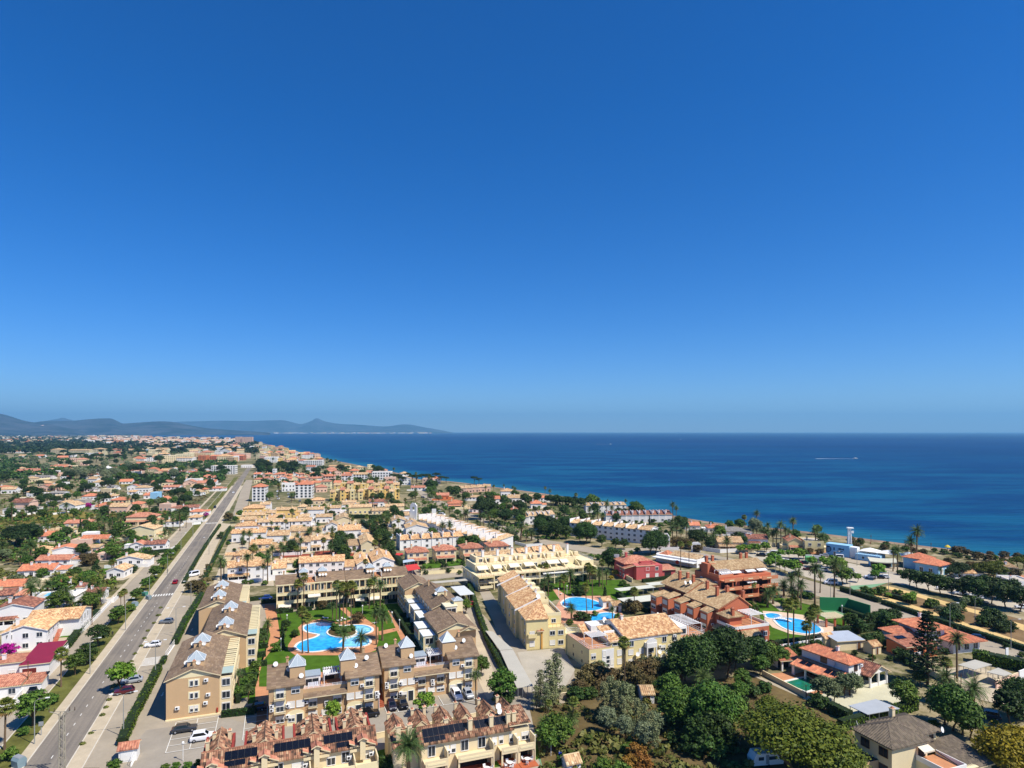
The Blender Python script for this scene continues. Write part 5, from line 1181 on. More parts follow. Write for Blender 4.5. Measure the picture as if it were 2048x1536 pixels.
cp=[P(1066,1372,2.4),P(1034,1377,2.4),P(1000,1302,2.4),P(1026,1300,2.4)];carport('long grey carport roof between the hedge lane and the empty parking court',[tuple(q[:2])for q in cp],2.4,SHG)
cp=[P(1026,1299,2.4),P(999,1301,2.4),P(971,1262,2.4),P(986,1264,2.4)];carport('grey carport roof continuing up the lane beside the cream house',[tuple(q[:2])for q in cp],2.4,SHG)
carport('pale carport sheet below the pink villa',k4(152,166,54.5,58.5));carport('pale carport in the middle of three behind the blue kidney pool',k4(137,152,51.5,55.5));carport('pale carport closest to the terracotta bays',k4(131,146,36.5,43))
carport('grey sheet carport beside the east block of the palm court',k4(81.2,86.4,65,78),2.6,M('light_sheet',(204,206,200),.05));carport('narrow grey carport below the beige fenced gardens',k4(74,91,86,89),2.4,SHG)
# villas on the near east side
b=B('villa','white red roofed villa with solar panels over its porch, beside the green pool','villa',K(144.6,-38),R(28));b.near=True
b.box(1.6,6.2,.6,13,0,6.0,WL['white']);b.hip(1.6,6.2,.6,13,6.0,7.3,'red',.5,.42);b.shed(-2.4,1.6,1.0,13,2.6,3.9,'red',.25,.42,'porch_roof',side=True);b.box(-2.3,1.58,12.6,12.9,0,2.4,WL['white'])
for Y in(1.1,5,9,12.2):b.box(-2.3,-1.9,Y,Y+.4,0,2.45,WL['white'],'pillar')
b.box(1.5,1.59,1.2,12.4,.05,2.3,DARKIN,'porch_back')
def pv(m):m.box(0,1.0,0,1.5,0,.05)
for Y in(2.0,3.6,8.6,10.2):
 o=obj('solar_panel',cached('pv2',lambda:(lambda m:(pv(m),m.data('solar_panel',[PVP]))[1])(MB())),b.o,(-1.3,Y,3.1));o.rotation_euler=(0,-math.atan2(1.3,4),0);o.scale=(1.7,.95,1)
b.wins('F',[4.2],(.8,3.9),.6,1.2,1.3,'n');b.wins('L',[7],(4.2,),1.6,1.6,1.2,'n');b.chimney(4,5,6.3,8.2,WL['white'],.6);b.dish(1.4,4,4.0,.9,.4);b.ac(6.0,.59,4.6)
b.shed(6.3,13.5,8.0,13.2,3.0,3.8,'darkred',.2,.42);b.gable(6.4,13.2,-1.6,9.5,3.2,5.0,'darkred',WL['white'],'y',.5,.42)
for X in(6.5,9.6,12.8):b.box(X,X+.4,-1.5,-1.1,0,3.1,WL['white'],'pillar');b.box(X+.003,X+.397,3,3.4,0,3.1,WL['white'],'pillar')
b.box(6.3,13.2,6,9.4,0,3.1,WL['white']);b.box(6.6,12.8,-1.4,-1.2,0,.8,WL['white'],'low_wall')
b=B('garden_pavilion','small white pavilion with red tile roof at the end of the green pool deck','pavilion',P(1562,1343),R(10));b.box(.5,5.0,2.4,4.6,0,2.6,WL['white']);b.shed(0,5.4,0,5,2.7,3.9,'red',.3,.42)
for X in(.3,3.6,5.0):b.box(X,X+.4,.1,.5,0,2.6,WL['white'],'pillar')
b.box(.72,3.58,2.3,2.39,.05,2.3,DARKIN,'shaded_back');b.chimney(3.2,4.4,3.6,4.8,WL['white'],.5)
b=B('villa','white and orange red roofed villa between the norfolk pine and the coast road','villa',K(177,-27),R(14));b.near=True
b.box(10,17,3,11,0,6,WL['white']);b.hip(9,18,2,12,6,7.6,'red',.4,.42);b.hip(15,25,-2,8,3.4,5.0,'red',.5,.42);b.box(15.5,24.5,-1,7.5,0,3.4,WL['white']);b.hip(5,12,5,13,3.6,5.2,'red',.3,.42);b.box(5.5,11.5,5.5,12.5,0,3.6,WL['white']);b.box(0,10,-1,5.4,0,3.3,WL['orangewall']);b.shed(-.2,10,-1.2,5.4,3.3,4.3,'brick',.3,.42);b.balcony(2,-1.02,1.2,3.4,1.0,0,WL['white']);b.wins('F',[1.6,4.6,7.6],(.9,),-1,1.4,1.3,'nd');b.wins('F',[17,20,23],(.9,),-1,1.5,1.6,'dg');b.solar(1,2.6,4.1,3,1,.15);b.wins('F',[12,15],(4,),3,1.2,1.2,'g');b.chimney(14,8,6.5,8.6,WL['white'],.6);b.opening(24.5,3,.1,4,2.4,1)
b=B('villa','cream corner villa with grey brown tile roof and a small tiled balcony','villa',K(120.2,-68.6),TH);b.near=True
b.box(0,8.6,0,7.4,0,6,WL['cream']);b.box(8.61,13.8,2.2,7.4,0,6,WL['pale']);b.hip(0,9,0,7.6,6,7.9,'greybrown',.5,.42);b.hip(4.6,14,1.8,8.4,6,7.7,'greybrown',.45,.42);b.wins('L',[1.6,5.2],(.8,3.7),0,1.6,1.4,'n');b.wins('F',[10.4,12.6],(3.9,),2.2,.9,1.0,'n');b.win(9.4,2.2,3.7,.6,1.0)
b.box(5.6,13.6,-5.4,-.01,0,2.9,WL['pale']);b.box(5.7,10.4,-5.3,0,2.91,2.97,TERRA,'balcony_floor');b.parapet(5.6,10.6,-5.4,0,2.9,.9,WL['white'],.15,sides='FLR');b.shed(10.6,17.8,-5.2,2.1,2.7,4.0,'greybrown',.3,.42);b.box(13.62,17.4,-5,2.1,0,2.6,WL['cream']);b.awning(7.2,-.02,5.2,2.6,1.4,.5);b.opening(7.2,-.003,3.0,1.8,2.0);b.chimney(8.4,6.6,7,8.6,WL['cream'],.7);b.dish(-.2,6.8,6.4,.8,.5);b.dish(13.4,.8,5.6,.3,.55)
b.box(-3.6,-.01,2.5,9,0,2.6,WL['tan'],'annex');b.box(-3.5,-.1,2.6,8.9,2.61,2.67,M('tarred_roof',(70,66,60),.1),'flat_roof')
# sheds, garages and utility huts
def shed_house(label,uv,w,d,h,tile,wall,ang=TH,name='garden_shed',rh=.9):
 b=B(name,label,'shed',P(*uv),ang);b.box(0,w,0,d,0,h,wall);b.gable(0,w,0,d,h,h+rh,tile,wall,'x',.25,.42);b.door(w*.5,-.003,.02,.8,1.8,0,WOOD);return b
shed_house('white shed with straw tile roof beside the blue barrel on the green court',(1135,1549),2.6,2.4,1.9,'tan',WL['white'])
shed_house('little white hut with tile roof half buried in the scrub garden trees',(1285,1408),2.6,5,2.2,'tan',WL['white'],TH+R(-20))
shed_house('small white pump house with tile roof at the rim of the kidney pool',(1226,1225),3.2,3,2.4,'tan',WL['white'],name='pump_house');shed_house('twin of the pump house, standing behind it with a pale flat tile roof',(1206,1216),3.4,3,2.5,'tan',WL['white'],name='pump_house')
shed_house('orange tiled barbecue hut behind the white villa',(1746,1310),3,3,2.4,'orange',WL['cream'],name='barbecue_hut');shed_house('beige hut with tan roof by the long white garden wall',(1651,1295),3.4,3,2.6,'orange',WL['cream'])
b=B('garage','garage with pale metal roof behind the white villa wall','garage',P(1675,1302),R(10));b.box(0,8,0,6,0,2.6,WL['cream']);b.shed(-.2,8.2,-.3,6.3,2.7,3.2,M('zinc_sheet',(176,182,188),.06,.5,.5,.4),.1)
b.door(6.6,-.003,.02,1,2,0,WOOD)
carport('pale flat garage roof beside the pale yard',[tuple(P(*q,2.4)[:2])for q in((1735,1430),(1800,1418),(1752,1399),(1697,1412))],2.4,M('slate_sheet',(168,172,174),.06,.4))
carport('grey flat carport beside the coast road shrubs',[tuple(P(*q,2.6)[:2])for q in((1916,1330),(1948,1340),(1984,1330),(1950,1320))],2.6,SHG);carport('grey flat carport at the end of the peach wall',[tuple(P(*q,2.6)[:2])for q in((1974,1345),(2008,1353),(2024,1348),(1996,1336))],2.6,SHG)
b=B('utility_hut','white transformer hut with tiled top at the end of the avenue hedge','utility hut',P(237,1527),TH);b.box(0,2.9,0,2.6,0,2.5,WL['white']);b.gable(-.1,3.0,-.1,2.7,2.5,3.1,'brick',WL['white'],'x',.2,.42);b.box(.3,2.6,-.05,-.002,.3,2.1,WHITE,'panel_door')
b=B('pavilion','open garden pavilion with slatted roof on brick pillars near the green sports wall','pavilion',P(1652,1255),R(10))
for X in(0,3,6):[b.box(X,X+.5,Y,Y+.5,0,2.6,WL['terra'],'pillar')for Y in(0,4)]
b.pergola(-.3,6.8,-.3,4.8,2.95,12,'x',WL['pale'],False,.3)
# green sports wall
b=B('pelota_wall','tall green sports wall beside the palm trees of the terracotta apartments','sports wall',P(1640,1222),R(-8));GW=M('green_paint',(46,128,78),.08,.4)
b.box(0,9,0,.4,0,4.6,GW);b.part('side_wall',GW,lambda m:m.prism([(8.7,.41),(9,.41),(13,-7),(12.7,-7)],0,4.4));b.part('court_floor',M('green_court',(112,150,108),.1,.3),lambda m:m.prism([(0,0),(8.7,0),(12.6,-7),(3,-8)],.2,.24))
# ---------------------------------------------------------------- beach club, seafront houses
b=B('beach_club','pale blue beach club with white tents and dark lettering on its blank wall','beach club',P(1652,1110),math.atan2(P(1697,1115).y-P(1652,1109).y,P(1697,1115).x-P(1652,1109).x));b.near=True
BL=M('club_blue_paint',(126,182,218),.05,.3,.8);NAVY=M('navy_lettering',(24,52,84),.05)
b.box(0,10.4,0,5,0,5.6,BL);b.box(-.1,10.5,-.1,5.1,5.61,5.75,WL['blue'],'coping')
def disc(m):
 pts=[(1.0+1.5*math.cos(a),3.2+1.5*math.sin(a))for a in[-1.57+3.14*i/12 for i in range(13)]]+[(.1,4.7),(.1,1.7)]
 m.yprism(pts,-.05,-.002)
b.part('emblem',NAVY,disc)
for i in range(4):b.box(.4,2.0,-.08,-.051,2.2+i*.5,2.36+i*.5,BL,'emblem_stripe')
b.box(3.4,3.95,-.05,-.002,2.9,4.2,NAVY,'logo_mark');b.part('fish_logo',NAVY,lambda m:m.yprism([(5.2,3.7),(6.2,4.2),(7.4,3.9),(8.2,4.2),(8.0,3.6),(8.2,3.2),(7.2,3.5),(6.2,3.3)],-.05,-.002));b.box(5.2,7.6,-.05,-.002,2.7,2.95,NAVY,'lettering');b.box(5.2,7.0,-.05,-.002,2.25,2.5,NAVY,'lettering')
b.door(3.9,-.003,.05,.9,2.1);b.part('painted_fish',NAVY,lambda m:m.yprism([(5.4,.7),(6.2,1.3),(7.2,1.0),(7.7,1.5),(7.6,.5),(6.6,.3)],-.05,-.002))
b.box(10.42,13.6,.5,4.4,0,5.2,WHITE,'tower_base');b.box(13.62,24,-2,6,0,2.9,WL['blue'],'pool_house');b.door(21,-2.003,.05,.9,2.1);b.win(17,-2.003,1,.9,.9,0,'o');b.rail([(13.7,-1.9),(24,-1.9)],2.9,1)
def tent(m):
 for x0,x1,y0,y1 in((14,22,1,8),(22,30,1,9),(30,38,2,9)):
  c=((x0+x1)/2,(y0+y1)/2,5.6);q=[(x0,y0,4.0),(x1,y0,4.0),(x1,y1,4.0),(x0,y1,4.0)]
  for i in range(4):m.poly([q[i],q[(i+1)%4],c])
TENT=M('tent_canvas',(234,234,230),.03,.3,.9)
for x0,x1,y0,y1 in((14.2,22,1,8),(22.1,30,1,9),(30.1,37,2,9)):
 def tt(m):
  c=((x0+x1)/2,(y0+y1)/2,5.4);q=[(x0,y0,4.0),(x1,y0,4.0),(x1,y1,4.0),(x0,y1,4.0)]
  for i in range(4):m.poly([q[i],q[(i+1)%4],c])
  for p in q:m.tube([(p[0],p[1],0),p],.08,5)
 b.part('tent',TENT,tt)
b=B('lookout_tower','white lifeguard lookout tower with a cabin on one side above the beach club','tower',P(1701,1111)+Vector((1.2,3.2,0)),R(-10))
b.part('mast',WHITE,lambda m:[m.tube([(x,y,5.2),(x*.55,y*.55,12.8)],.28,6)for x in(-.7,.7)for y in(-.7,.7)]+[m.tube([(-.5,-.5,7+i*1.6),(.5,.5,7.6+i*1.6)],.12,4)for i in range(4)]);b.box(-.4,.4,-.4,.4,5.2,12.9,WHITE,'core');b.box(-1.1,1.7,-1.0,1.0,12.6,13.1,WHITE,'top_slab');b.box(.62,1.75,-.8,.8,10.4,10.6,WHITE,'cabin_floor');b.box(.62,1.75,-.8,-.7,10.6,11.5,WHITE,'cabin_wall');b.box(1.62,1.74,-.69,.8,10.6,11.5,WHITE,'cabin_wall')
b=B('beach_bar','beach bar hut with drooping cream thatch roof and timber posts beside the club','beach bar',P(1742,1135),R(-17));b.box(.5,9,3,7,0,2.6,WL['blue'])
def thatch(m):
 n=10
 for i in range(n):
  x0,x1=-.6+i*1.1,-.6+(i+1)*1.1;z0,z1=3.0-.35*math.sin(i/n*3.14),3.0-.35*math.sin((i+1)/n*3.14)
  m.poly([(x0,-.6,z0),(x1,-.6,z1),(x1,3.6,z1+1.0),(x0,3.6,z0+1.0)]);m.poly([(x0,7.6,z0),(x1,7.6,z1),(x1,3.6,z1+1.0),(x0,3.6,z0+1.0)][::-1]);m.poly([(x0,-.6,z0),(x0,-.6,z0-.4),(x1,-.6,z1-.4),(x1,-.6,z1)])
b.part('thatch_roof',M('cream_thatch',(196,192,170),.1,.8),thatch);b.box(.8,8.6,2.9,2.99,.2,2.2,DARKIN,'bar_opening')
for X in(0,4,9):b.part('post',WOOD,lambda m:m.tube([(X,0,0),(X,0,2.8)],.14,5))
b=B('beach_house','pale blue house with a broad orange hip roof and a second orange roof behind','house',P(1877,1153),R(31));b.near=True
bb=b;bb.box(0,9,0,9,0,4.6,WL['blue']);bb.hip(0,9,0,9,4.6,6.6,'red',.7,.45);bb.box(6,15,9.01,17,0,4.6,WL['blue']);bb.hip(6,15,8.6,17,4.9,6.8,'red',.6,.45);bb.wins('L',[3,6.6],(.4,),0,1.3,2.4,'d');bb.wins('F',[2.4,6],(.6,),0,1.3,2.0,'g');bb.box(2.8,3.9,-.06,-.003,.2,3.6,WL['white'],'pilaster')
b=B('restaurant','long white restaurant with straw tile roofs and white parapets beyond the pink villa','restaurant',P(1312,1122),math.atan2(P(1408,1139).y-P(1312,1122).y,P(1408,1139).x-P(1312,1122).x))
b.box(0,21,0,9,0,3.2,WL['white']);b.box(0,21,-3.4,-.01,2.2,2.5,M('white_awning_sheet',(226,224,216),.04),'canopy');b.shed(6,20.5,2.4,6.5,3.4,4.8,'tan',.2);b.box(7,20,2.2,2.38,2.4,3.3,DARKM,'glazing');b.hip(.4,5,2,8,3.2,4.6,'red',.2);b.parapet(0,21,0,9,3.2,.5,WL['white'],.2,sides='LRB');b.part('wall_sign',[M('sign_red',(150,50,34),.1),WL['pale']],lambda m:m.disc((13.4,-3.5,2.0),.9,(0,-1,0),14,0,.08));b.part('chiller',GREYM,lambda m:m.box(19.5,21.5,6.6,8.6,3.2,4.6))
b=B('gate_arch','white gate arch with a dark iron gate in the garden wall','gate',P(1383,1104),R(-5));b.part('arch',WL['white'],lambda m:(m.box(0,.7,0,.7,0,3.6),m.box(3.8,4.5,0,.7,0,3.6),m.yprism([(0,3.61),(4.5,3.61),(4.5,4.2),(3.4,4.9),(1.1,4.9),(0,4.2)],0,.7)));b.part('gate_leaf',DARKM,lambda m:m.box(.71,3.79,.3,.36,.05,3.4))
# ---------------------------------------------------------------- houses of the town
FOOT=[]  # footprints (x, y, radius) that plants keep clear of
def wspan(u0,u1,vb,ang):
 Y0=H*F/(vb-VH);X0=(u0-CX)*Y0/F;k=u1-CX
 return(k*Y0-X0*F)/(F*math.cos(ang)-k*math.sin(ang))
def house(label,u0,u1,vb,h,d,roof='gable',tile='tan',wall='white',ang=TH,rh=None,name='house',cat='house',group=None,chim=1,porch=0,floors=None,extra=None,w=None):
 """one house from the picture columns of its front wall's foot; d, h, rh in metres"""
 if name=='house':name='bungalow' if h<4 else 'house' if h<6.6 else 'apartment_house'
 loc=P(u0,vb);w=w or wspan(u0,u1,vb,ang);s=(vb-VH)/60
 b=B(name,label,cat,loc,ang,group);r=b.r;wm=WL[wall];rh=rh if rh is not None else 0.17*min(w,d)+.5
 c=loc+Vector((math.cos(ang)*w/2-math.sin(ang)*d/2,math.sin(ang)*w/2+math.cos(ang)*d/2,0));FOOT.append((c.x,c.y,max(w,d)*.5))
 corr=.45 if s>3.4 else 0
 b.box(0,w,0,d,0,h,wm);tr=WL['white' if wall=='white' else 'cream']
 if roof=='gable':b.gable(0,w,0,d,h,h+rh,tile,wm,'x',.35,corr,trim=tr)
 elif roof=='gabley':b.gable(0,w,0,d,h,h+rh,tile,wm,'y',.35,corr,trim=tr)
 elif roof=='hip':b.hip(0,w,0,d,h,h+rh,tile,.4,corr)
 elif roof=='shed':b.shed(0,w,0,d,h+.1,h+rh,tile,.3,corr,wall=wm)
 elif roof=='shedback':b.shed(0,w,0,d,h+rh,h+.1,tile,.3,corr,wall=wm)
 else:b.parapet(0,w,0,d,h,.5,wm,.25);b.box(.26,w-.26,.26,d-.26,h-.02,h+.08,M('flat_roof',(196,184,166),.08,.3),'flat_roof')
 fl=floors or max(1,int(h/2.7));zs=[(.9+i*h/fl)for i in range(fl)];n=max(1,int(w/3.0));nd=max(1,int(d/3.4))
 fx=[w*(i+.5)/n+r.uniform(-.3,.3)for i in range(n)];dy=[d*(i+.5)/nd for i in range(nd)]
 ww,wh=(1.3,1.3)if cat!='apartment building' else(1.8,1.7)
 if s>2.6:
  b.wins('F',fx,zs,0,ww,wh,'gghd');b.wins('R',dy,zs,w,ww,wh,'ggh')
  if u0>700:b.wins('L',dy,zs,0,ww,wh,'ggh')
 else:
  def f(m):
   for z in zs:
    for x in fx:m.box(x-ww/2,x+ww/2,-.06,-.002,z,z+wh)
    for y in dy:m.box(w+.002,w+.06,y-ww/2,y+ww/2,z,z+wh)
  b.part('window_panes',GL,f,kind='stuff')
 for i in range(chim):b.chimney(w*(.25+.5*i)+r.uniform(-.5,.5),d*.42,h+rh*.4,h+rh+.9,tr,.7)
 if porch:
  b.shed(.2,w*porch,-2.4,-.02,2.3,2.9,tile if roof!='flat' else 'tan',.1,corr,'porch_roof')
  for X in(.3,w*porch*.5,w*porch-.4):b.box(X,X+.28,-2.3,-2.0,0,2.2,tr,'pillar')
  b.opening(w*porch/2,-.01,.1,w*porch-.8,2.0)
 if extra:extra(b,w,d,h)
 if group is None and h<6.6 and vb>925:
 # pale terrace, a lower wing and a garden wall, as most plots have
  c_,s_=math.cos(ang),math.sin(ang);L2=lambda x,y:(loc.x+x*c_-y*s_,loc.y+x*s_+y*c_)
  a0,b0=-r.uniform(1,3),-r.uniform(2.5,5);sheet('patio_pavement',[L2(a0,b0),L2(w+r.uniform(1,4),b0),L2(w+r.uniform(1,4),d*r.uniform(.3,1)),L2(a0,d)],0,(PAVE,CONC,TERRA,PAVE)[r.randrange(4)])
  if r.random()<.6 and extra is None:
   ww_,wd,wh_=r.uniform(2.5,4.5),r.uniform(3,5.5),min(h-.4,r.uniform(2.2,2.8));x0=w+.01 if r.random()<.6 else-ww_-.01;b.box(x0,x0+ww_,d*.2,d*.2+wd,0,wh_,wm)
   if r.random()<.5:b.shed(x0,x0+ww_,d*.2,d*.2+wd,wh_+.1,wh_+.8,tile,.2,corr)
   else:b.box(x0-.1,x0+ww_+.1,d*.2-.1,d*.2+wd+.1,wh_+.01,wh_+.16,WL['white']if wall=='white' else WL['cream'],'flat_roof')
  if r.random()<.6 and vb>940:
   def gw(m):
    y=b0-.3;m.box(a0-2,w+4,y,y+.2,0,1.5);m.box(w+3.8,w+4,y+.21,y+d*.9,0,1.5)
   b.part('garden_wall',wm,gw)
 return b
A15=R(15)
HS=[  # western villas, from the near edge to the far fields
('two storey white house with orange tile gables and outside stairs beside the clipped hedge',3,93,1307,5.4,11,'gabley','orange','white',TH,1.7,dict(extra=lambda b,w,d,h:(b.box(2,w+5,d+.01,d+12,0,5.2,WL['white']),b.gable(2,w+5,d-.4,d+12,5.2,6.9,'orange',WL['white'],'x',.3,.45),b.stair(w+.2,w+1.4,3,9,0,2.9,12,WL['terra']),b.part('wing_wall',WL['white'],lambda m:m.yprism([(0,0),(2.2,0),(2.2,7.0)],-.3,-.01)),b.wins('R',[d+2,d+5,d+8],(.6,3.4),w+5,1.2,1.8,'dg')))),
('white two storey house with dark brown roof and arched loggia, behind the orange gabled house',-12,66,1254,5.2,10,'gabley','darkred','white',TH,1.5,dict(porch=.6)),
('low white house with brick red roof and magenta metal roofed garage on the side street',-24,42,1364,3.0,10,'shedback','brick','white',TH,1.1,dict(extra=lambda b,w,d,h:(b.box(w+.02,w+6,-1,d+2,0,3.4,WL['white']),b.shed(w,w+6.2,-1.2,d+2.2,3.5,4.7,M('magenta_sheet',(138,40,62),.08,.4,.6),.1),b.box(w+.6,w+3.4,-1.06,-1.002,.1,2.5,M('maroon_door',(110,44,40),.1),'garage_door')))),
('low house with faded red lean-to roof next to the parked black saloon',-30,40,1402,2.6,6,'shed','brick','white',TH,.8,dict(chim=0)),
('white house with blue covered pool terrace among date palms',68,106,1218,3.4,8,'flat','tan','white',TH,.5,dict(chim=0,extra=lambda b,w,d,h:b.box(2,w-.5,2.5,7,3.5,3.62,M('blue_cover',(120,190,230),.05),'pool_cover'))),
('white arched house with low walls beside the blue covered pool terrace',112,150,1212,3.2,6,'shed','white','white',R(5),.7,dict(tilemat=1)),
('grey walled house with dark red roof at the picture edge behind palms',-14,28,1208,3.0,8,'gable','darkred','grey',TH,1.2,{}),('small house with faded red roof between the palms and the grey walled house',30,52,1206,2.8,6,'hip','brick','white',TH,1.2,{}),
('tall white wall house with brown mono pitch roof behind the three date palms',152,168,1204,5.0,5,'shed','darkred','white',TH,.6,{}),('white porch house with glass doors behind the date palms near the avenue',172,206,1206,3.0,8,'gable','darkred','white',TH,1.2,dict(porch=.6)),
('white bungalow with long bright orange roof and a blue tarp on its ridge',35,106,1156,3.0,9,'gable','red','white',R(12),1.7,dict(chim=2)),
('white house with dark red roof stepped in front of the taller orange roofed house',71,139,1133,2.8,8,'gable','brick','white',R(8),1.5,{}),('tall white house with orange gable beside the round brown tree',104,158,1120,4.6,9,'gabley','red','white',R(26),1.3,{}),
('cream house with tan hip roof wedged before the tall white orange gabled house',104,130,1116,3.0,6,'hip','tan','cream',TH,1.1,{}),('peach flat fronted house with white roof box and red roof behind',141,176,1100,4.6,8,'flat','red','peach',R(10),.5,dict(extra=lambda b,w,d,h:(b.box(1.5,w,d+.01,d+5,0,7.4,WL['white']),b.gable(w*.3,w+7,d-3,d+3,4.6,6.2,'red',WL['white'],'x',.3,.45)))),
('peach single storey annex with wide awning roof next to the white roof box house',150,197,1108,2.8,6,'shed','tan','peach',R(10),.7,dict(chim=0)),('cream cottage with straw hip roof behind the spreading canary palm',64,94,1113,3.0,8,'hip','orange','pale',TH,1.3,{}),
('white gabled house with orange roof and palms rising in front of it',76,116,1083,3.0,9,'gable','red','white',R(14),1.9,{}),('long cream bungalow with red roof and a dark carport opening',128,185,1056,3.0,9,'gable','brick','cream',R(10),1.5,dict(chim=2)),
('little beige flat roofed shed on the lawn',193,213,1120,2.5,5,'flat','tan','peach',R(6),.3,dict(chim=0)),('white gabled house with pale tan roof, closest to the street railings',213,247,1158,3.4,9,'gabley','tan','white',R(10),1.2,{}),
('cream flat house with orange roof front at the edge of the picture',-20,48,1190,3.0,9,'gable','red','cream',R(10),1.5,dict(extra=lambda b,w,d,h:b.box(w+.01,w+4,0,d,0,3.6,WL['cream']))),('tiny white hut with bright red roof amid bushes',101,127,1178,2.6,5,'shed','red','white',R(5),.9,dict(chim=0)),
('white tiered house with brown upper roof in front of the tall dark pine',5,68,1028,3.6,10,'shed','greytile','white',R(4),.8,dict(extra=lambda b,w,d,h:(b.box(3,15,d*.5,d+5,h,h+4.4,WL['peach']),b.gable(2.6,15.4,d*.5-.5,d+5.4,h+4.4,h+6.6,'darkred',WL['peach'],'x',.3)))),
('white house with small grey hip roof behind the tiered white house',92,112,1011,3.0,8,'hip','greytile','white',R(8),1.4,{}),('orange roofed bungalow with white chimney beside the magenta bougainvillea',191,218,1019,3.2,10,'hip','red','white',R(8),1.8,dict(porch=.9)),
('white house with long white roof behind the palm pair',70,88,1068,3.0,6,'flat','tan','white',R(6),.4,{}),('cream long wall house with tan roof behind small cypresses',80,146,1071,2.6,5,'shed','tan','cream',R(7),.6,dict(chim=0)),
('white cottage with dark red roof and tall white gable, behind the oleander hedge',290,330,1101,3.2,7,'gable','darkred','white',R(12),1.4,dict(chim=1)),('white shed roofed annex with round dark door beside the dark red roofed cottage',260,286,1101,3.0,7,'gabley','brick','white',R(12),1.2,{}),
('white gabled house with brown roof just in front of the dark red roofed cottage',234,285,1132,3.0,8,'gabley','tan','white',R(10),1.3,{}),('large beige barn like house with broad blank gable',253,308,1079,5.6,12,'gabley','tan','pale',R(8),2.0,dict(floors=1)),
('ochre villa with dark red hip roof and yellow balconies among palms',252,308,1050,5.2,11,'hip','brick','pale',R(8),2.2,dict(porch=.8)),('orange roofed house with magenta creeper at the avenue verge',379,404,1031,2.8,9,'hip','red','white',R(14),1.5,{}),
('white house with ochre hip roof beside the avenue verge',378,400,1043,2.8,8,'hip','orange','white',R(14),1.4,{}),('plain white modern cube house above the dry meadow',271,302,978,5.0,10,'flat','tan','white',R(6),.5,dict(chim=0)),
('red roofed house with light blue box wing',287,300,998,3.4,10,'gable','red','white',R(8),1.8,dict(extra=lambda b,w,d,h:b.box(w+.01,w+6,0,d,0,5.6,WL['blue']))),('orange gabled house half hidden by the round dark tree',319,333,1006,3.6,10,'gabley','red','white',R(8),1.6,{}),
('white flat house with three cube volumes below the green field',371,399,968,5.2,12,'flat','tan','white',R(8),.6,{}),('white house with stacked tan and red roofs beneath the white cube house',326,358,985,5.4,10,'gable','brick','white',R(8),1.6,dict(porch=.5)),
('orange gabled white house beside the avenue, below the green field',408,432,970,3.6,12,'gable','red','white',R(14),2,dict(chim=2)),('low red roofed house behind the avenue palms',425,444,982,2.8,9,'gable','brick','white',R(14),1.3,{}),
('round fronted house with orange hip roof and dark veranda',256,281,1016,3.2,11,'hip','red','peach',R(6),1.6,dict(porch=.9)),('long house with rusty red roof parallel to the avenue',353,398,1023,2.8,8,'gable','darkred','white',R(20),1.4,dict(porch=.5)),
('white four storey apartment block with open balconies beside the avenue',422,470,949,11.5,14,'flat','tan','white',R(10),.8,dict(chim=0,cat='apartment building',floors=4)),('white two tone row with red roofs beyond the tree belt',322,372,949,3.4,12,'gable','darkred','white',R(6),1.6,dict(chim=2)),
('white row with dull red roof adjoining the white four storey block',375,420,949,3.4,12,'gable','brick','white',R(6),1.6,dict(chim=2)),('pink tinted house with red hip roof past the silver trees',252,280,948,4.6,14,'hip','brick','peach',R(6),2.6,{}),
('big white house with steep stepped roof planes among silver trees',188,226,946,5.4,16,'gabley','white','white',R(10),3.2,dict(tilemat=1)),('pale pink villa with round tower and orange roofs',32,80,948,4.6,16,'hip','brick','peach',R(4),3,dict(chim=2)),
('small cream house with flat red top above the tree belt',160,174,931,5,10,'flat','brick','peach',R(4),.6,{}),('long low house with orange roof in front of the dark pines',106,134,935,2.8,12,'gable','red','white',R(3),1.8,{}),
('white two storey house with grey roof beside the dark pine',98,127,998,5.4,9,'gable','greytile','white',R(6),1.2,{}),('white greenhouse like shed with pale ridged roof',153,188,984,2.6,10,'gable','greytile','white',R(4),1.6,dict(chim=0)),
('dark glass house with white frames above the bougainvillea',148,170,1012,4.6,10,'flat','tan','grey',R(5),.4,{}),('cream bungalow with straw roof in front of the white two storey house',116,150,1012,3.0,10,'hip','tan','pale',R(4),1.5,{}),
('small turquoise and white house next to the dark pine',76,88,994,3.0,9,'flat','tan','white',R(4),.4,{}),('orange hip roofed bungalow with porch left of the white two storey house',86,98,996,2.8,8,'hip','orange','white',R(4),1.2,{}),
('white L plan bungalow with grey roofs near the dark pines',55,100,958,2.8,12,'gable','greytile','white',R(6),1.4,{}),('white cube house peeping over olive trees',95,112,948,4.0,10,'flat','tan','white',R(3),.4,dict(chim=0)),
('white bungalow with grey roof above palms and orange roofed villa',213,228,980,3.4,10,'gable','greytile','white',R(6),1.3,{}),('low bungalow with straw roof behind fan palms',213,230,998,2.8,9,'hip','tan','white',R(6),1.2,{}),('white walled house with terracotta roof by the dark oval tree',258,272,990,3,9,'gable','orange','white',R(6),1.2,{}),
('rosy house with brown roof among palms above the meadow',40,62,980,2.8,9,'hip','tan','white',R(4),1.4,{}),('red roofed house clipped by the picture edge near the dry meadow',-6,14,980,3,9,'hip','red','white',R(4),1.5,{}),
('tan hip roofed villa with veranda by the avenue palms',330,352,1052,3,8,'hip','tan','white',R(14),1.3,{}),
]
for t_ in HS:
 lab,u0,u1,vb,h,d,roof,tile,wall,ang,rh,kw=t_;kw=dict(kw);tm=kw.pop('tilemat',0)
 house(lab,u0,u1,vb,h,d,roof,WL['white']if tm else tile,wall,ang,rh,**kw)
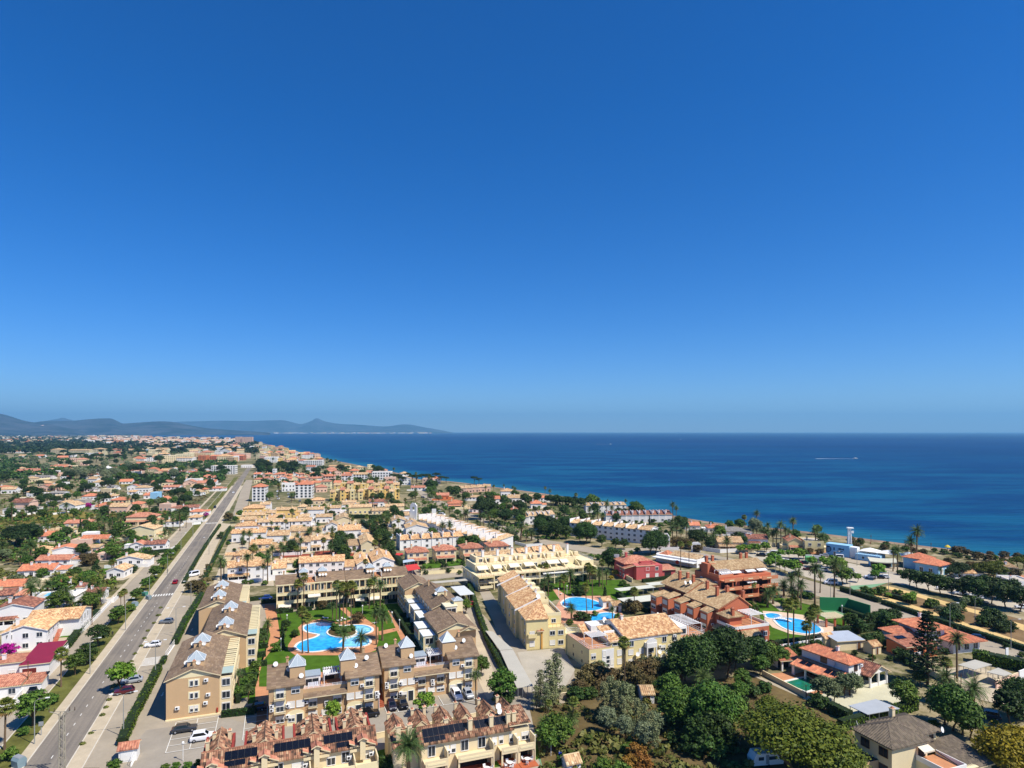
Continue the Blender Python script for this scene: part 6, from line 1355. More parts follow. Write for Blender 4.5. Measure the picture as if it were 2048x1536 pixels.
HS2=[  # the tan roofed estate between the palm court and the apartments
('white two storey house with mottled tan roof and low porch, directly beyond the brown block',455,541,1163,5.6,9,'gable','orange','white',TH,1.6,dict(porch=.5)),('low house with tan roof joining two white houses behind the balcony grid block',545,572,1152,3.2,9,'gable','orange','white',TH,1.5,{}),
('white row with rippled orange roof and paired windows behind the palm court',598,688,1152,5.6,9,'gable','orange','white',R(14),1.7,dict(chim=2)),('cream hipped house with tan roof partly behind the brown block',476,520,1139,3.4,8,'hip','tan','cream',TH,1.4,{}),
('white house with arched window and long tan roof facing the pale pool',622,669,1102,5.6,9,'gable','tan','white',TH,1.4,dict(porch=.4)),('white row with tan roof and upper balconies facing the pale pool',500,541,1111,5.4,10,'gable','orange','cream',R(12),1.5,dict(porch=1)),
('low tan roofed link house with deep veranda at the lawn',542,588,1110,3.4,12,'gable','tan','white',R(12),1.8,dict(porch=1)),('white house with shadowed loggia next to the arched window house',590,620,1106,5.4,9,'gable','tan','white',R(14),1.4,dict(porch=.8)),
('white house with mottled tan roof second from the avenue hedge',463,531,1085,5.0,9,'gable','orange','white',R(14),1.5,dict(chim=2)),('broad tan roof house standing between the white loggia houses',534,578,1090,5.0,11,'gable','tan','white',R(14),1.8,{}),('cream house with small arched windows under a tan roof',579,642,1080,5.0,9,'gable','tan','cream',R(12),1.4,dict(chim=2)),
('tan hip roofed house with white scrolled gable, by the avenue hedge',470,522,1064,3.6,11,'hip','orange','white',R(16),2.0,dict(chim=2)),('white row with tan roof, bright arches and a teal awning',517,580,1062,5.4,9,'gable','tan','white',R(12),1.4,dict(chim=2,porch=.7)),('white house with dark doors at the end of the teal awning row',582,622,1060,5.4,9,'gable','tan','white',R(12),1.4,dict(porch=.6)),
('ochre house with big tan hip roof near the grey green tree',486,526,1028,4.2,12,'hip','orange','deepyellow',R(14),2.2,{}),('ochre house with low brown gables below the big tan hip roof',484,530,1040,3.2,8,'gable','tan','deepyellow',R(14),1.6,{}),('yellow house with a row of small square windows',552,592,1034,5.0,9,'gable','tan','deepyellow',R(12),1.3,dict(chim=2)),('tan roofed link house beside the yellow house',531,551,1036,3.6,9,'gable','tan','cream',R(12),1.3,{}),
('white house with tan roof set behind tall palms',520,540,1022,5,9,'gable','tan','white',R(12),1.4,{}),('white villa with tan roof by the small green lawn',613,647,1034,5.2,10,'gable','tan','white',R(12),1.5,dict(chim=2)),('white villa with tan roof next to the dark clipped hedge',655,681,1030,5,10,'gable','tan','white',R(12),1.4,{}),
('yellow house with tan roof and bay windows above the dark hedge',698,743,1029,5.2,10,'gable','tan','yellow',R(12),1.6,dict(chim=2)),('cream house with tan roof near the white bell gable',771,808,1027,5.2,9,'gable','tan','pale',R(12),1.4,{}),('low tan roofed house between the yellow bay house and the cream house',744,772,1030,3.2,9,'gable','tan','cream',R(12),1.5,{}),
('cream gable ended house with rolling tan roof at the top of the hedge lane',672,704,1053,4.4,20,'gabley','tan','cream',R(16),1.9,{}),('house with jumbled tan roofs and dark oval window on the hedge lane',676,722,1078,4.8,14,'gable','orange','white',R(16),2.0,dict(chim=2)),
('tan roofed house receding along the lane with a white skylight',722,750,1108,4.8,24,'gabley','tan','cream',R(16),1.9,{}),('tan lean-to house with white walls beside the long receding roof',698,719,1106,3.0,22,'shedback','tan','white',R(16),.8,dict(chim=0)),
('white house with blank white gable and stepped tan roofs behind the brown roof',746,788,1150,5.6,20,'gabley','orange','white',R(18),1.9,dict(chim=2)),('white house with white staircase walls and tan roof beside the blank gable',714,742,1148,4.2,20,'gabley','orange','white',R(18),1.5,dict(chim=2)),
('tan roofed house with white walls in front of the stepped white row',784,812,1056,4.4,16,'gabley','tan','white',R(14),1.6,{}),('tan roofed house with long wall above the square pool',812,856,1072,4.6,14,'gabley','tan','white',R(14),1.8,{}),('small ochre roofed house with palms in front near the bell gable',620,648,1010,4,11,'hip','orange','cream',R(12),2,{}),('dark fronted house with straw roof behind the yellow bay house',684,712,1014,3.6,10,'gable','tan','white',R(12),1.3,dict(porch=.9)),('white house with brown roof behind tall fan palms near the bell gable',738,768,1014,4.2,10,'gable','darkred','white',R(12),1.4,dict(porch=.6)),
]
HS2+=[  # lower roofs filling the gaps between them
('low tan roofed annex behind the pale pool, nearest the lane',690,716,1148,3,9,'shed','orange','white',R(14),1.2,dict(chim=0)),('long low tan roof between the mottled roof house and the rippled roof row',548,596,1140,3,8,'gable','tan','white',R(14),1.2,{}),('low cream house with tan roof at the near end of the sandy lane',468,500,1124,3.2,9,'hip','orange','cream',R(16),1.4,{}),('tan roofed porch house by the red path',504,540,1128,3,8,'gable','tan','cream',R(14),1.2,dict(porch=.8)),
('tan roofed house end between palms, above the red path',590,622,1092,4.6,9,'gable','tan','white',R(14),1.4,{}),('tan hip roofed cottage behind the arched window house',644,668,1086,3.4,9,'hip','orange','white',R(14),1.4,{}),('tan roofed cottage above the white scrolled gable',480,512,1050,3.4,9,'gable','tan','cream',R(14),1.4,{}),('white cottage with tan roof in the middle of the bright arches row',536,566,1048,4,9,'gable','orange','white',R(12),1.4,{}),('white cottage with tan roof by the shaded garden of tall palms',596,618,1046,4,9,'gable','tan','white',R(12),1.4,{}),('white cottage with tan roof facing the small green lawn',632,664,1046,4,9,'gable','tan','white',R(12),1.4,{}),
('pale house with brown hip roof between the yellow house and the clipped hedge',596,612,1024,4,9,'hip','tan','cream',R(12),1.4,{}),('tan roofed house behind the square pool garden',812,834,1058,4,10,'gabley','tan','white',R(14),1.6,{}),('tan roofed house behind the first units of the stepped row',796,818,1044,4.4,12,'gable','tan','white',R(12),1.6,{}),('tan roofed house above the tan rolling roof, beside the hedge',652,676,1064,4,12,'gabley','tan','white',R(16),1.6,{}),
]
for lab,u0,u1,vb,h,d,roof,tile,wall,ang,rh,kw in HS2:house(lab,u0,u1,vb,h,d,roof,tile,wall,ang,rh,**kw)
ORD=['first','second','third','fourth','fifth','sixth','seventh','eighth','ninth','tenth','eleventh','twelfth','thirteenth','fourteenth','fifteenth','sixteenth','seventeenth','eighteenth','nineteenth','twentieth','twenty-first','twenty-second','twenty-third','twenty-fourth','twenty-fifth','twenty-sixth','twenty-seventh','twenty-eighth','twenty-ninth','thirtieth']
def row(n,uv0,uv1,w,d,h,lab,group,end,roof='shed',tile='tan',wall='white',ang=None,rh=1.2,step=0.0,name='terraced_house',fin=True,**kw):
 """n attached houses between two picture points, each one an object"""
 a,b_=P(*uv0),P(*uv1);dr=(b_-a)/n;an=math.atan2(dr.y,dr.x)if ang is None else ang;L=dr.length
 for i in range(n):
  q=a+dr*i;u=CX+q.x*F/q.y;v=VH+H*F/q.y
  bb=house(lab+', '+ORD[i]+' from '+end,u,u+10,v,h+step*(i%2),d,roof,tile,wall,an,rh,name=name,group=group,w=(w or L*.985),**kw)
  if fin:bb.box(-.12,.12,-.3,d*.98,0,h+rh+.5,WL[wall],'party_wall')
row(6,(800,1101),(926,1092),None,9,5.4,'white terraced house with rippled tan roof','white tan roofed terrace','the square pool','gable','orange','white',None,1.6)
row(4,(815,1130),(1030,1112),9.5,10,5.6,'beige house with brown hip roof and lean-to porch','beige hip roofed houses','the red canopy','hip','brick','cream',R(17),1.7,porch=.9,fin=False)
row(14,(838,1050),(985,1102),None,12,3.4,'white stepped house with straw lean-to roof','stepped white row beside the palm avenue','the bell gable','shed','tan','white',None,3.0,.6)
row(6,(1046,1050),(1108,1045),None,12,5.2,'white stepped house with straw roof in the upper row','upper white row near the magenta hedge','the dark garden trees','shed','tan','white',R(6),1.2,.4)
row(6,(1072,1062),(1148,1062),None,10,5.0,'white stepped house with straw roof in the lower row','lower white row near the magenta hedge','the magenta hedge','shed','tan','white',R(-2),1.2,.4)
row(7,(1140,1071),(1300,1089),None,11,7.6,'white three storey house under one long straw roof','long white three storey terrace','the lower white row','gable','tan','white',None,1.6,floors=3)
row(10,(1212,1046),(1344,1044),None,11,5.0,'white seafront house with brown arched roof','seafront row with brown arched roofs','the palm clump','shed','darkred','white',R(-2),1.6)
row(7,(1172,1026),(1252,1024),None,12,5.4,'white house of the far seafront terrace','far white seafront terrace','the tall seaside palm','shed','white' if False else 'tan','white',R(0),.9)
row(5,(918,987),(978,982),None,12,5.0,'pinkish white seafront house with small dormers','pinkish seafront terrace','the dark cypress','shed','tan','peach',R(2),1.4)
HS3=[
('white apartment block with red hip roof and round balconies, nearer the avenue',504,530,1003,12.5,13,'hip','red','white',R(10),2.6,dict(cat='apartment building',floors=5,chim=0)),('white apartment block with red hip roof and round balconies, beside the parking court',590,624,997,12.5,14,'hip','red','white',R(10),2.6,dict(cat='apartment building',floors=5,chim=0)),
('pink apartment house with orange roof beside tall palms',646,668,968,9,16,'hip','red','peach',R(8),2.4,dict(cat='apartment building',floors=3)),('white modern house with curved terraces on the shore',744,782,960,9.5,16,'flat','tan','white',R(4),.8,dict(cat='apartment building',floors=3,chim=0)),('long yellow low house with straw roof near the shore',657,699,938,4.5,16,'gable','orange','pale',R(4),1.6,dict(chim=0)),
('white apartment house with balconies next to the curved terraces',706,735,962,8,16,'gable','tan','white',R(6),2,dict(cat='apartment building',floors=3)),('white and cream apartment house with three gables',683,703,966,8.5,16,'gable','brick','white',R(6),2,dict(cat='apartment building',floors=3)),
('white tall villa behind the umbrella pines',545,551,952,9,8,'flat','tan','white',R(6),.5,dict(chim=0)),('white stepped terraces hotel above the beach',606,644,931,8,20,'flat','tan','white',R(6),.8,dict(cat='apartment building',floors=3,chim=0)),
('orange walled house with red roof beside the coast road',873,898,1000,4,12,'gable','brick','orangewall',R(6),1.8,{}),('bright red roofed house with dark porch at the coast road corner',896,929,1017,4,12,'hip','red','pale',R(8),2.2,dict(porch=.8)),('tan hip roofed seafront house with white walls',1002,1028,993,5,13,'hip','orange','white',R(4),2.2,{}),('long straw roofed seafront house with white eaves',1016,1068,1005,4,14,'gable','tan','white',R(2),2,dict(chim=2)),
('white house with orange roof amid dark garden trees',960,1000,1009,4.6,12,'gable','red','white',R(4),1.8,{}),('orange pyramid roofed house near the seafront palms',1062,1084,1017,4,11,'hip','red','white',R(2),2,{}),('small orange roofed house beside twin palms',1080,1094,1003,3.4,9,'hip','red','white',R(2),1.6,{}),('cream low house before the pinkish terrace',937,966,1001,3,10,'hip','tan','white',R(4),1.3,{}),('tan roofed cottage under the round shore tree',822,850,981,3,11,'gable','brick','white',R(6),1.5,{}),
('white house with terracotta roof and wall among the dark garden trees',1024,1042,1034,4.4,12,'gabley','red','white',R(6),1.6,{}),('tan roofed villa behind the coast road palms',944,984,1026,3.2,11,'gable','tan','white',R(4),1.6,{}),
('cream villa with tan roof and white arched porch behind the single palm',1436,1486,1100,4.2,12,'gable','tan','cream',R(-6),1.9,dict(porch=.8)),('house with weathered grey roof near the beach path',1444,1494,1072,3,12,'hip','greytile','white',R(-8),1.6,{}),('white house with dark red roof and slim chimney',1496,1536,1093,4.2,11,'gable','darkred','white',R(-8),1.5,dict(porch=.6)),('yellow seaside house with terracotta roof beside the tall palm pair',1577,1606,1102,5,12,'gabley','brick','yellow',R(-10),1.8,dict(porch=.9)),('yellow two storey house between the terracotta roof and the club wall',1610,1648,1106,5.6,12,'flat','brick','yellow',R(-10),.5,{}),
('low orange roofed beach house with white walls',1380,1400,1060,3,10,'gable','red','white',R(-8),1.4,{}),('orange roofed beach house beside the date palm',1416,1448,1066,3.2,11,'hip','red','white',R(-8),1.6,{}),('white corner house with terrace awnings below the long three storey terrace',1306,1340,1096,5.4,12,'flat','tan','white',R(-8),.6,dict(chim=0)),
('white house with grey flat roof at the edge beyond the plane trees',2026,2070,1186,4,10,'flat','tan','white',R(-8),.5,{}),('small terracotta roofed cabin among the shore pines',1926,1952,1160,3,8,'gable','orange','white',R(-12),1.3,{}),('white hut with tall white chimney by the shore pines',2014,2036,1152,3.6,9,'shed','tan','white',R(-14),.8,{}),
('pale tall tower block on the far shore, slimmer of the two',470,481,890,36,22,'flat','tan','peach',R(6),1,dict(cat='apartment building',floors=11,chim=0)),('wide pale tower block on the far shore',483,504,890,35,22,'flat','tan','peach',R(6),1,dict(cat='apartment building',floors=11,chim=0)),
('drum shaped cream block farthest from the avenue',101,120,909,13,26,'hip','tan','cream',R(2),3,dict(cat='apartment building',floors=4,chim=0)),('drum shaped cream block in the middle of the three',185,203,910,15,26,'hip','tan','pale',R(2),3,dict(cat='apartment building',floors=5,chim=0)),('cream block with brown roof near the white sports hall',221,238,908,12,24,'hip','brick','cream',R(2),3,dict(cat='apartment building',floors=4,chim=0)),('long cream apartment row in front of the dark pine belt',137,178,909,11,24,'gable','tan','pale',R(2),2.5,dict(cat='apartment building',floors=4,chim=2)),('long cream apartment row beside the white hall',244,282,907,10,24,'gable','tan','pale',R(3),2.5,dict(cat='apartment building',floors=3)),('white sports hall with blue tinted wall',282,320,906,9,30,'flat','tan','blue',R(3),.5,dict(chim=0)),
('orange brick apartment cube near the avenue end',396,412,922,11,20,'flat','red','orangewall',R(6),.8,dict(cat='apartment building',floors=4,chim=0)),('terracotta apartment rows with dark balconies near the avenue end',420,486,921,9,22,'gable','red','terra',R(6),2.5,dict(cat='apartment building',floors=3,chim=2)),('white low mall with blue awnings at the avenue end',482,504,936,4,20,'flat','tan','white',R(8),.5,dict(chim=0)),('white terrace of houses left of the orange brick cube',336,384,923,7,22,'gable','tan','white',R(4),2,dict(chim=2)),
]
for lab,u0,u1,vb,h,d,roof,tile,wall,ang,rh,kw in HS3:house(lab.replace(' left of ',' beside '),u0,u1,vb,h,d,roof,tile,wall,ang,rh,**kw)
# bell gable chapel front of the stepped row
b=B('bell_gable','white bell gable with an arched opening at the head of the stepped white row','bell gable',P(820,1040),R(-20));b.part('gable_wall',WL['white'],lambda m:(m.box(0,1.6,0,1,0,9),m.box(3.4,5,0,1,0,9),m.box(1.61,3.39,0,1,0,6),m.yprism([(0,9.01),(5,9.01),(5,9.8),(3.6,11.6),(1.4,11.6),(0,9.8)],0,1)));b.box(-6,-.01,.2,8,0,6,WL['white'],'wall');FOOT.append((P(824,1040).x,P(824,1040).y,6))
# yellow terraced complex: each block a house of its own
k=0
for r_,(u0,u1,v,n)in enumerate(((660,710,1002,5),(716,800,1000,8),(668,800,986,10))):
 for i in range(n):
  u=u0+(u1-u0)*i/n;v_=v-1.2*(i%2)
  house(('ochre','pale yellow','golden')[(i+r_)%3]+' terraced block, '+ORD[i]+' along the '+('lane row','coast side row','back row')[r_]+' of the yellow complex',u,u+8,v_,7.6+(i%3),11,('gable','flat','gable')[i%3],('tan','tan','brick')[i%3],('deepyellow','yellow','deepyellow')[(i+r_)%3],R(10),1.8,group='yellow terraced complex',w=(u1-u0)/n*60/(v-VH)*.9,floors=3,name='terraced_house')
  # small red roofed estate behind the two white apartment blocks
for r_,v in enumerate((958,966,975)):
 for i in range(11):
  u=508+i*12.4+rnd.uniform(-2,2)
  if v>970 and(u<534 or 545<u<585 and i%2):continue
  house(('white','cream','pink washed')[(i*2+r_)%3]+' red roofed house, '+ORD[i]+' in the '+('back','middle','front')[r_]+' row behind the red hipped blocks',u,u+9,v+rnd.uniform(-1.5,1.5),rnd.uniform(4.5,6.5),10,rnd.choice(('gable','gabley','hip')),rnd.choice(('red','brick','red')),('white','pale','peach')[(i*2+r_)%3],R(rnd.uniform(0,20)),1.7,group='small red roofed houses',w=rnd.uniform(7,9.5))
  # yellow seafront complex and the dense town at the end of the avenue
def far_town(n,reg,lab,group,walls,tiles,h0,h1,w0,w1,seed,flat=.3):
 r=random.Random(seed);put=0;tries=0
 while put<n and tries<n*40:
  tries+=1;v=reg[2]+(reg[3]-reg[2])*r.random()**reg[4];u=r.uniform(reg[0],reg[1]);q=P(u,v);w=r.uniform(w0,w1)
  lim=np_coast_u(v)
  if u>lim-(w*(v-VH)/60)-4:continue
  if any((q.x-f[0])**2+(q.y-f[1])**2<(f[2]+w*.75)**2 for f in FOOT)or on_avenue(q,w*.8):continue
  wl,tl=r.choice(walls),r.choice(tiles);rf='flat' if r.random()<flat else r.choice(('gable','hip','gabley'))
  nm={'white':'white','peach':'peach coloured','pale':'pale yellow','cream':'cream','yellow':'yellow','deepyellow':'ochre','sand':'sandy','terra':'terracotta','tan':'tan'}[wl];tn='flat roof' if rf=='flat' else{'tan':'straw','red':'red','brick':'dull red','orange':'orange','darkred':'dark red'}[tl]+' roof'
  bb=house(None,u,u+5,v,r.uniform(h0,h1),w*r.uniform(.7,1),rf,tl,wl,R(r.uniform(-5,25)),None,group='houses '+group,w=w,chim=0);AUTO.append((bb.o,nm+' house with '+tn));put+=1
cpx=[(c[0],c[1])for c in coast_px][::-1]
def np_coast_u(v):
 for(u0,v0),(u1,v1)in zip(cpx,cpx[1:]):
  if v0<=v<=v1:return u0+(u1-u0)*(v-v0)/max(v1-v0,1e-6)
 return 480 if v<878 else 5000
def on_avenue(q,m):
 d=Vector((q.x,q.y,0))-Vector((p0.x,p0.y,0));s_=d.dot(re);return d.dot(rd)<A1 and abs(s_+4)<13+m
far_town(48,(510,640,893,932,1),'in the seafront quarter past the umbrella pines','in the seafront quarter',('yellow','deepyellow','pale','white','peach'),('red','brick','tan','orange'),6,10,11,18,11)
far_town(84,(285,560,889,926,1),'in the dense town at the end of the avenue','in the dense town',('white','cream','peach','pale','white','sand'),('tan','brick','orange','tan'),7,14,14,30,12,.45)
far_town(34,(0,300,892,925,.9),'scattered over the wooded plain','on the wooded plain',('white','cream','white','peach'),('tan','brick','red'),3.5,7,11,20,13)
far_town(84,(-8,425,930,1030,.9),'in the gardens west of the avenue','in the western gardens',('white','cream','white','peach'),('tan','brick','red','orange'),3,5,9,13,14,.15)
far_town(24,(560,860,935,985,.9),'near the shore beyond the yellow complex','near the shore',('white','white','peach','pale'),('tan','brick','red'),4.5,8,9,14,15)
# the farthest buildings, too small to tell apart: one mass each
def mass(name,label,n,reg,hs,ws,mats,seed,far=False):
 r=random.Random(seed);mb=MB()
 for _ in range(n):
  u,v=r.uniform(reg[0],reg[1]),r.uniform(reg[2],reg[3]);q=P(u,v);w,d,h=r.uniform(*ws),r.uniform(*ws),r.uniform(*hs);k=r.randrange(len(mats));a=r.uniform(0,.5)
  if not far and(u>np_coast_u(v)-6):continue
  c,s_=math.cos(a),math.sin(a);pts=[(q.x+x*c-y*s_,q.y+x*s_+y*c)for x,y in((-w/2,-d/2),(w/2,-d/2),(w/2,d/2),(-w/2,d/2))];mb.prism(pts,0,h,k)
  if r.random()<.5:mb.mesh([(*p,h+.01)for p in pts]+[(q.x,q.y,h+2.5)],[(0,1,4),(1,2,4),(2,3,4),(3,0,4)],len(mats)-1-k%2)
 o=mb_part(name,None,mats,mb=mb,kind='stuff',label=label);return o
ROOFM=M('far_roofs',(198,140,96),.15,.02)
mass('distant_town','tightly packed pale buildings in front of the far town',200,(290,500,880,891),(7,13),(11,24),[WL['white'],WL['cream'],WL['peach'],ROOFM],24)
mass('distant_town','mass of pale buildings of the far town',420,(180,500,872.5,886),(7,17),(14,34),[WL['white'],WL['cream'],WL['peach'],ROOFM],21)
mass('distant_houses','specks of white houses on the far plain',160,(-20,260,870,884),(4,9),(12,30),[WL['white'],WL['cream'],ROOFM],22)
mass('distant_shore_town','pale strip of the town across the bay',330,(330,860,865.9,867.2),(10,34),(40,140),[WL['white'],WL['cream'],WL['peach'],WL['pale']],23,True)
# ---------------------------------------------------------------- planting
def pt(kind,*spots,**kw):
 for s_ in spots:
  u,v=s_[0],s_[1];plant(kind,P(u,v),(s_[2]if len(s_)>2 else 1.0)*rnd.uniform(.93,1.07),zs=s_[3]if len(s_)>3 else None,**kw)
  # avenue verge and frontage
pt('tree',(66,1452,1.15),(150,1350,.85),(236,1248,.8),(273,1201,.7),(292,1180,.75),(310,1157,.8),(327,1138,.8),(340,1120,.8))
pt('darktree',(175,1327,.75),(197,1292,.9),(172,1330,.5));pt('bush',(104,1407,1.1),(262,1222,1.2),(302,1165,1.2),(318,1146,1.2),(20,1520,1.1),(46,1470,.8),(228,1240,1));pt('street',(243,1384,1.35))
plant('fan',P(122,1374),1.1,'tall fan palm on the verge in front of the magenta garage roof',var=2);plant('fan',P(9,1500),1.15,'tall fan palm at the picture edge beside the avenue verge',var=2);pt('fan',(242,1236,.7),(249,1216,.8));pt('brownbush',(385,1184,1.3),(398,1180,1));pt('grey',(457,1040,.6));pt('brownbush',(456,1041,1.5));pt('tree',(480,1036,.9),(470,1046,.7))
pt('weed',*[(205+i*8.6-(i%3)*2,1432-i*15.4,.55)for i in range(15)],(165,1490,.6),(182,1468,.5),(228,1375,.9),(318,1232,.7))
# palm court
pt('fan',(605,1307,1.0),(617,1306,1.02),(595,1224,1.05),(607,1223,1.0),(673,1240,1.0),(702,1258,1.1),(708,1216,.98),(738,1218,.98),(686,1258,1.15),(693,1250,.85))
pt('date',(765,1281,1.25),(753,1290,.95),(665,1239,.8),(535,1278,.8),(679,1250,1.1),(760,1232,1.1),(748,1213,.9));pt('canary',(686,1304,.75),(722,1306,.75),(528,1290,.6))
pt('cypress',(565,1278,.95),(566,1300,.85));pt('umbrella',(562,1240,.42));pt('brownbush',(645,1218,.8),(715,1246,.95));pt('darktree',(572,1262,.5),(590,1275,.35))
pt('bush',(590,1272,1),(672,1262,1),(684,1266,1),(694,1266,1),(703,1263,1),(678,1268,.9),(668,1258,1),(552,1302,1.2),(602,1216,1),(620,1214,1),(632,1213,1),(757,1218,1.2),(770,1240,.9),(500,1370,1.3),(485,1378,1.2),(476,1395,1.2),(506,1352,1),(512,1338,1))
pt('date',(497,1404,.55),(478,1388,.5))
# around the front rows
pt('canary',(817,1568,.95),);pt('date',(952,1410,.72));pt('street',(850,1432,1.05),(665,1450,.8,1.3));pt('tree',(1006,1402,1.0),(962,1352,.75),(930,1228,.8));pt('darkbush',(770,1545,1.2),(758,1552,1),(1000,1408,1.1),(1018,1405,.9),(600,1432,.6))
pt('bush',(330,1540,.6),(352,1537,.6),(375,1536,.6),(398,1533,.6),(420,1534,.5),(228,1540,1.0))
# scrub garden
plant('fan',P(1250,1386),1.0,'tall fan palm in front of the pale yellow house, behind the weathered beige wall',var=1)
pt('poplar',(1080,1412,1.0),(1098,1405,1.15),(1112,1402,1.25),(1106,1418,.9),(1072,1420,.7),(1092,1425,.8),(1208,1440,.95),(1222,1432,1.05),(1236,1438,1.0),(1250,1445,.95),(1262,1436,.85),(1228,1455,.9),(1245,1462,.85),(1275,1462,.8),(1290,1475,.75),(1300,1490,.8),(1310,1508,.7))
pt('grey',(1215,1470,.55),(1250,1480,.5),(1290,1500,.55),(1310,1470,.45));pt('fan',(1096,1462,.5),(1142,1468,.72));pt('canary',(1142,1470,.62),(1407,1398,.9),(1088,1466,.5))
pt('tree',(1110,1498,1.0),(1095,1506,.8),(1126,1490,.8),(1352,1462,1.3),(1366,1455,1.2),(1341,1402,.9),(1330,1398,.8),(1484,1378,.7),(1480,1400,.6),(1520,1352,.8),(1535,1340,.8))
pt('tree',(1425,1475,1.6),(1405,1455,1.3),(1450,1462,1.3));pt('darktree',(1430,1500,1.0),(1455,1355,1.7),(1470,1340,1.3),(1425,1345,1.5),(1392,1368,1.6),(1370,1362,1.4),(1360,1372,1.2),(1510,1335,1.1),(1408,1352,1.3),(1440,1330,1.2),(1400,1500,.9))
pt('brownbush',(1172,1378,1.3),(1190,1368,1.4),(1208,1376,1.3),(1160,1392,1.0),(1225,1368,1.1),(1266,1372,1.6),(1282,1365,1.5),(1300,1360,1.5),(1318,1362,1.3),(1200,1388,.9),(1290,1384,1.2));pt('olive',(1290,1352,.9),(1275,1358,.9),(1335,1355,.9),(1310,1350,.9),(1192,1350,.6),(1202,1343,.5));pt('rust',(1273,1530,1.1),(1284,1545,1),(1262,1545,.9))
pt('darkbush',(1390,1508,1.5),(1425,1515,1.5),(1450,1500,1.3),(1345,1490,.9),(1480,1420,1.2),(1150,1400,1.1),(1165,1398,1.1),(1182,1396,1),(1240,1390,1.2),(1258,1392,1),(1222,1394,1),(1335,1420,1),(1500,1395,1.2),(1528,1385,1.0));
r_=random.Random(4)
pt('weed',*[(r_.uniform(1110,1480),r_.uniform(1410,1560),r_.uniform(.7,1.3))for _ in range(46)]);pt('bush',*[(r_.uniform(1100,1260),r_.uniform(1480,1560),r_.uniform(.7,1.2))for _ in range(14)])
pt('pine',(1592,1556,1.75,.72),(1545,1510,1.12,.7),(1632,1536,1.15,.72),(1662,1575,1.2,.75),(1542,1450,.6));pt('gold',(2012,1548,1.25),(2045,1530,1.1));pt('tree',(1905,1462,1.35),(1925,1470,1.2),(1890,1450,1.1),(1940,1478,.9),(1808,1418,.9));pt('darktree',(2040,1438,1.3),(2020,1450,1.1),(1840,1372,.55))
pt('canary',(1945,1428,1.05),(1886,1408,.85));pt('fan',(1894,1378,.86));pt('date',(1914,1366,1.05));pt('araucaria',(1855,1371,1.05));pt('olive',(1700,1392,1.0),(1688,1390,.9),(1652,1402,1.0),(1640,1398,.9),(1712,1384,.7),(1668,1404,.8));pt('darkbush',(1635,1412,1.1),(1645,1416,1),(1806,1392,.8),(1820,1390,.8),(1850,1340,1.0),(1800,1320,1.2),(1815,1326,1.2),(1828,1330,1),(1835,1345,1))
pt('darkbush',(1575,1320,1.4),(1595,1312,1.3),(1550,1325,1.4),(1535,1318,1.6),(1615,1308,1.2),(1632,1300,1.1),(1735,1290,1.2),(1755,1285,1.2),(1762,1296,1.1),(1780,1278,1.1),(1520,1310,1.4));pt('tree',(1540,1332,.9),(1560,1335,.8),(1605,1320,.7))
pt('darktree',(1705,1262,.8),(1718,1268,.7),(1775,1262,.9),(1788,1255,.9),(1765,1250,.8),(1752,1252,.7),(1740,1256,.7));pt('street',(1700,1256,.9))
# terracotta estate
pt('fan',(1577,1312,1.12),(1587,1308,1.15),(1611,1306,1.12),(1616,1303,1.1),(1627,1299,1.12),(1493,1198,.85),(1506,1206,.95),(1361,1143,1.0),(1378,1136,.95),(1270,1228,1.0));pt('canary',(1568,1192,1.0),(1546,1208,.9),(1535,1215,.95),(1582,1182,.9),(1584,1206,.9));pt('date',(1602,1220,1.15),(1630,1211,1.3),(1668,1200,1.3),(1455,1121,1.3),(1640,1186,.9),(1596,1198,1.0))
pt('brownbush',(1262,1226,1.3),(1272,1222,1.1),(1545,1300,.8),(1530,1306,.9));pt('bush',(1500,1215,1.2),(1512,1222,1.1),(1550,1196,1.2),(1590,1194,1.3),(1610,1196,1.2),(1620,1198,1.2),(1236,1240,1),(1482,1206,1))
# cream house pool garden
pt('fan',(1130,1213,1.15),(1185,1217,1.12),(1174,1226,.9),(1081,1162,.85),(1091,1164,.9),(1174,1172,1.1),(1035,1151,.6),(1205,1178,.9));pt('canary',(1143,1242,.8),(1139,1180,.9),(1199,1173,.95),(1180,1165,.8),(1120,1178,.8),(1225,1240,.5));pt('date',(1097,1192,.95),(1088,1186,.8),(1213,1170,.9));pt('darkbush',(1157,1192,1.5),(1165,1190,1.2),(1165,1241,1.0),(1158,1240,1),(1175,1242,.9),(1150,1168,1.2),(1170,1160,1.2),(1090,1178,1.2),(1100,1182,1));pt('cypress',(1209,1198,.9),(1211,1197,.8));pt('darktree',(1224,1142,1.4),(1228,1140,1.2),(1218,1140,1.1));pt('gold',(1232,1152,.45),(1246,1150,.4),(1222,1160,.3));pt('bush',(1190,1232,.9),(1140,1250,.9),(1255,1180,1.2),(1262,1190,1.2),(1246,1172,1.2))
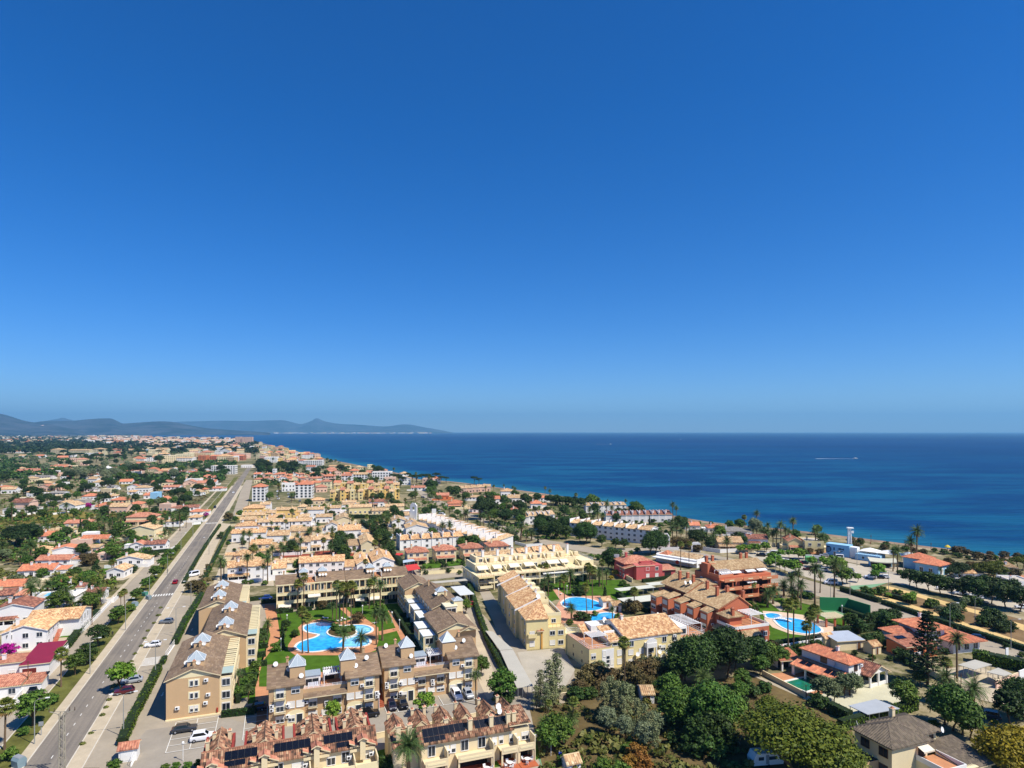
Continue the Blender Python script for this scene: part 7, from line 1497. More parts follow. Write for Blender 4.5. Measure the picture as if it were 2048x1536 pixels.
# white terraces, the dark garden and the palm avenue
pt('darktree',(1170,1088,1.7),(1180,1086,1.5),(1160,1085,1.4),(1203,1094,1.0),(1311,1108,1.7),(1300,1110,1.4),(1322,1106,1.4),(1231,1097,.8),(1248,1099,.8),(1085,1075,1.0),(1134,1078,1.1));pt('bush',(1240,1106,1),(1262,1108,1),(1275,1104,1.2),(1198,1120,1.4),(1182,1118,1.2),(1210,1112,1.2),(1290,1096,1.2));pt('magenta',(1090,1058,1.1),(1098,1059,1.2),(1106,1060,1.1),(1084,1056,.9));pt('cypress',(1299,1050,1.2),(926,1000,1.6),(1076,1086,.9))
r_=random.Random(9)
for _ in range(90):
 u,v=r_.uniform(960,1135),r_.uniform(1012,1078)
 if v<1012+(u-960)*.1 or v>1040+(u-960)*.25 or(u>1045 and v<1062):continue
 pt(r_.choice(('darktree','darktree','tree','darkpine')),(u,v,r_.uniform(.9,1.5)))
pt('date',(899,1037,.85),(922,1049,1.0),(930,1053,1.05),(935,1054,1.0),(955,1062,1.0),(961,1065,1.05),(967,1066,1.05),(979,1070,1.05),(987,1070,1.0),(994,1074,.95),(1004,1076,.95),(884,1020,.8),(872,1012,.8),(858,1006,.8));pt('canary',(1041,1080,1.1),(1063,1082,1.0),(1052,1084,.8),(1028,1078,.8));pt('olive',(1020,1074,1.2),(1026,1080,1),(870,995,1.4),(878,1004,1.2),(862,1000,1))
pt('tree',(824,1000,1.1),(830,997,.9),(858,990,1.2),(866,996,1),(1100,1074,.9),(905,1024,.7),(915,1034,.8),(850,1012,.6));pt('bush',(890,1020,1.5),(862,1018,1.4),(880,1030,1.5),(908,1044,1.3),(945,1060,1.2))
pt('umbrella',*[(786+i*9.6,964+(i%3)*3,1.1+.15*(i%2))for i in range(10)],(882,968,1.0),(893,967,.8),(948,969,1.0),(958,970,.9));pt('darktree',(862,982,1.6),(870,980,1.5),(856,979,1.3),(910,997,1.6),(914,992,1.5),(900,990,1.3),(780,972,1.2),(800,975,1.1));pt('fan',(789,953,1.1),(987,986,.95),(1150,1013,1.0),(1090,999,.95));pt('date',(1026,986,1.0),(1030,988,.9),(1100,1002,.9),(1008,985,.7),(1158,1036,1.2),(1170,1034,1.1),(1195,1046,1.2),(1213,1042,1.3),(1206,1046,1.0),(1180,1040,1.0),(1224,1044,1.0),(1251,1020,.8),(1148,1030,1.0));pt('tree',(1183,1012,1.5),(1192,1011,1.2),(1270,1032,1.5),(1276,1034,1.3),(975,1000,1.1),(985,1002,1.2),(995,1003,1.1),(1008,1004,1));pt('darktree',(1165,1040,1),(1232,1046,1),(1050,1010,1.4),(1058,1013,1.3),(1075,1006,1.2))
pt('darktree',*[(1094+i*6.2,1006+i*.7+(i%3),1.0+.15*(i%2))for i in range(15)]);pt('tree',*[(1200+i*8,1014+i*1.6,.8)for i in range(6)])
pt('date',(1346,1042,1.2),(1352,1043,1.0),(1354,1084,1.2),(1362,1086,1.1),(1372,1084,1.2),(1380,1086,1.0),(1345,1080,1.1),(1404,1090,1.0),(1412,1092,1.0),(1428,1096,1.3),(1534,1088,1.2),(1528,1087,1.0),(1546,1093,1.2),(1553,1094,1.1),(1562,1095,1.2),(1570,1096,1.0),(1586,1074,.9),(1631,1104,1.3),(1643,1105,1.4),(1577,1094,.9));pt('fan',(1491,1066,1.0));pt('grey',(1508,1070,1.0),(1514,1071,.9));pt('darktree',(1392,1094,1.3),(1398,1090,1.2),(1420,1100,1.0),(1476,1092,1.1),(1484,1094,1.0),(1366,1062,1.0),(1358,1056,1.1));pt('brownbush',(1352,1094,1.6),(1366,1096,1.5),(1380,1098,1.5),(1395,1104,1.2),(1640,1110,1),(1620,1108,.9),(1600,1106,.9))
# car park and the sandy garden by the sea
pt('street',(1598,1122,1.25),(1678,1146,1.35),(1758,1157,1.25),(1715,1165,.75),(1588,1152,1.4),(1552,1134,1.2),(1560,1142,1.1),(1570,1146,1.2),(1545,1128,1.2),(1540,1140,1.1),(1624,1134,.9),(1655,1140,1.1),(1666,1136,1.1),(1646,1132,.9),(1480,1108,.9),(1488,1106,.9),(1498,1106,.9),(1507,1104,.9),(1515,1108,1.0),(1530,1104,1.1),(1562,1118,.9),(1750,1160,.9),(1578,1116,.8));pt('tree',(1686,1170,1.2),(1694,1168,1.0),(1532,1104,.8),(1607,1118,.7))
pt('date',(1823,1130,1.3),(1833,1128,1.5),(1828,1132,.8),(1817,1130,.7),(1786,1143,.9),(1795,1148,1.2));pt('darktree',(1819,1172,1.0),(1834,1176,1.05),(1858,1182,1.0),(1881,1189,1.05),(1904,1192,1.0),(1927,1197,1.15),(1957,1205,1.2),(1983,1208,1.2),(2011,1217,1.25),(2040,1223,1.2),(1940,1190,1.1),(1970,1194,1.2),(1996,1198,1.2),(2026,1202,1.2));pt('pine',(1966,1158,.75),(1985,1160,.8),(2000,1162,.7),(1978,1150,.65),(1994,1146,.6),(2014,1140,.55),(2036,1136,.6),(1955,1152,.5),(2046,1140,.6));pt('darkpine',(1919,1158,.8),(1906,1160,.6),(1932,1156,.6));pt('bush',(1800,1150,1.1),(1846,1154,1.2),(1858,1158,1),(1868,1160,1),(2030,1150,1.2));pt('date',(1880,1160,.6))
pt('bush',(1731,1189,1.6),(1738,1190,1.3),(1745,1191,1.2),(1760,1190,1.4),(1766,1186,1.3),(1790,1188,.9),(1800,1190,.9),(1863,1216,1.6),(1868,1214,1.4),(1856,1214,1.2),(1925,1215,1.0));pt('darkbush',(1906,1226,1.3),(1903,1238,1.5),(1896,1240,1.4),(1913,1242,1.2),(1918,1224,1.2),(1986,1244,1.6),(1978,1240,1.5),(1994,1246,1.5),(2011,1262,1.3),(2002,1264,1.2),(2020,1262,1.2),(1976,1250,1.3),(1965,1252,1.2),(1985,1254,1.2),(1936,1206,1.1),(1945,1210,1.2),(1955,1212,1.2));pt('street',(1821,1210,.9),(1815,1208,.8),(1776,1198,.5),(1826,1196,.5));pt('olive',(1912,1228,.7),(1930,1212,.6),(1880,1236,.7))
# western gardens, placed
pt('darkpine',(30,1090,1.25),(52,1086,1.2),(40,1094,1.0),(20,1092,1.0),(60,1022,1.05),(64,1018,.9));pt('canary',(62,1118,1.2),(4,1114,1.25),(60,1216,1.0),(94,1202,.9),(134,1214,.95),(172,1215,.8),(200,1210,.9),(140,1218,.6),(40,1130,.8));pt('brownbush',(175,1132,1.5),(182,1128,1.4),(168,1126,1.3),(192,1190,.9));pt('magenta',(176,1016,1.5),(183,1017,1.2),(170,1016,1.0),(20,1312,1.1),(15,1306,.9),(412,1034,1.2));pt('fan',(96,1064,.9),(104,1062,.95),(185,1050,.9),(185,1210,.7),(224,1155,.85),(330,1050,.9));pt('date',(210,1068,1.1),(220,1062,1.1),(241,1070,1.1),(323,1066,1.1),(360,1062,1.1),(330,1087,1.0),(339,1046,1.1),(346,1058,1.0),(372,1056,.9),(310,1072,.8),(300,1060,.8),(352,1040,1.0),(365,1046,1.0),(52,1034,.9));pt('cypress',(121,1074,.9),(128,1074,.8),(134,1074,.8),(161,1058,1.1),(168,1066,.9))
pt('bush',*[(u,v,1.2)for u,v in((216,1108),(224,1114),(232,1116),(240,1118),(206,1118),(210,1104),(220,1092),(255,1112),(265,1110),(340,1110),(350,1104),(356,1098),(330,1116),(150,1152),(140,1148),(155,1146),(270,1118),(280,1120),(290,1120),(300,1118),(312,1114))])
# western gardens and plain, scattered clear of houses, roads and lawns
def scatter(n,reg,kinds,smin,smax,seed,clear=.8,power=1.0,ok=None):
 r=random.Random(seed);put=0;tries=0
 while put<n and tries<n*30:
  tries+=1;u=r.uniform(reg[0],reg[1]);v=reg[2]+(reg[3]-reg[2])*r.random()**power;q=P(u,v)
  if any((q.x-f[0])**2+(q.y-f[1])**2<(f[2]*clear+1.5)**2 for f in FOOT):continue
  s_=Vector((q.x-p0.x,q.y-p0.y,0)).dot(re)
  if-17.5<s_<9:continue
  if ok and not ok(u,v,q):continue
  if u>np_coast_u(v)-6 and v<1000:continue
  plant(r.choice(kinds),q,r.uniform(smin,smax));put+=1
west=lambda u,v,q:Vector((q.x-p0.x,q.y-p0.y,0)).dot(re)<-17
scatter(44,(-10,300,1100,1235),('tree','darktree','bush','darkbush','tree','date','darkbush','olive','bush'),.7,1.1,31,ok=west)
scatter(60,(-10,400,1020,1100),('tree','darktree','date','darkbush','darktree','canary','bush','fan','tree'),.8,1.25,32,ok=west)
scatter(75,(-10,440,965,1020),('tree','darktree','date','darktree','darkpine','tree','olive'),.9,1.35,33,ok=west)
scatter(64,(-10,470,928,966),('darktree','tree','grey','darkpine','darktree','olive'),1.1,1.7,34,ok=west)
scatter(12,(130,260,938,960),('grey',),1.2,1.7,35,ok=west)
scatter(26,(120,340,908,926),('darkpine','umbrella','darktree'),1.3,2.0,36,ok=west);plant('darktree',P(318,926),3.2,zs=.7);plant('darktree',P(428,904),2.6,zs=.8)
scatter(24,(480,760,905,965),('darktree','umbrella','darkpine','date'),1.0,1.8,37,ok=lambda u,v,q:not west(u,v,q));scatter(15,(515,590,935,953),('darkpine','darktree'),1.5,2.0,38,.5)
scatter(30,(640,860,962,1012),('fan','date','darktree','bush'),.9,1.3,39,.5);scatter(12,(535,640,978,1006),('date','fan','tree'),.9,1.2,40,.6)
# tan roofed estate gardens
scatter(46,(500,720,1012,1150),('date','fan','tree','darkbush','date','bush','darktree'),.7,1.1,41,.75,ok=lambda u,v,q:toK(q)[0]<66 and toK(q)[0]>10 and toK(q)[1]>96)
scatter(30,(690,800,1050,1150),('date','darkbush','darktree','bush','fan'),.7,1.1,42,.8,ok=lambda u,v,q:toK(q)[1]>96);scatter(20,(740,830,1012,1085),('date','darktree','fan','darktree'),.8,1.15,43,.8)
pt('date',(617,1090,1.0),(653,1094,1.0),(622,1088,.9),(601,1118,.9),(596,1100,.9),(537,1140,1.0),(545,1128,.9),(498,1098,1.0),(625,1132,.8),(662,1136,.9));pt('darktree',(668,1108,1.1),(676,1112,1.1),(683,1104,1.1),(672,1098,1.0),(762,1092,1.3),(768,1100,1.2),(758,1084,1.0))
scatter(80,(850,1340,985,1100),('bush','darkbush','tree','darktree','bush','date','darkbush'),.8,1.3,44,.9,ok=lambda u,v,q:v>985+max(0,u-1000)*.16 and not(1090-40<v<1112 and u>1060)and abs(v-(1000+(u-850)*.37))>12)
scatter(40,(1200,1650,1040,1100),('bush','darkbush','tree','bush','date'),.8,1.2,45,.9,ok=lambda u,v,q:v<1050+(u-1200)*.12 and u<np_coast_u(v)-30)
scatter(22,(840,960,1125,1150),('bush','darkbush','bush'),.6,1.0,46,.7);scatter(16,(1700,2050,1110,1160),('bush','darkbush','brownbush'),.8,1.3,47,.9,ok=lambda u,v,q:v>1118+(u-1800)*.1 and v<1140+(u-1800)*.12 and u>1800)
scatter(30,(1500,2060,1290,1480),('bush','darkbush','weed','bush'),.5,1.0,48,.9,ok=lambda u,v,q:v>1290 and not(1600<u<1830 and v>1340)and not(1880<u<2050 and 1330<v<1420)and not(1500<u<1660 and 1340<v<1400))
for q in([(845,1128),(880,1124),(884,1136),(846,1140)],[(892,1122),(925,1118),(930,1130),(896,1134)],[(932,1117),(956,1116),(956,1126),(934,1130)]):sheet('lawn',px(q),0,GRASS,'stuff')
scatter(44,(1690,2060,1085,1128),('bush','darkbush','brownbush','bush'),.7,1.2,49,.9,ok=lambda u,v,q:v>1078+(u-1700)*.105+5 and v<1078+(u-1700)*.105+17)
scatter(26,(430,545,1060,1172),('bush','darkbush','date','bush'),.7,1.1,50,.75)
# hedges
hedge('long clipped hedge beside the brown block, nearer half by the transformer hut',[P(*q)for q in((243,1492),(268,1436),(295,1385),(318,1340))],1.7,1.7,'hedge');hedge('clipped hedge from the white gate up to the zebra crossing beside the brown block',[P(*q)for q in((324,1330),(330,1319))],1.2,1.2,'hedge');hedge('far half of the clipped hedge beside the brown block, from white railing to crossing',[P(*q)for q in((350,1290),(372,1244),(396,1206),(404,1193))],1.9,1.7,'hedge')
hedge('hedge at the edge of the avenue north of the zebra crossing',[P(*q)for q in((368,1168),(396,1118),(420,1080),(440,1052))],1.6,1.4,'hedge',dens=6);hedge('second hedge between the sandy lane and the white estate houses',[P(*q)for q in((408,1164),(430,1118),(448,1082),(460,1058))],1.9,1.4,'hedge',dens=6)
hedge('tall hedge along the lane between the tan court block and the cream house',[P(*q)for q in((938,1172),(957,1232),(975,1282),(995,1322),(1027,1376))],2.0,1.4,'hedge');hedge('low hedge in front of the garden at the brown block gable',[K(10.6,-2),K(17,-2.6),K(17.2,1)],1.5,1.0,'darkhedge')
for i,(x0,y0,x1,y1)in enumerate(((13.4,4,13.6,22),(16.6,8,13.6,8.4),(16.8,13,13.6,13.2),(16.8,18,13.4,18.3),(15.2,26,19,26),(15.4,33,18.6,33),(15.6,40,19,40),(15.6,47,19,47),(15.8,54,19,54),(57.6,20,57.4,60))):
 hedge(('garden hedge dividing the plots east of the brown block, '+ORD[i]+' from the parking bays')if i<9 else 'long hedge bounding the lawn in front of the white conservatories',[K(x0,y0),K(x1,y1)],1.5,1.0,'darkhedge',dens=8,group='garden plot hedges')
for i in range(7):hedge('short cross hedge in the gardens of the white conservatories, '+ORD[i]+' from the glass pyramids',[K(57.8,23+i*5.4),K(61.2,23+i*5.4)],1.4,.9,'darkhedge',group='conservatory garden hedges')
for i in range(7):hedge('short garden hedge below the balcony grid blocks, '+ORD[i]+' from the brown block',[K(21.5+i*6,73.6),K(26.3+i*6,73.6)],1.4,1.0,'darkhedge',group='balcony block garden hedges')
hedge('hedge along the white estate houses behind the brown block',[K(10,93),K(26,94.5)],1.6,1.2,'darkhedge');hedge('low hedge in front of the parked dark blue car',[K(16,88),K(25,88.4)],1.3,1.2,'darkhedge')
hedge('long dark hedge along the coast road and the sandy garden',[P(*q)for q in((1683,1182),(1722,1194),(1760,1206))],1.8,2.0,'darkhedge');hedge('continuing dark hedge beside the coast road with yellow sand behind',[P(*q)for q in((1766,1208),(1858,1239),(1950,1270),(2060,1305))],1.6,1.8,'darkhedge',dens=7);hedge('short dark hedge between the two sandy paths',[P(*q)for q in((1771,1193),(1808,1202),(1830,1209))],1.6,1.8,'darkhedge')
hedge('tall dark hedge on the lawn side of the long white garden wall',[P(*q)for q in((1536,1299),(1600,1290),(1650,1281))],2.2,1.6,'darkhedge');hedge('hedge below the pelota wall court',[P(*q)for q in((1670,1270),(1740,1262),(1800,1250))],2.4,1.6,'darkhedge');hedge('olive green hedge in front of the cream corner villa',[P(*q)for q in((1680,1462),(1760,1440),(1832,1418))],2.4,1.5,'hedge');hedge('square hedge by the pale flat garage roof',[P(*q)for q in((1660,1424),(1700,1444))],2.4,2.0,'darkhedge')
hedge('dense hedge mass beside the coast road near the white board',[P(*q)for q in((1945,1322),(1990,1330),(2060,1345))],3.0,3.2,'hedge',size=.26);hedge('clipped hedge along the street railing beside the orange gabled house',[P(*q)for q in((133,1298),(165,1258),(196,1228))],1.8,1.8,'darkhedge');hedge('oleander hedge below the dark red roofed cottage',[P(*q)for q in((262,1112),(300,1108),(336,1104))],1.8,1.8,'darkhedge');hedge('oleander hedge round the small lawn near the beige shed',[P(*q)for q in((205,1112),(232,1106),(256,1108))],2.2,2,'olive')
hedge('hedge below the pink villa and its carport',[P(*q)for q in((1285,1165),(1350,1156))],1.4,1.4,'darkhedge');hedge('hedge from the kidney pool huts to the pale carports',[P(*q)for q in((1236,1192),(1262,1212),(1300,1226))],1.6,2.0,'darkhedge');hedge('dark hedge beside the square pool lane',[P(*q)for q in((724,1046),(745,1064),(775,1098),(802,1132))],2.6,2.2,'darkhedge',dens=6);hedge('dark hedge below the yellow bay house',[P(*q)for q in((690,1036),(740,1037),(770,1036))],2.6,3,'darkhedge',dens=6);hedge('hedge beside the lawn of the terracotta apartments',[P(*q)for q in((1650,1212),(1690,1226),(1730,1240))],1.8,1.6,'darkhedge');hedge('low hedge before the lane of the red canopy',[P(*q)for q in((826,1165),(838,1182),(850,1172))],1.6,1.6,'darkhedge')
# far woods: reads as one mass
def woods(name,label,n,reg,rs,leaf,seed,gapn=.5):
 r=random.Random(seed);lb=MB();put=0;tries=0
 while put<n and tries<n*12:
  tries+=1;u,v=r.uniform(reg[0],reg[1]),r.uniform(reg[2],reg[3]);q=P(u,v)
  if noise.noise(Vector((q.x/160,q.y/260,seed)))<gapn-.5 or(u>np_coast_u(v)-12)or on_avenue(q,2):continue
  if any((q.x-f[0])**2+(q.y-f[1])**2<(f[2]+2)**2 for f in FOOT):continue
  rad=r.uniform(*rs);blob(lb,(q.x,q.y,rad*.8),rad,26,rad*.45,r,.8);put+=1
 o=mb_part(name,None,[LF[leaf]],mb=lb,kind='stuff',label=label)
woods('distant_woods','dark orchards and woods on the far plain',1900,(-60,520,871,908),(5,11),'darkpine',51,.42);woods('distant_woods','mixed greenery between the western villas',900,(-20,470,903,965),(2.5,5),'dark',52,.45);woods('undergrowth','bushes and garden greenery between the villas',620,(-10,420,960,1130),(.8,1.8),'broad',53,.5);woods('undergrowth','brownish hedges and dry bushes between the villas',260,(-10,420,960,1200),(.8,1.6),'brown',56,.5);woods('undergrowth','light green garden shrubs between the villas',260,(-10,420,960,1200),(.7,1.5),'hedge',57,.5);woods('undergrowth','garden shrubs among the tan roofed estate',420,(470,860,1005,1150),(.5,1.2),'broad',58,.45);woods('undergrowth','tangled green scrub of the overgrown garden',260,(1080,1500,1410,1570),(.5,1.2),'weed',60,.3);woods('undergrowth','darker brambles of the overgrown garden',150,(1080,1500,1420,1570),(.5,1.1),'broad',61,.35);woods('undergrowth','scrub and shrubs of the coastal gardens',420,(850,1340,985,1080),(.6,1.5),'hedge',59,.48);woods('undergrowth','dry greenery and weeds in the villa gardens',600,(-10,300,1000,1220),(.7,1.5),'weed',54,.45);woods('distant_woods','greenery between the houses near the end of the avenue',300,(500,760,900,975),(2,4),'dark',55,.5)
# ---------------------------------------------------------------- parking bays, vehicles, lamps, walls, boats
def kline(x0,y0,x1,y1,w=.12):
 a,b=K(x0,y0),K(x1,y1);d=(b-a).normalized();n=Vector((-d.y,d.x,0))*w/2;mb=MB();c=(a+b)/2
 mb.prism([tuple((p-c)[:2])for p in(a+n,a-n,b-n,b+n)],0,.004);obj('bay_marking',mb.data('bay_marking',[PAINT]),None,(c.x,c.y,.16),kind='structure')
for x in(2.1,6.1,10.0):kline(x,-1.2 if x>5 else-1.6,x,-14.6)
for i in range(6):
 y=-1.4-i*2.64;kline(2.15,y,6.05,y+.05);kline(6.15,y,9.95,y+.05)
kline(15.3,-.5,15.3,-14.4);kline(19.6,0,19.6,-7.2)
for i in range(6):kline(15.35,-1.6-i*2.65,19.6,-1.5-i*2.65)
for i in range(9):kline(43.4+i*2.45,-7.9,43.4+i*2.45,-12.7)
kline(43.4,-12.75,63,-12.75)
for i in range(8):q=[P(1066+i*8,1310-i*.6)]
def arrow(u,v,a):
 mb=MB();mb.mesh([(-.12,-1.2,0),(.12,-1.2,0),(.12,.3,0),(-.12,.3,0),(-.4,.3,0),(.4,.3,0),(0,1.2,0)],[(0,1,2,3),(4,5,6)]);q=P(u,v);obj('arrow_marking',mb.data('arrow_marking',[PAINT]),None,(q.x,q.y,.17),a,kind='structure')
arrow(325,1390,TH+math.pi);arrow(384,1260,TH+math.pi)
for i in range(5):q=P(1075+i*16,1312-i*1.2);q2=P(1084+i*17,1330-i*1.5)
# --- vehicles
def paint(name,rgb):return M('car_paint_'+name,rgb,.02,1,.25,.6)
PAINTS={'white':(232,232,232),'silver':(160,164,168),'black':(16,16,20),'dark grey':(52,54,58),'navy':(24,26,48),'red':(150,16,24),'maroon':(84,14,22),'grey':(110,116,122),'blue':(40,70,140),'dark green':(28,60,48)}
TYRE=M('tyre',(24,24,24),.1,1);RIM=M('wheel_rim',(150,150,152),.05,1,.35,.5);CGL=M('car_glass',(14,18,22),.05,1,.08,.6);LAMP=M('headlamp',(226,228,230),.02,1,.2,.5);TAIL=M('tail_lamp',(150,18,16),.02,1,.3,.5)
def car_parts(kind):
 def b():
  L,Wd,Ht,hood,bonnet={'hatchback':(4.1,1.76,1.48,1.0,.92),'suv':(4.4,1.84,1.68,1.05,1.05),'saloon':(4.6,1.8,1.44,1.15,.9),'van':(5.0,1.95,2.1,.8,1.15)}[kind]
  w=Wd/2;st=[(-L/2,.32,.72,.84),(-L/2+.12,.26,bonnet-.06,.95),(-L/2+hood,.24,bonnet,1),(0,.22,bonnet+.02,1),(L/2-.6,.24,bonnet+(.02 if kind!='saloon' else .04),1),(L/2-.1,.28,bonnet-.02,.96),(L/2,.34,.7,.86)]
  body=MB();vs=[]
  for x,z0,z1,k in st:vs+=[(x,-w*k*.93,z0),(x,-w*k,z0+.25),(x,-w*k,z1-.16),(x,-w*k*.9,z1),(x,w*k*.9,z1),(x,w*k,z1-.16),(x,w*k,z0+.25),(x,w*k*.93,z0)]
  n=8;fs=[tuple(range(n))[::-1],tuple(range(6*n,7*n))]
  for i in range(6):
   for k in range(n):fs.append((i*n+k,i*n+(k+1)%n,(i+1)*n+(k+1)%n,(i+1)*n+k))
  body.mesh(vs,fs)
  a0,a1=-L/2+hood+.05,-L/2+hood+.75;b1,b0=L/2-(.55 if kind in('hatchback','suv')else .95 if kind=='saloon' else .2),L/2-(.15 if kind in('hatchback','suv')else .4 if kind=='saloon' else .08)
  zb,zt,wt,wb=bonnet-.02,Ht,w*.76,w*.9
  cab=[(a0,-wb,zb),(a0,wb,zb),(b0,wb,zb),(b0,-wb,zb),(a1,-wt,zt),(a1,wt,zt),(b1,wt,zt),(b1,-wt,zt)]
  body.mesh(cab,[(4,5,6,7),(0,1,5,4),(1,2,6,5),(2,3,7,6),(3,0,4,7)])
  def quad(i,s=.82,off=.012):
   p=[Vector(cab[k])for k in i];c=sum(p,Vector())/4;n_=(p[1]-p[0]).cross(p[2]-p[0]).normalized();n_=n_ if n_.dot(c-Vector((0,0,zb)))>0 else-n_
   m=MB();m.poly([c+(q-c)*s+n_*off for q in p]);return m
  wh=MB();wh.tube([(0,-.1,0),(0,.1,0)],.32,12);rm=MB();rm.tube([(0,-.11,0),(0,.11,0)],.19,8)
  hl=MB();hl.box(-.06,.03,-.17,.17,-.07,.07)
  return dict(body=body,ws=quad((0,1,5,4)).data('windscreen',[CGL]),rw=quad((2,3,7,6)).data('rear_window',[CGL]),sl=quad((3,0,4,7)).data('side_window',[CGL]),sr=quad((1,2,6,5)).data('side_window',[CGL]),wheel=wh.data('wheel',[TYRE]),rim=rm.data('rim',[RIM]),hl=hl.data('headlight',[LAMP]),tl=hl.data('tail_light',[TAIL]),L=L,w=w,bn=bonnet)
 return cached(('car',kind),b)
def car(kind,col,loc,rz,label,group=None,z=.17,full=True):
 c=car_parts(kind);o=thing({'hatchback':'parked_car','suv':'parked_car','saloon':'parked_car','van':'parked_van'}[kind],label,'van' if kind=='van' else 'car',(loc.x,loc.y,z),rz,group)
 obj('body',cached(('body',kind,col),lambda:c['body'].data('body',[paint(col,PAINTS[col])])),o)
 for k,n in(('ws','windscreen'),('rw','rear_window'),('sl','side_window'),('sr','side_window')):obj(n,c[k],o)
 for x in(-c['L']/2+.8,c['L']/2-.8):
  for y in(-c['w']+.08,c['w']-.08):
   w=obj('wheel',c['wheel'],o,(x,y,.32))
   if full:obj('rim',c['rim'],w)
 if full:
  for y in(-.55,.55):obj('headlight',c['hl'],o,(-c['L']/2+.06,y,.66));obj('tail_light',c['tl'],o,(c['L']/2-.03,y,.74))
 return o
AV=math.atan2(rd.y,rd.x)
car('hatchback','red',RV(1.8,along(335,1168)[0]),AV+math.pi,'red car driving on the avenue just past the zebra crossing',z=.04);car('hatchback','white',RV(1.2,along(475,986)[0]),AV,'white car far up the avenue near the cross road',z=.04);car('suv','navy',RV(-5,along(436,1016)[0]),AV,'dark car at the avenue kerb beside the magenta creeper',z=.15)
KH=TH
car('hatchback','grey',P(333,1247),KH-.2,'grey car parked across the frontage road opposite the clipped hedge');car('hatchback','white',P(306,1294),KH,'white hatchback parked across the frontage road by the white gate');car('saloon','silver',P(264,1366),KH+.12,'silver car parked under the lone bright green tree');car('hatchback','maroon',P(249,1388),KH+.1,'maroon car parked beside the lone bright green tree');car('saloon','black',P(68,1385),AV,'black saloon parked on the side street by the red lean-to roof');car('van','white',P(386,1153),AV-.9,'white van parked on the sandy lane behind the avenue hedge')
car('saloon','dark grey',K(4.2,-6.3),KH+math.pi,'dark grey saloon alone in the western parking bays');car('suv','white',K(8.0,-11.4),KH+math.pi,'white suv in the parking bays, nose to the mottled tile roof');car('hatchback','navy',K(17.3,-1.3),KH,'dark purple hatchback by the hedge garden at the brick path');car('suv','black',K(39.6,-12.6),KH+math.pi,'black suv crossing behind the mottled tile roofs');car('hatchback','navy',K(44.8,-10.2),KH+math.pi/2,'dark purple car parked next to the brick steps');car('suv','black',K(47.2,-10.2),KH+math.pi/2,'black suv parked second from the brick steps');car('suv','white',K(59.4,-10.0),KH+math.pi/2,'white car parked before the second tan block, near the palm');car('hatchback','silver',K(62.0,-10.2),KH+math.pi/2,'silver car half under the feathery palm')
car('saloon','blue',P(531,1199),KH,'dark blue saloon parked behind the brown block by the low hedge');car('hatchback','red',P(940,1213),KH,'red car under the grey sheet carport');car('saloon','navy',P(1951,1279),R(-25),'dark blue car on the coast road behind the orange villa',z=.1);car('suv','dark grey',P(1976,1437),R(-30),'grey off road car between the canary palm and the shade',z=.1)
pk='cars in the beach car park'
for u,v,k,col,a,lab in((1617,1141,'saloon','maroon',-20,'maroon saloon in the car park row behind the palms'),(1634,1139,'suv','grey',-20,'grey car next to the maroon saloon'),(1645,1143,'suv','silver',-20,'silver people carrier below the small street tree'),(1671,1139,'suv','black',-20,'black car in the shade of the wide street tree'),(1698,1143,'hatchback','silver',-20,'silver car at the open end of the shaded row'),(1741,1157,'suv','white',-20,'white car on the blue painted bay'),(1757,1157,'saloon','black',-20,'black car under the street tree beside the blue bay'),(1768,1157,'hatchback','white',-20,'white car tucked behind the street tree beside the blue bay'),(1588,1150,'saloon','dark grey',-20,'dark car under the round tree by the balconies'),(1522,1113,'suv','black',-20,'black car at the seaward corner of the car park'),(1535,1112,'hatchback','white',-20,'white small car by the white van'),(1545,1122,'van','dark green',-20,'dark green van in the front car park row'),(1562,1124,'hatchback','white',-20,'white car next to the dark green van'),(1571,1125,'hatchback','white',-20,'second white car along from the dark green van'),(1580,1122,'saloon','maroon',-20,'maroon car in the front row behind white cars'),(1589,1123,'saloon','navy',-20,'dark blue car beside the maroon one in front'),(1596,1130,'hatchback','red',-20,'bright red car near the green kiosk'),(1606,1128,'saloon','black',-20,'black car beside the bright red one'),(1546,1110,'van','white',-20,'white van at the back of the car park by the cream wall'),(1662,1169,'van','white',-15,'long white van beside the leaning date palm'),(1886,1180,'suv','white',-18,'white car between the dark plane trees, third gap'),(1895,1181,'hatchback','white',-18,'white car half hidden behind a plane trunk'),(1921,1190,'hatchback','white',-18,'white car in the shade of the dark tree row'),(1951,1195,'suv','white',-18,'white car near the end of the dark tree row'),(2044,1218,'hatchback','white',-18,'white car at the picture edge under dark trees'),(1648,1113,'hatchback','silver',-18,'silver car against the club wall'),(1676,1118,'van','white',-18,'white van at the foot of the club wall')):
 car(k,col,P(u,v),R(a),lab,pk,z=.12,full=False)
for i,(u,v,col)in enumerate(((555,984,'white'),(556,989,'white'),(555,994,'silver'),(557,999,'white'),(576,983,'white'),(577,989,'silver'),(578,995,'white'),(600,1003,'grey'))):car('hatchback',col,P(u,v),R(100),col+' car in the red hipped blocks parking court, '+ORD[i]+' from the far row','cars in the apartment parking court',z=.1,full=False)
for u,v,k,col,lab in((880,1025,'hatchback','white','white car on the palm avenue'),(884,1031,'van','white','white van on the palm avenue by the sign board'),(872,1019,'saloon','black','black car on the palm avenue'),(846,996,'hatchback','grey','grey car under the round coast road trees'),(925,1052,'saloon','black','black car below the first palm group'),(958,1064,'saloon','dark grey','dark car below the middle palms'),(994,1079,'hatchback','red','red car at the foot of the palm avenue'),(1075,1090,'saloon','black','black car at the coast road bend')):car(k,col,P(u,v),R(150),lab,'cars along the palm avenue',z=.1,full=False)
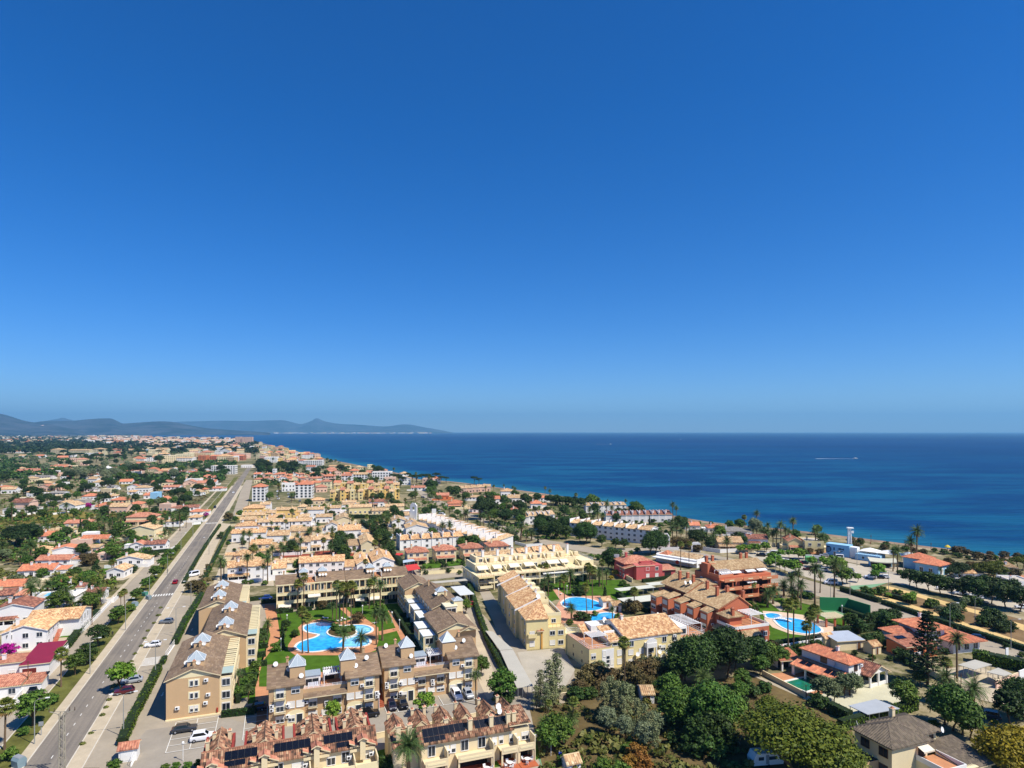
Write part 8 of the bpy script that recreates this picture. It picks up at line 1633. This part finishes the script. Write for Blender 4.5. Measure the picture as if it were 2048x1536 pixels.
b=B('caravan','white caravan parked in the shade of the big pine','caravan',P(1508,1538),R(8));b.part('body',WHITE,lambda m:m.yprism([(0,.5),(5.6,.5),(5.8,1.4),(5.4,2.6),(.5,2.6),(-.1,1.4)],0,2.2));b.win(1.4,-.003,1.4,1.0,.6,0,'o');b.win(3.6,-.003,1.4,1.4,.6,0,'o');b.box(2.3,2.9,-.03,-.002,.7,2.3,GREYM,'door');[b.part('wheel',TYRE,lambda m:m.tube([(2.8,y,.32),(2.8,y+.2,.32)],.32,10))for y in(0,2.0)]
# --- street lamps
def lamp(uv,h,label,arms=(1,),rz=0.0,reach=1.8):
 o=thing('street_lamp',label,'street lamp',P(*uv),rz,'street lamps');
 def p():m=MB();m.tube([(0,0,0),(0,0,h*.5),(0,0,h-.8)],[.11,.085,.06],6);return m.data('pole',[M('galvanised_steel',(150,150,142),.06,1,.5,.4)])
 obj('pole',cached(('lp',h),p),o)
 for s_ in arms:
  def a():m=MB();m.tube([(0,0,h-.82),(s_*.1,0,h-.35),(s_*.5,0,h-.05),(s_*reach,0,h+.1)],.05,5);return m.data('arm',[MATS['galvanised_steel']])
  def l():m=MB();m.box(-.35,.35,-.14,.14,-.08,.06);return m.data('luminaire',[WHITE])
  ao=obj('arm',cached(('la',h,s_,reach),a),o);obj('luminaire',cached('lum',l),ao,(s_*(reach+.3),0,h+.1))
for i,(u,v,h)in enumerate(((69,1489,8.6),(180,1349,8.8),(251,1261,9.5),(299,1201,9.0),(335,1150,9.0),(362,1102,9),(386,1075,9),(408,1046,9),(432,1018,9),(448,998,9))):lamp((u,v),h,'curved lamp on the verge side of the avenue, '+ORD[i]+' going away from the lattice pylon',(1,),R(20))
for i,(u,v,h)in enumerate(((247,1474,8.6),(311,1352,8.6),(352,1274,8.6),(382,1212,8.6),(418,1110,8.6))):lamp((u,v),h,'lamp with two arms beside the frontage hedge, '+ORD[i]+' from the transformer hut',(1,-1)if i<3 else(-1,),R(20))
for u,v,lab in((1900,1262,'curved lamp on the coast road behind the orange villa'),(2022,1300,'tall lamp on the coast road past the white board'),(1700,1192,'slim lamp at the head of the dark coast road hedge'),(1661,1200,'slim lamp near the leaning date palm'),(1777,1186,'thin wooden mast in the sandy garden'),(1807,1148,'lamp beside the beach road palms'),(1668,1142,'lamp at the bend by the club wall'),(1714,1132,'lamp in front of the white tents'),(954,1062,'lamp rising over the palm avenue'),(979,1076,'second lamp over the palm avenue'),(1551,1150,'lamp near the four tiers of balconies'),(1950,1250,'lamp in the sandy garden by the big bushes')):lamp((u,v),8.5,lab,(1,)if 'mast' not in lab else(),R(-10))
def globe_lamp(uv,label,h=3.0,sq=False):
 o=thing('garden_lamp',label,'garden lamp',P(*uv),0,'garden lamps');obj('post',cached(('gp',h),lambda:(lambda m:(m.tube([(0,0,0),(0,0,h)],.06,6),m.data('post',[WHITE]))[1])(MB())),o);obj('lantern',cached('glob',lambda:(lambda m:(m.tube([(0,0,-.2),(0,0,0),(0,0,.25),(0,0,.4)],[.1,.24,.22,.05],8),m.data('lantern',[WHITE]))[1])(MB())),o,(0,0,h))
for u,v,lab in((562,1302,'white garden lamp between the cypress and the court pool'),(618,1219,'white garden lamp at the balcony hedge'),(725,1232,'white garden lamp by the red brown cone shrub'),(784,1246,'white garden lamp at the conservatory path'),(799,1262,'white garden lamp on the conservatory corner path'),(574,1252,'white garden lamp on the far lawn of the palm court'),(1117,1196,'white lamp by the rose paved walk'),(1134,1190,'white lamp between the palms of the cream house garden'),(1168,1186,'white lamp near the cone tree on the pool lawn'),(1684,1232,'white lamp at the pelota wall floor'),(1751,1246,'white lamp on the green court edge'),(1102,1512,'small lamp on the green court beside the barrel'),(1420,1300,'white lamp between yellow house and terracotta bays'),(366,1522,'dark lamp post at the parking wall'),(758,1425,'thin pole beside the black suv')):globe_lamp((u,v),lab,3.2 if 'pole' not in lab else 3.8)
# --- lattice pylon in the near corner
o=thing('lattice_pylon','concrete lattice power pylon rising from the lower edge beside the avenue','power pylon',P(124,1556),R(10));CN=M('pylon_concrete',(158,150,132),.1,1);hh=11.4
for x in(-.42,.42):
 for y in(-.3,.3):mb_part('leg',o,[CN],lambda m:m.tube([(x,y,0),(x*.75,y*.75,hh)],.085,4))
def brace(m):
 for i in range(14):
  z=i*.8;k=1-.25*z/hh;k2=1-.25*(z+.8)/hh;s=1 if i%2 else-1
  for y in(-.3,.3):m.tube([(-.42*k*s,y*k,z),(.42*k2*s,y*k2,z+.8)],.045,4)
  for x in(-.42,.42):m.tube([(x*k,-.3*k*s,z),(x*k2,.3*k2*s,z+.8)],.04,4)
mb_part('lattice_bracing',o,[CN],brace)
for s in(-1,1):mb_part('cross_arm',o,[CN],lambda m:(m.tube([(0,0,hh-.9),(s*.8,0,hh-.2),(s*2.0,0,hh+.2)],.07,5),m.tube([(0,.2,hh),(s*1.9,.2,hh+.1)],.05,4)))
for x in(-2,-1.2,1.2,2):mb_part('insulator',o,[M('insulator',(90,74,60),.1)],lambda m:m.tube([(x,0,hh+.2),(x,0,hh+.8)],[.1,.05],6))
# slim poles of the gardens and streets
def pole(uv,h,label,mat=None,lean=0.0):
 o=thing('utility_pole',label,'utility pole',P(*uv),0,'utility poles');mb_part('shaft',o,[mat or WOOD],lambda m:m.tube([(0,0,0),(lean*h,0,h)],[.12,.08],6));mb_part('cross_bar',o,[DARKM],lambda m:m.tube([(lean*h-.6,0,h-.3),(lean*h+.6,0,h-.3)],.05,4))
for u,v,h,lab in((56,1382,7,'dark utility pole at the magenta garage roof'),(184,1250,6.5,'dark utility pole by the street railings'),(1909,1382,4,'wooden pole beside the peach gateway'),(1922,1382,4,'second wooden pole beside the peach gateway'),(58,942,10,'utility pole standing in front of the pink villa'),(116,972,11,'utility pole at the edge of the dry meadow'),(47,966,10,'utility pole among dark pines'),(236,934,11,'tall pole behind the stepped white house'),(1745,1326,4,'lamp post at the corner of the white villa'),(1612,1396,3,'thin pole at the green pool rail')):pole((u,v),h,lab)
# containers, signs, boards
def bin_(uv,label,mat,s=1.0,rz=0.4,kind='recycling_container'):
 o=thing(kind,label,'container',P(*uv),rz);mb_part('body',o,[mat],lambda m:m.xprism([(-.55*s,.15),(.55*s,.15),(.65*s,1.1*s),(.4*s,1.5*s),(-.4*s,1.5*s),(-.65*s,1.1*s)],-.75*s,.75*s));mb_part('lid',o,[GREYM],lambda m:m.xprism([(-.42*s,1.5*s+.003),(.42*s,1.5*s+.003),(.3*s,1.62*s),(-.3*s,1.62*s)],-.7*s,.7*s))
BINM=M('container_grey',(126,146,150),.06,1,.6);BING=M('container_green',(70,130,112),.06,1,.6)
bin_((38,1534),'grey green recycling container at the lower end of the avenue verge',BINM,1.25,-.4);bin_((270,1213),'grey container in the shade of the verge tree',BINM,1.1,-.3);bin_((290,1192),'green bottle bank beside the zebra crossing',BING,1.1,-.3);bin_((297,1199),'grey waste container beside the green bottle bank',BINM,1.0,-.3);bin_((1617,1123),'green kiosk container in the car park',M('kiosk_green',(110,180,120),.06),1.9,-.3);bin_((1122,1512),'bright blue barrel beside the white shed',M('barrel_blue',(30,70,180),.05),.55,0,'barrel');bin_((1634,1126),'long glazed container at the car park edge',GREYM,2.1,-.35)
def board(uv,w,h,z,label,mat,rz=0.0):
 o=thing('sign_board',label,'sign',P(*uv),rz);mb_part('panel',o,[mat],lambda m:m.box(-w/2,w/2,-.08,.08,z,z+h));mb_part('post',o,[GREYM],lambda m:m.tube([(0,.1,0),(0,.1,z+h*.5)],.08,5))
board((2014,1330),1.0,3.0,1.4,'tall white board on a pole at the coast road',WHITE,R(20));board((868,1034),3.0,3.6,2.2,'white sign board beside the palm avenue',WHITE,R(10));board((82,1472),.8,.8,2.0,'round blank traffic sign near the first avenue lamp',GREYM,R(20));board((1233,1146),2.2,1.4,6.6,'basketball board on a pole in the pool garden',WHITE,R(-20))
# walls and railings
def wall(label,pts,h,mat,w=.22,coping=True,rail=0.0,name='garden_wall'):
 pts=[Vector((p[0],p[1],0))for p in pts];o_=pts[0].copy();t_=thing(name,label,'wall',(o_.x,o_.y,0));mb,cb=MB(),MB()
 for a,b_ in zip(pts,pts[1:]):
  d=(b_-a).normalized();n=Vector((-d.y,d.x,0));a2,b2=a-o_,b_-o_
  for m_,k,z0,z1 in((mb,w/2,0,h),(cb,w/2+.04,h+.002,h+.07)):m_.prism([tuple(p[:2])for p in(a2+n*k,a2-n*k,b2-n*k,b2+n*k)],z0,z1)
  if rail:
   L=(b_-a).length
   for f in(.5,1):cb.tube([a2+Vector((0,0,h+rail*f)),b2+Vector((0,0,h+rail*f))],.04,4)
   for i in range(int(L/1.2)+1):q=a2+d*min(L,i*1.2);cb.tube([q+Vector((0,0,h)),q+Vector((0,0,h+rail))],.04,4)
 mb_part('wall_body',t_,[mat],mb=mb);mb_part('coping',t_,[WL['cream']if mat is not WL['white']else WL['white']],mb=cb)
def pw(*q):return[P(*x)for x in q]
wall('long white garden wall behind the dark hedge, below the oval pool',pw((1560,1308),(1606,1300),(1652,1292)),2.4,WL['white']);wall('weathered beige wall closing the scrub garden on its far side',pw((1100,1404),(1180,1390),(1250,1377),(1285,1370)),1.5,M('weathered_wall',(176,160,132),.2,.4));wall('cream balustrade wall along the green pool deck',pw((1524,1350),(1566,1372),(1612,1396)),1.2,WL['cream']);wall('cream wall with fence panels in front of the norfolk pine',pw((1822,1330),(1872,1356),(1924,1383)),1.4,WL['pale'],rail=.8);wall('peach wall with gateway at the picture edge',pw((1992,1378),(2036,1362)),2.0,WL['peach']);wall('white wall continuing from the peach wall',pw((2038,1361),(2075,1346)),2.2,WL['white']);wall('white wall with railing along the side street',pw((132,1303),(160,1270),(196,1234),(228,1200)),.9,WL['white'],rail=.7);wall('low white street wall beside the black saloon',pw((14,1424),(38,1397),(58,1372)),1.2,WL['white']);wall('cream garden wall behind the row with black solar arrays',[K(39.4,-22.6),K(62,-20.8)],1.1,WL['cream']);wall('beige retaining wall below the beige houses, with green fence',pw((842,1150),(900,1146),(950,1142)),1.5,WL['pale'],rail=.9)
wall('white wall in front of the single palm villa',pw((1400,1100),(1440,1106),(1478,1104)),1.8,WL['white']);wall('cream wall along the seaside houses',pw((1512,1099),(1560,1092),(1580,1090)),1.8,WL['pale']);wall('white railing gate in the gap of the clipped hedge',pw((331,1317),(341,1303),(349,1291)),.2,WL['white'],rail=1.5,name='gate');wall('white fence panel beside the transformer hut',pw((262,1534),(278,1500)),.2,WL['white'],rail=1.6,name='gate');wall('white wall above the magenta hedge row',pw((1040,1052),(1046,1058)),2,WL['white']);wall('white parapet wall of the coast road bend',pw((1030,1088),(1052,1094),(1085,1092)),1.4,WL['white']);wall('pale wall below the pale carports',pw((1238,1150),(1265,1165)),1.6,WL['pale']);wall('white wall at the oleander lawn',pw((250,1128),(262,1124)),1.6,WL['white']);wall('white boundary wall of the tiered white house',pw((-6,1036),(40,1032),(90,1026)),1.6,WL['white']);wall('long cream wall behind the small cypresses',pw((84,1064),(120,1061),(148,1059)),1.8,WL['pale']);wall('white wall beside the dry meadow',pw((105,1030),(140,1026)),1.4,WL['white']);wall('pale wall in front of the barn like house',pw((240,1086),(256,1088)),1.5,WL['pale']);wall('white wall below the ochre villa',pw((286,1058),(312,1055)),1.4,WL['white']);wall('white wall of the corner plot beside the avenue verge',pw((384,1050),(402,1048)),1.4,WL['white']);wall('white wall of the silver tree house',pw((200,958),(232,955)),2,WL['white']);wall('cream wall below the pink villa',pw((52,962),(100,958)),2,WL['pale']);wall('white plot wall at the far street',pw((325,972),(355,968)),2,WL['white']);wall('white wall beneath the row with red roofs',pw((350,955),(420,953)),2,WL['white'])
# red canopy and small roofs of the beige house gardens
carport('bright red canopy roof in front of the beige houses',[tuple(P(*q,2.8)[:2])for q in((816,1142),(841,1138),(834,1128),(810,1131))],2.8,M('red_canopy',(206,66,60),.06,.5),None,True,'canopy');carport('small red canopy above the dark hedge lane',[tuple(P(*q,2.4)[:2])for q in((791,1110),(805,1112),(806,1107),(793,1106))],2.4,MATS['red_canopy'],None,True,'canopy');carport('grey polycarbonate roof beside the bright red canopy',[tuple(P(*q,2.6)[:2])for q in((806,1126),(830,1122),(826,1118),(806,1121))],2.6,M('poly_sheet',(176,190,200),.06,.5),None,True,'canopy')
# sun loungers round the pools
def lounger(uv,rz,label):
 o=thing('sun_lounger',label,'sun lounger',P(*uv)+Vector((0,0,.1)),rz,'sun loungers by the pools');mb_part('bed',o,[WHITE],lambda m:(m.box(-.3,.3,-.9,.4,.28,.34),m.mesh([(-.3,.4,.3),(.3,.4,.3),(.3,.95,.7),(-.3,.95,.7),(-.3,.45,.26),(.3,.45,.26),(.3,1,.66),(-.3,1,.66)],[(0,1,2,3),(5,4,7,6),(0,3,7,4),(1,5,6,2),(3,2,6,7)])))
 for x in(-.25,.25):
  for y in(-.8,.3):mb_part('leg',o,[WHITE],lambda m:m.box(x-.03,x+.03,y-.03,y+.03,0,.28))
for u,v,lab in((651,1238,'white lounger under the palms on the far court lawn'),(688,1240,'white lounger beside the court lawn palm trunks'),(678,1243,'pale blue tinted lounger at the court pool edge'),(700,1237,'white lounger on the brick walk of the court'),(749,1248,'white lounger near the narrow lawn palm'),(1122,1190,'white lounger by the kidney pool lawn'),(1146,1192,'white lounger between kidney pool and palms')):lounger((u,v),rnd.uniform(0,3),lab)
# pool footbridge
b=B('footbridge','small white arched footbridge between the round and the oval pool','footbridge',P(1547,1240),R(-35))
b.part('deck',WHITE,lambda m:[m.box(-.1+i*.6,.5+i*.6,0,1.3,.15+.5*math.sin((i+.5)/9*3.14),.3+.5*math.sin((i+.5)/9*3.14))for i in range(9)]);b.part('handrail',WHITE,lambda m:[m.tube([(i*.6,y,1.0+.5*math.sin(i/9*3.14)),((i+1)*.6,y,1.0+.5*math.sin((i+1)/9*3.14))],.04,4)for i in range(9)for y in(0,1.3)]+[m.tube([(i*.6,y,.3),(i*.6,y,1.0+.5*math.sin(i/9*3.14))],.03,4)for i in range(10)for y in(0,1.3)])
# boats with wakes
def boat(uv,L,label,wake):
 q=P(*uv,-.4);o=thing('motor_boat',label,'boat',(q.x,q.y,-.4),R(-4));mb_part('hull',o,[WHITE],lambda m:m.mesh([(-L/2,-L*.16,.9),(L*.3,-L*.16,1.0),(L/2,0,1.2),(L*.3,L*.16,1.0),(-L/2,L*.16,.9),(-L/2,-L*.1,0),(L*.3,-L*.08,0),(L*.42,0,0),(L*.3,L*.08,0),(-L/2,L*.1,0)],[(0,1,2,3,4),(0,5,6,1),(1,6,7,2),(2,7,8,3),(3,8,9,4),(4,9,5,0)]));mb_part('cabin',o,[WHITE],lambda m:m.yprism([(-L*.2,1),(L*.2,1),(L*.1,2.4),(-L*.18,2.4)],-L*.1,L*.1));mb_part('windscreen',o,[CGL],lambda m:m.yprism([(L*.12,1.2),(L*.21,1.2),(L*.12,2.2),(L*.1,2.2)],-L*.09,L*.09))
 mb=MB();n=24;r=random.Random(3)
 for i in range(n):
  x0,x1=-L/2-wake*i/n,-L/2-wake*(i+1)/n;w0,w1=L*.16+2.2*i/n,L*.16+2.2*(i+1)/n
  for s in(-1,1):
   j=r.uniform(.2,.8);mb.poly([(x0,s*w0,0),(x0,s*w0*j*(1-i/n),0),(x1,s*w1*j*(1-i/n),0),(x1,s*w1,0)])
 for f_ in range(len(mb.f)):pass
 ob=mb_part('wake_foam',None,[M('sea_foam',(226,232,236),.05,.5)],mb=mb,kind='stuff');ob.location=(q.x,q.y,-.42);ob.rotation_euler=(0,0,R(-4))
boat((1711,917.5),11,'white motor boat drawing a long wake on the open sea',80);boat((1221,888.5),16,'small white boat in the middle of the sea',60);boat((1361,878.8),16,'white speck of a boat near the horizon',30)
# people on the beach
def person(p,label,top,h=1.72,rz=0.0,z=0.0):
 me_=bpy.data.meshes.new('person');k=h/1.72
 vs=[(0,0,.95),(0,0,1.15),(0,0,1.4),(0,0,1.5),(0,.02,1.63),(-.1,0,.9),(-.12,.04,.5),(-.12,-.02,.08),(-.12,-.14,.03),(.1,0,.9),(.12,-.1,.5),(.13,.06,.08),(.13,-.06,.03),(-.19,0,1.4),(-.26,.02,1.12),(-.25,-.08,.88),(.19,0,1.4),(.26,.02,1.12),(.25,-.1,.88)]
 ed=[(0,1),(1,2),(2,3),(3,4),(0,5),(5,6),(6,7),(7,8),(0,9),(9,10),(10,11),(11,12),(2,13),(13,14),(14,15),(2,16),(16,17),(17,18)]
 rad=[.15,.14,.16,.06,.1,.1,.075,.05,.045,.1,.075,.05,.045,.065,.045,.035,.065,.045,.035]
 me_.from_pydata([(x*k,y*k,zz*k)for x,y,zz in vs],ed,[]);o=thing('person',label,'person',(p.x,p.y,z),rz,None,me_)
 md=o.modifiers.new('skin','SKIN')
 for i,r_ in enumerate(rad):me_.skin_vertices[0].data[i].radius=(r_*k,r_*k)
 me_.skin_vertices[0].data[0].use_root=True;o.modifiers.new('sub','SUBSURF').levels=1;me_.materials.append(top)
SKIN_=M('bare_skin',(168,112,84),.06);
for u,v,lab,m_ in((1741,1090,'person in swimwear walking along the beach above the tents',SKIN_),(1765,1096,'person in dark clothes standing at the water edge',DARKM),(1774,1097,'second person in dark clothes by the beach posts',DARKM),(225,1274,'person in dark clothes on the verge pavement of the avenue',DARKM),(335,1146,'person in dark clothes at the kerb beside the avenue',DARKM),(1662,1083,'person far up the beach behind the club wall',SKIN_)):person(P(u,v),lab,m_,rz=rnd.uniform(0,6),z=.1)
for i,(u,v)in enumerate(((1742,1086),(1895,1108),(1862,1103),(1810,1098))):
 o=thing('beach_parasol',('closed dark parasol on the sand just past the lookout tower','yellow topped parasol on the sand behind the orange hip roof','closed dark parasol on the sand behind the palm trio','closed dark parasol on the sand beyond the white tents')[i],'parasol',P(u,v),0);mb_part('pole',o,[WOOD],lambda m:m.tube([(0,0,0),(0,0,4.2)],.1,5));mb_part('canopy',o,[M('yellow_canvas',(216,190,70),.05)if i==1 else WOOD],lambda m:m.tube([(0,0,3.4),(0,0,4.1),(0,0,4.5)],[1.4 if i==1 else .2,.8 if i==1 else .15,.05],8))
mb_part('weeds',None,[LF['weed']],mb=WEEDS,kind='stuff',label='dry weed tufts in the scrub garden and along the kerbs')
# ---------------------------------------------------------------- labels told from landmarks
LM=[('the lattice pylon',124,1500),('the lone car shading tree',243,1384),('the white transformer hut',252,1510),('the first avenue zebra crossing',325,1190),('the far avenue zebra crossing',431,1046),('the magenta garage roof',80,1345),('the orange gabled white house',60,1290),('the blue pool cover',88,1196),('the turquoise villa pool',176,1156),('the long orange roofed bungalow',70,1145),
('the orange cottage hip roof behind palms',80,1105),('the white roof box house',165,1085),('the big black pine pair',40,1085),('the dark red roofed cottage',310,1095),('the beige barn gable',280,1070),('the ochre villa',280,1040),('the long cream bungalow',156,1050),('the bougainvillea bungalow',200,1015),('the tiered white house',36,1022),('the dry meadow',110,980),('the plain white cube house',287,970),('the red and blue house',300,992),('the green field',425,955),('the white four storey block',446,940),('the pink villa with tower',56,940),('the silver eucalyptus grove',190,950),('the drum shaped blocks',150,900),('the white sports hall',300,900),('the orange brick cube',404,915),('the terracotta rows',455,915),('the far tower blocks',485,885),
('the rusty roof beside the avenue',375,1018),('the grey green avenue tree',457,1030),('the two red hipped blocks',565,985),('the yellow terraced complex',730,985),('the curved shore house',764,950),('the pink apartment house',657,960),('the long yellow shore house',678,932),('the umbrella pine row',830,962),('the bell gable',824,1030),('the square pool',776,1072),('the yellow bay house',720,1022),('the long pale pool',616,1120),('the teal awning row',550,1055),('the blank white gable',768,1130),
('the brown block gable',385,1430),('the brown block pyramids',450,1225),('the clover pool',660,1275),('the clover pool island',686,1262),('the laundry terrace',640,1350),('the brick steps',762,1400),('the white conservatories',815,1230),('the balcony grid blocks',690,1180),('the mottled tile roofs',580,1480),('the black solar arrays',920,1450),('the green court',1130,1515),('the grey carport roofs',1010,1300),('the cream house with roof terraces',1060,1220),('the kidney pool',1165,1208),('the pale yellow house',1270,1300),('the little scrub garden hut',1296,1390),('the big stone pine',1590,1460),('the rust coloured shrubs',1273,1520),
('the terracotta bays',1400,1230),('the four balcony tiers',1480,1150),('the oval pool',1595,1252),('the pelota wall',1680,1220),('the green villa pool',1610,1368),('the solar panel villa',1680,1340),('the norfolk pine',1855,1330),('the cream corner villa',1800,1480),('the orange villa',1870,1280),('the peach gateway',1980,1375),('the pink villa',1295,1135),('the white restaurant',1360,1125),('the three storey white terrace',1220,1070),('the magenta hedge',1095,1058),('the palm avenue',950,1058),('the coast road bend',1050,1085),('the dark garden hip roof',1073,1012),('the pinkish seafront terrace',950,980),('the far seafront terrace',1212,1022),('the brown arched seafront row',1280,1040),('the single palm villa',1460,1095),('the yellow seaside houses',1610,1098),('the beach club wall',1675,1100),('the car park',1600,1130),('the blue painted bay',1745,1160),('the blue beach house',1875,1140),('the sandy paths',1850,1215),('the shore pines',1980,1150),('the dark plane row',1900,1185),('the white board',2014,1310),('the long cream terraces',1070,1140),('the beige hipped houses',900,1110),('the stepped white row',900,1070)]
tens={20:'twenty',30:'thirty',40:'forty',50:'fifty',60:'sixty',70:'seventy'};o9=ORD[:9]
def ordw(i):
 n=i+1
 if n<=19:return ORD[i]
 t_,k=n//10*10,n%10;return tens[t_][:-1]+'ieth' if k==0 else tens[t_]+'-'+o9[k-1]
sets={}
for o,noun in AUTO:
 q=o.location;u,v=CX+q.x*F/q.y,VH+H*F/q.y
 ds=sorted(((math.hypot(u-a,2*(v-b_)),n)for n,a,b_ in LM))
 sets.setdefault((ds[0][1],noun),[]).append((ds[0][0],o))
for(lm,noun),L in sets.items():
 L.sort(key=lambda t_:t_[0])
 for i,(d_,o)in enumerate(L):
  o['label']=noun+' beside '+lm if len(L)==1 else noun+', '+ordw(i)+' out from '+lm
  if 'group' not in o:o['group']=noun+'s around '+lm
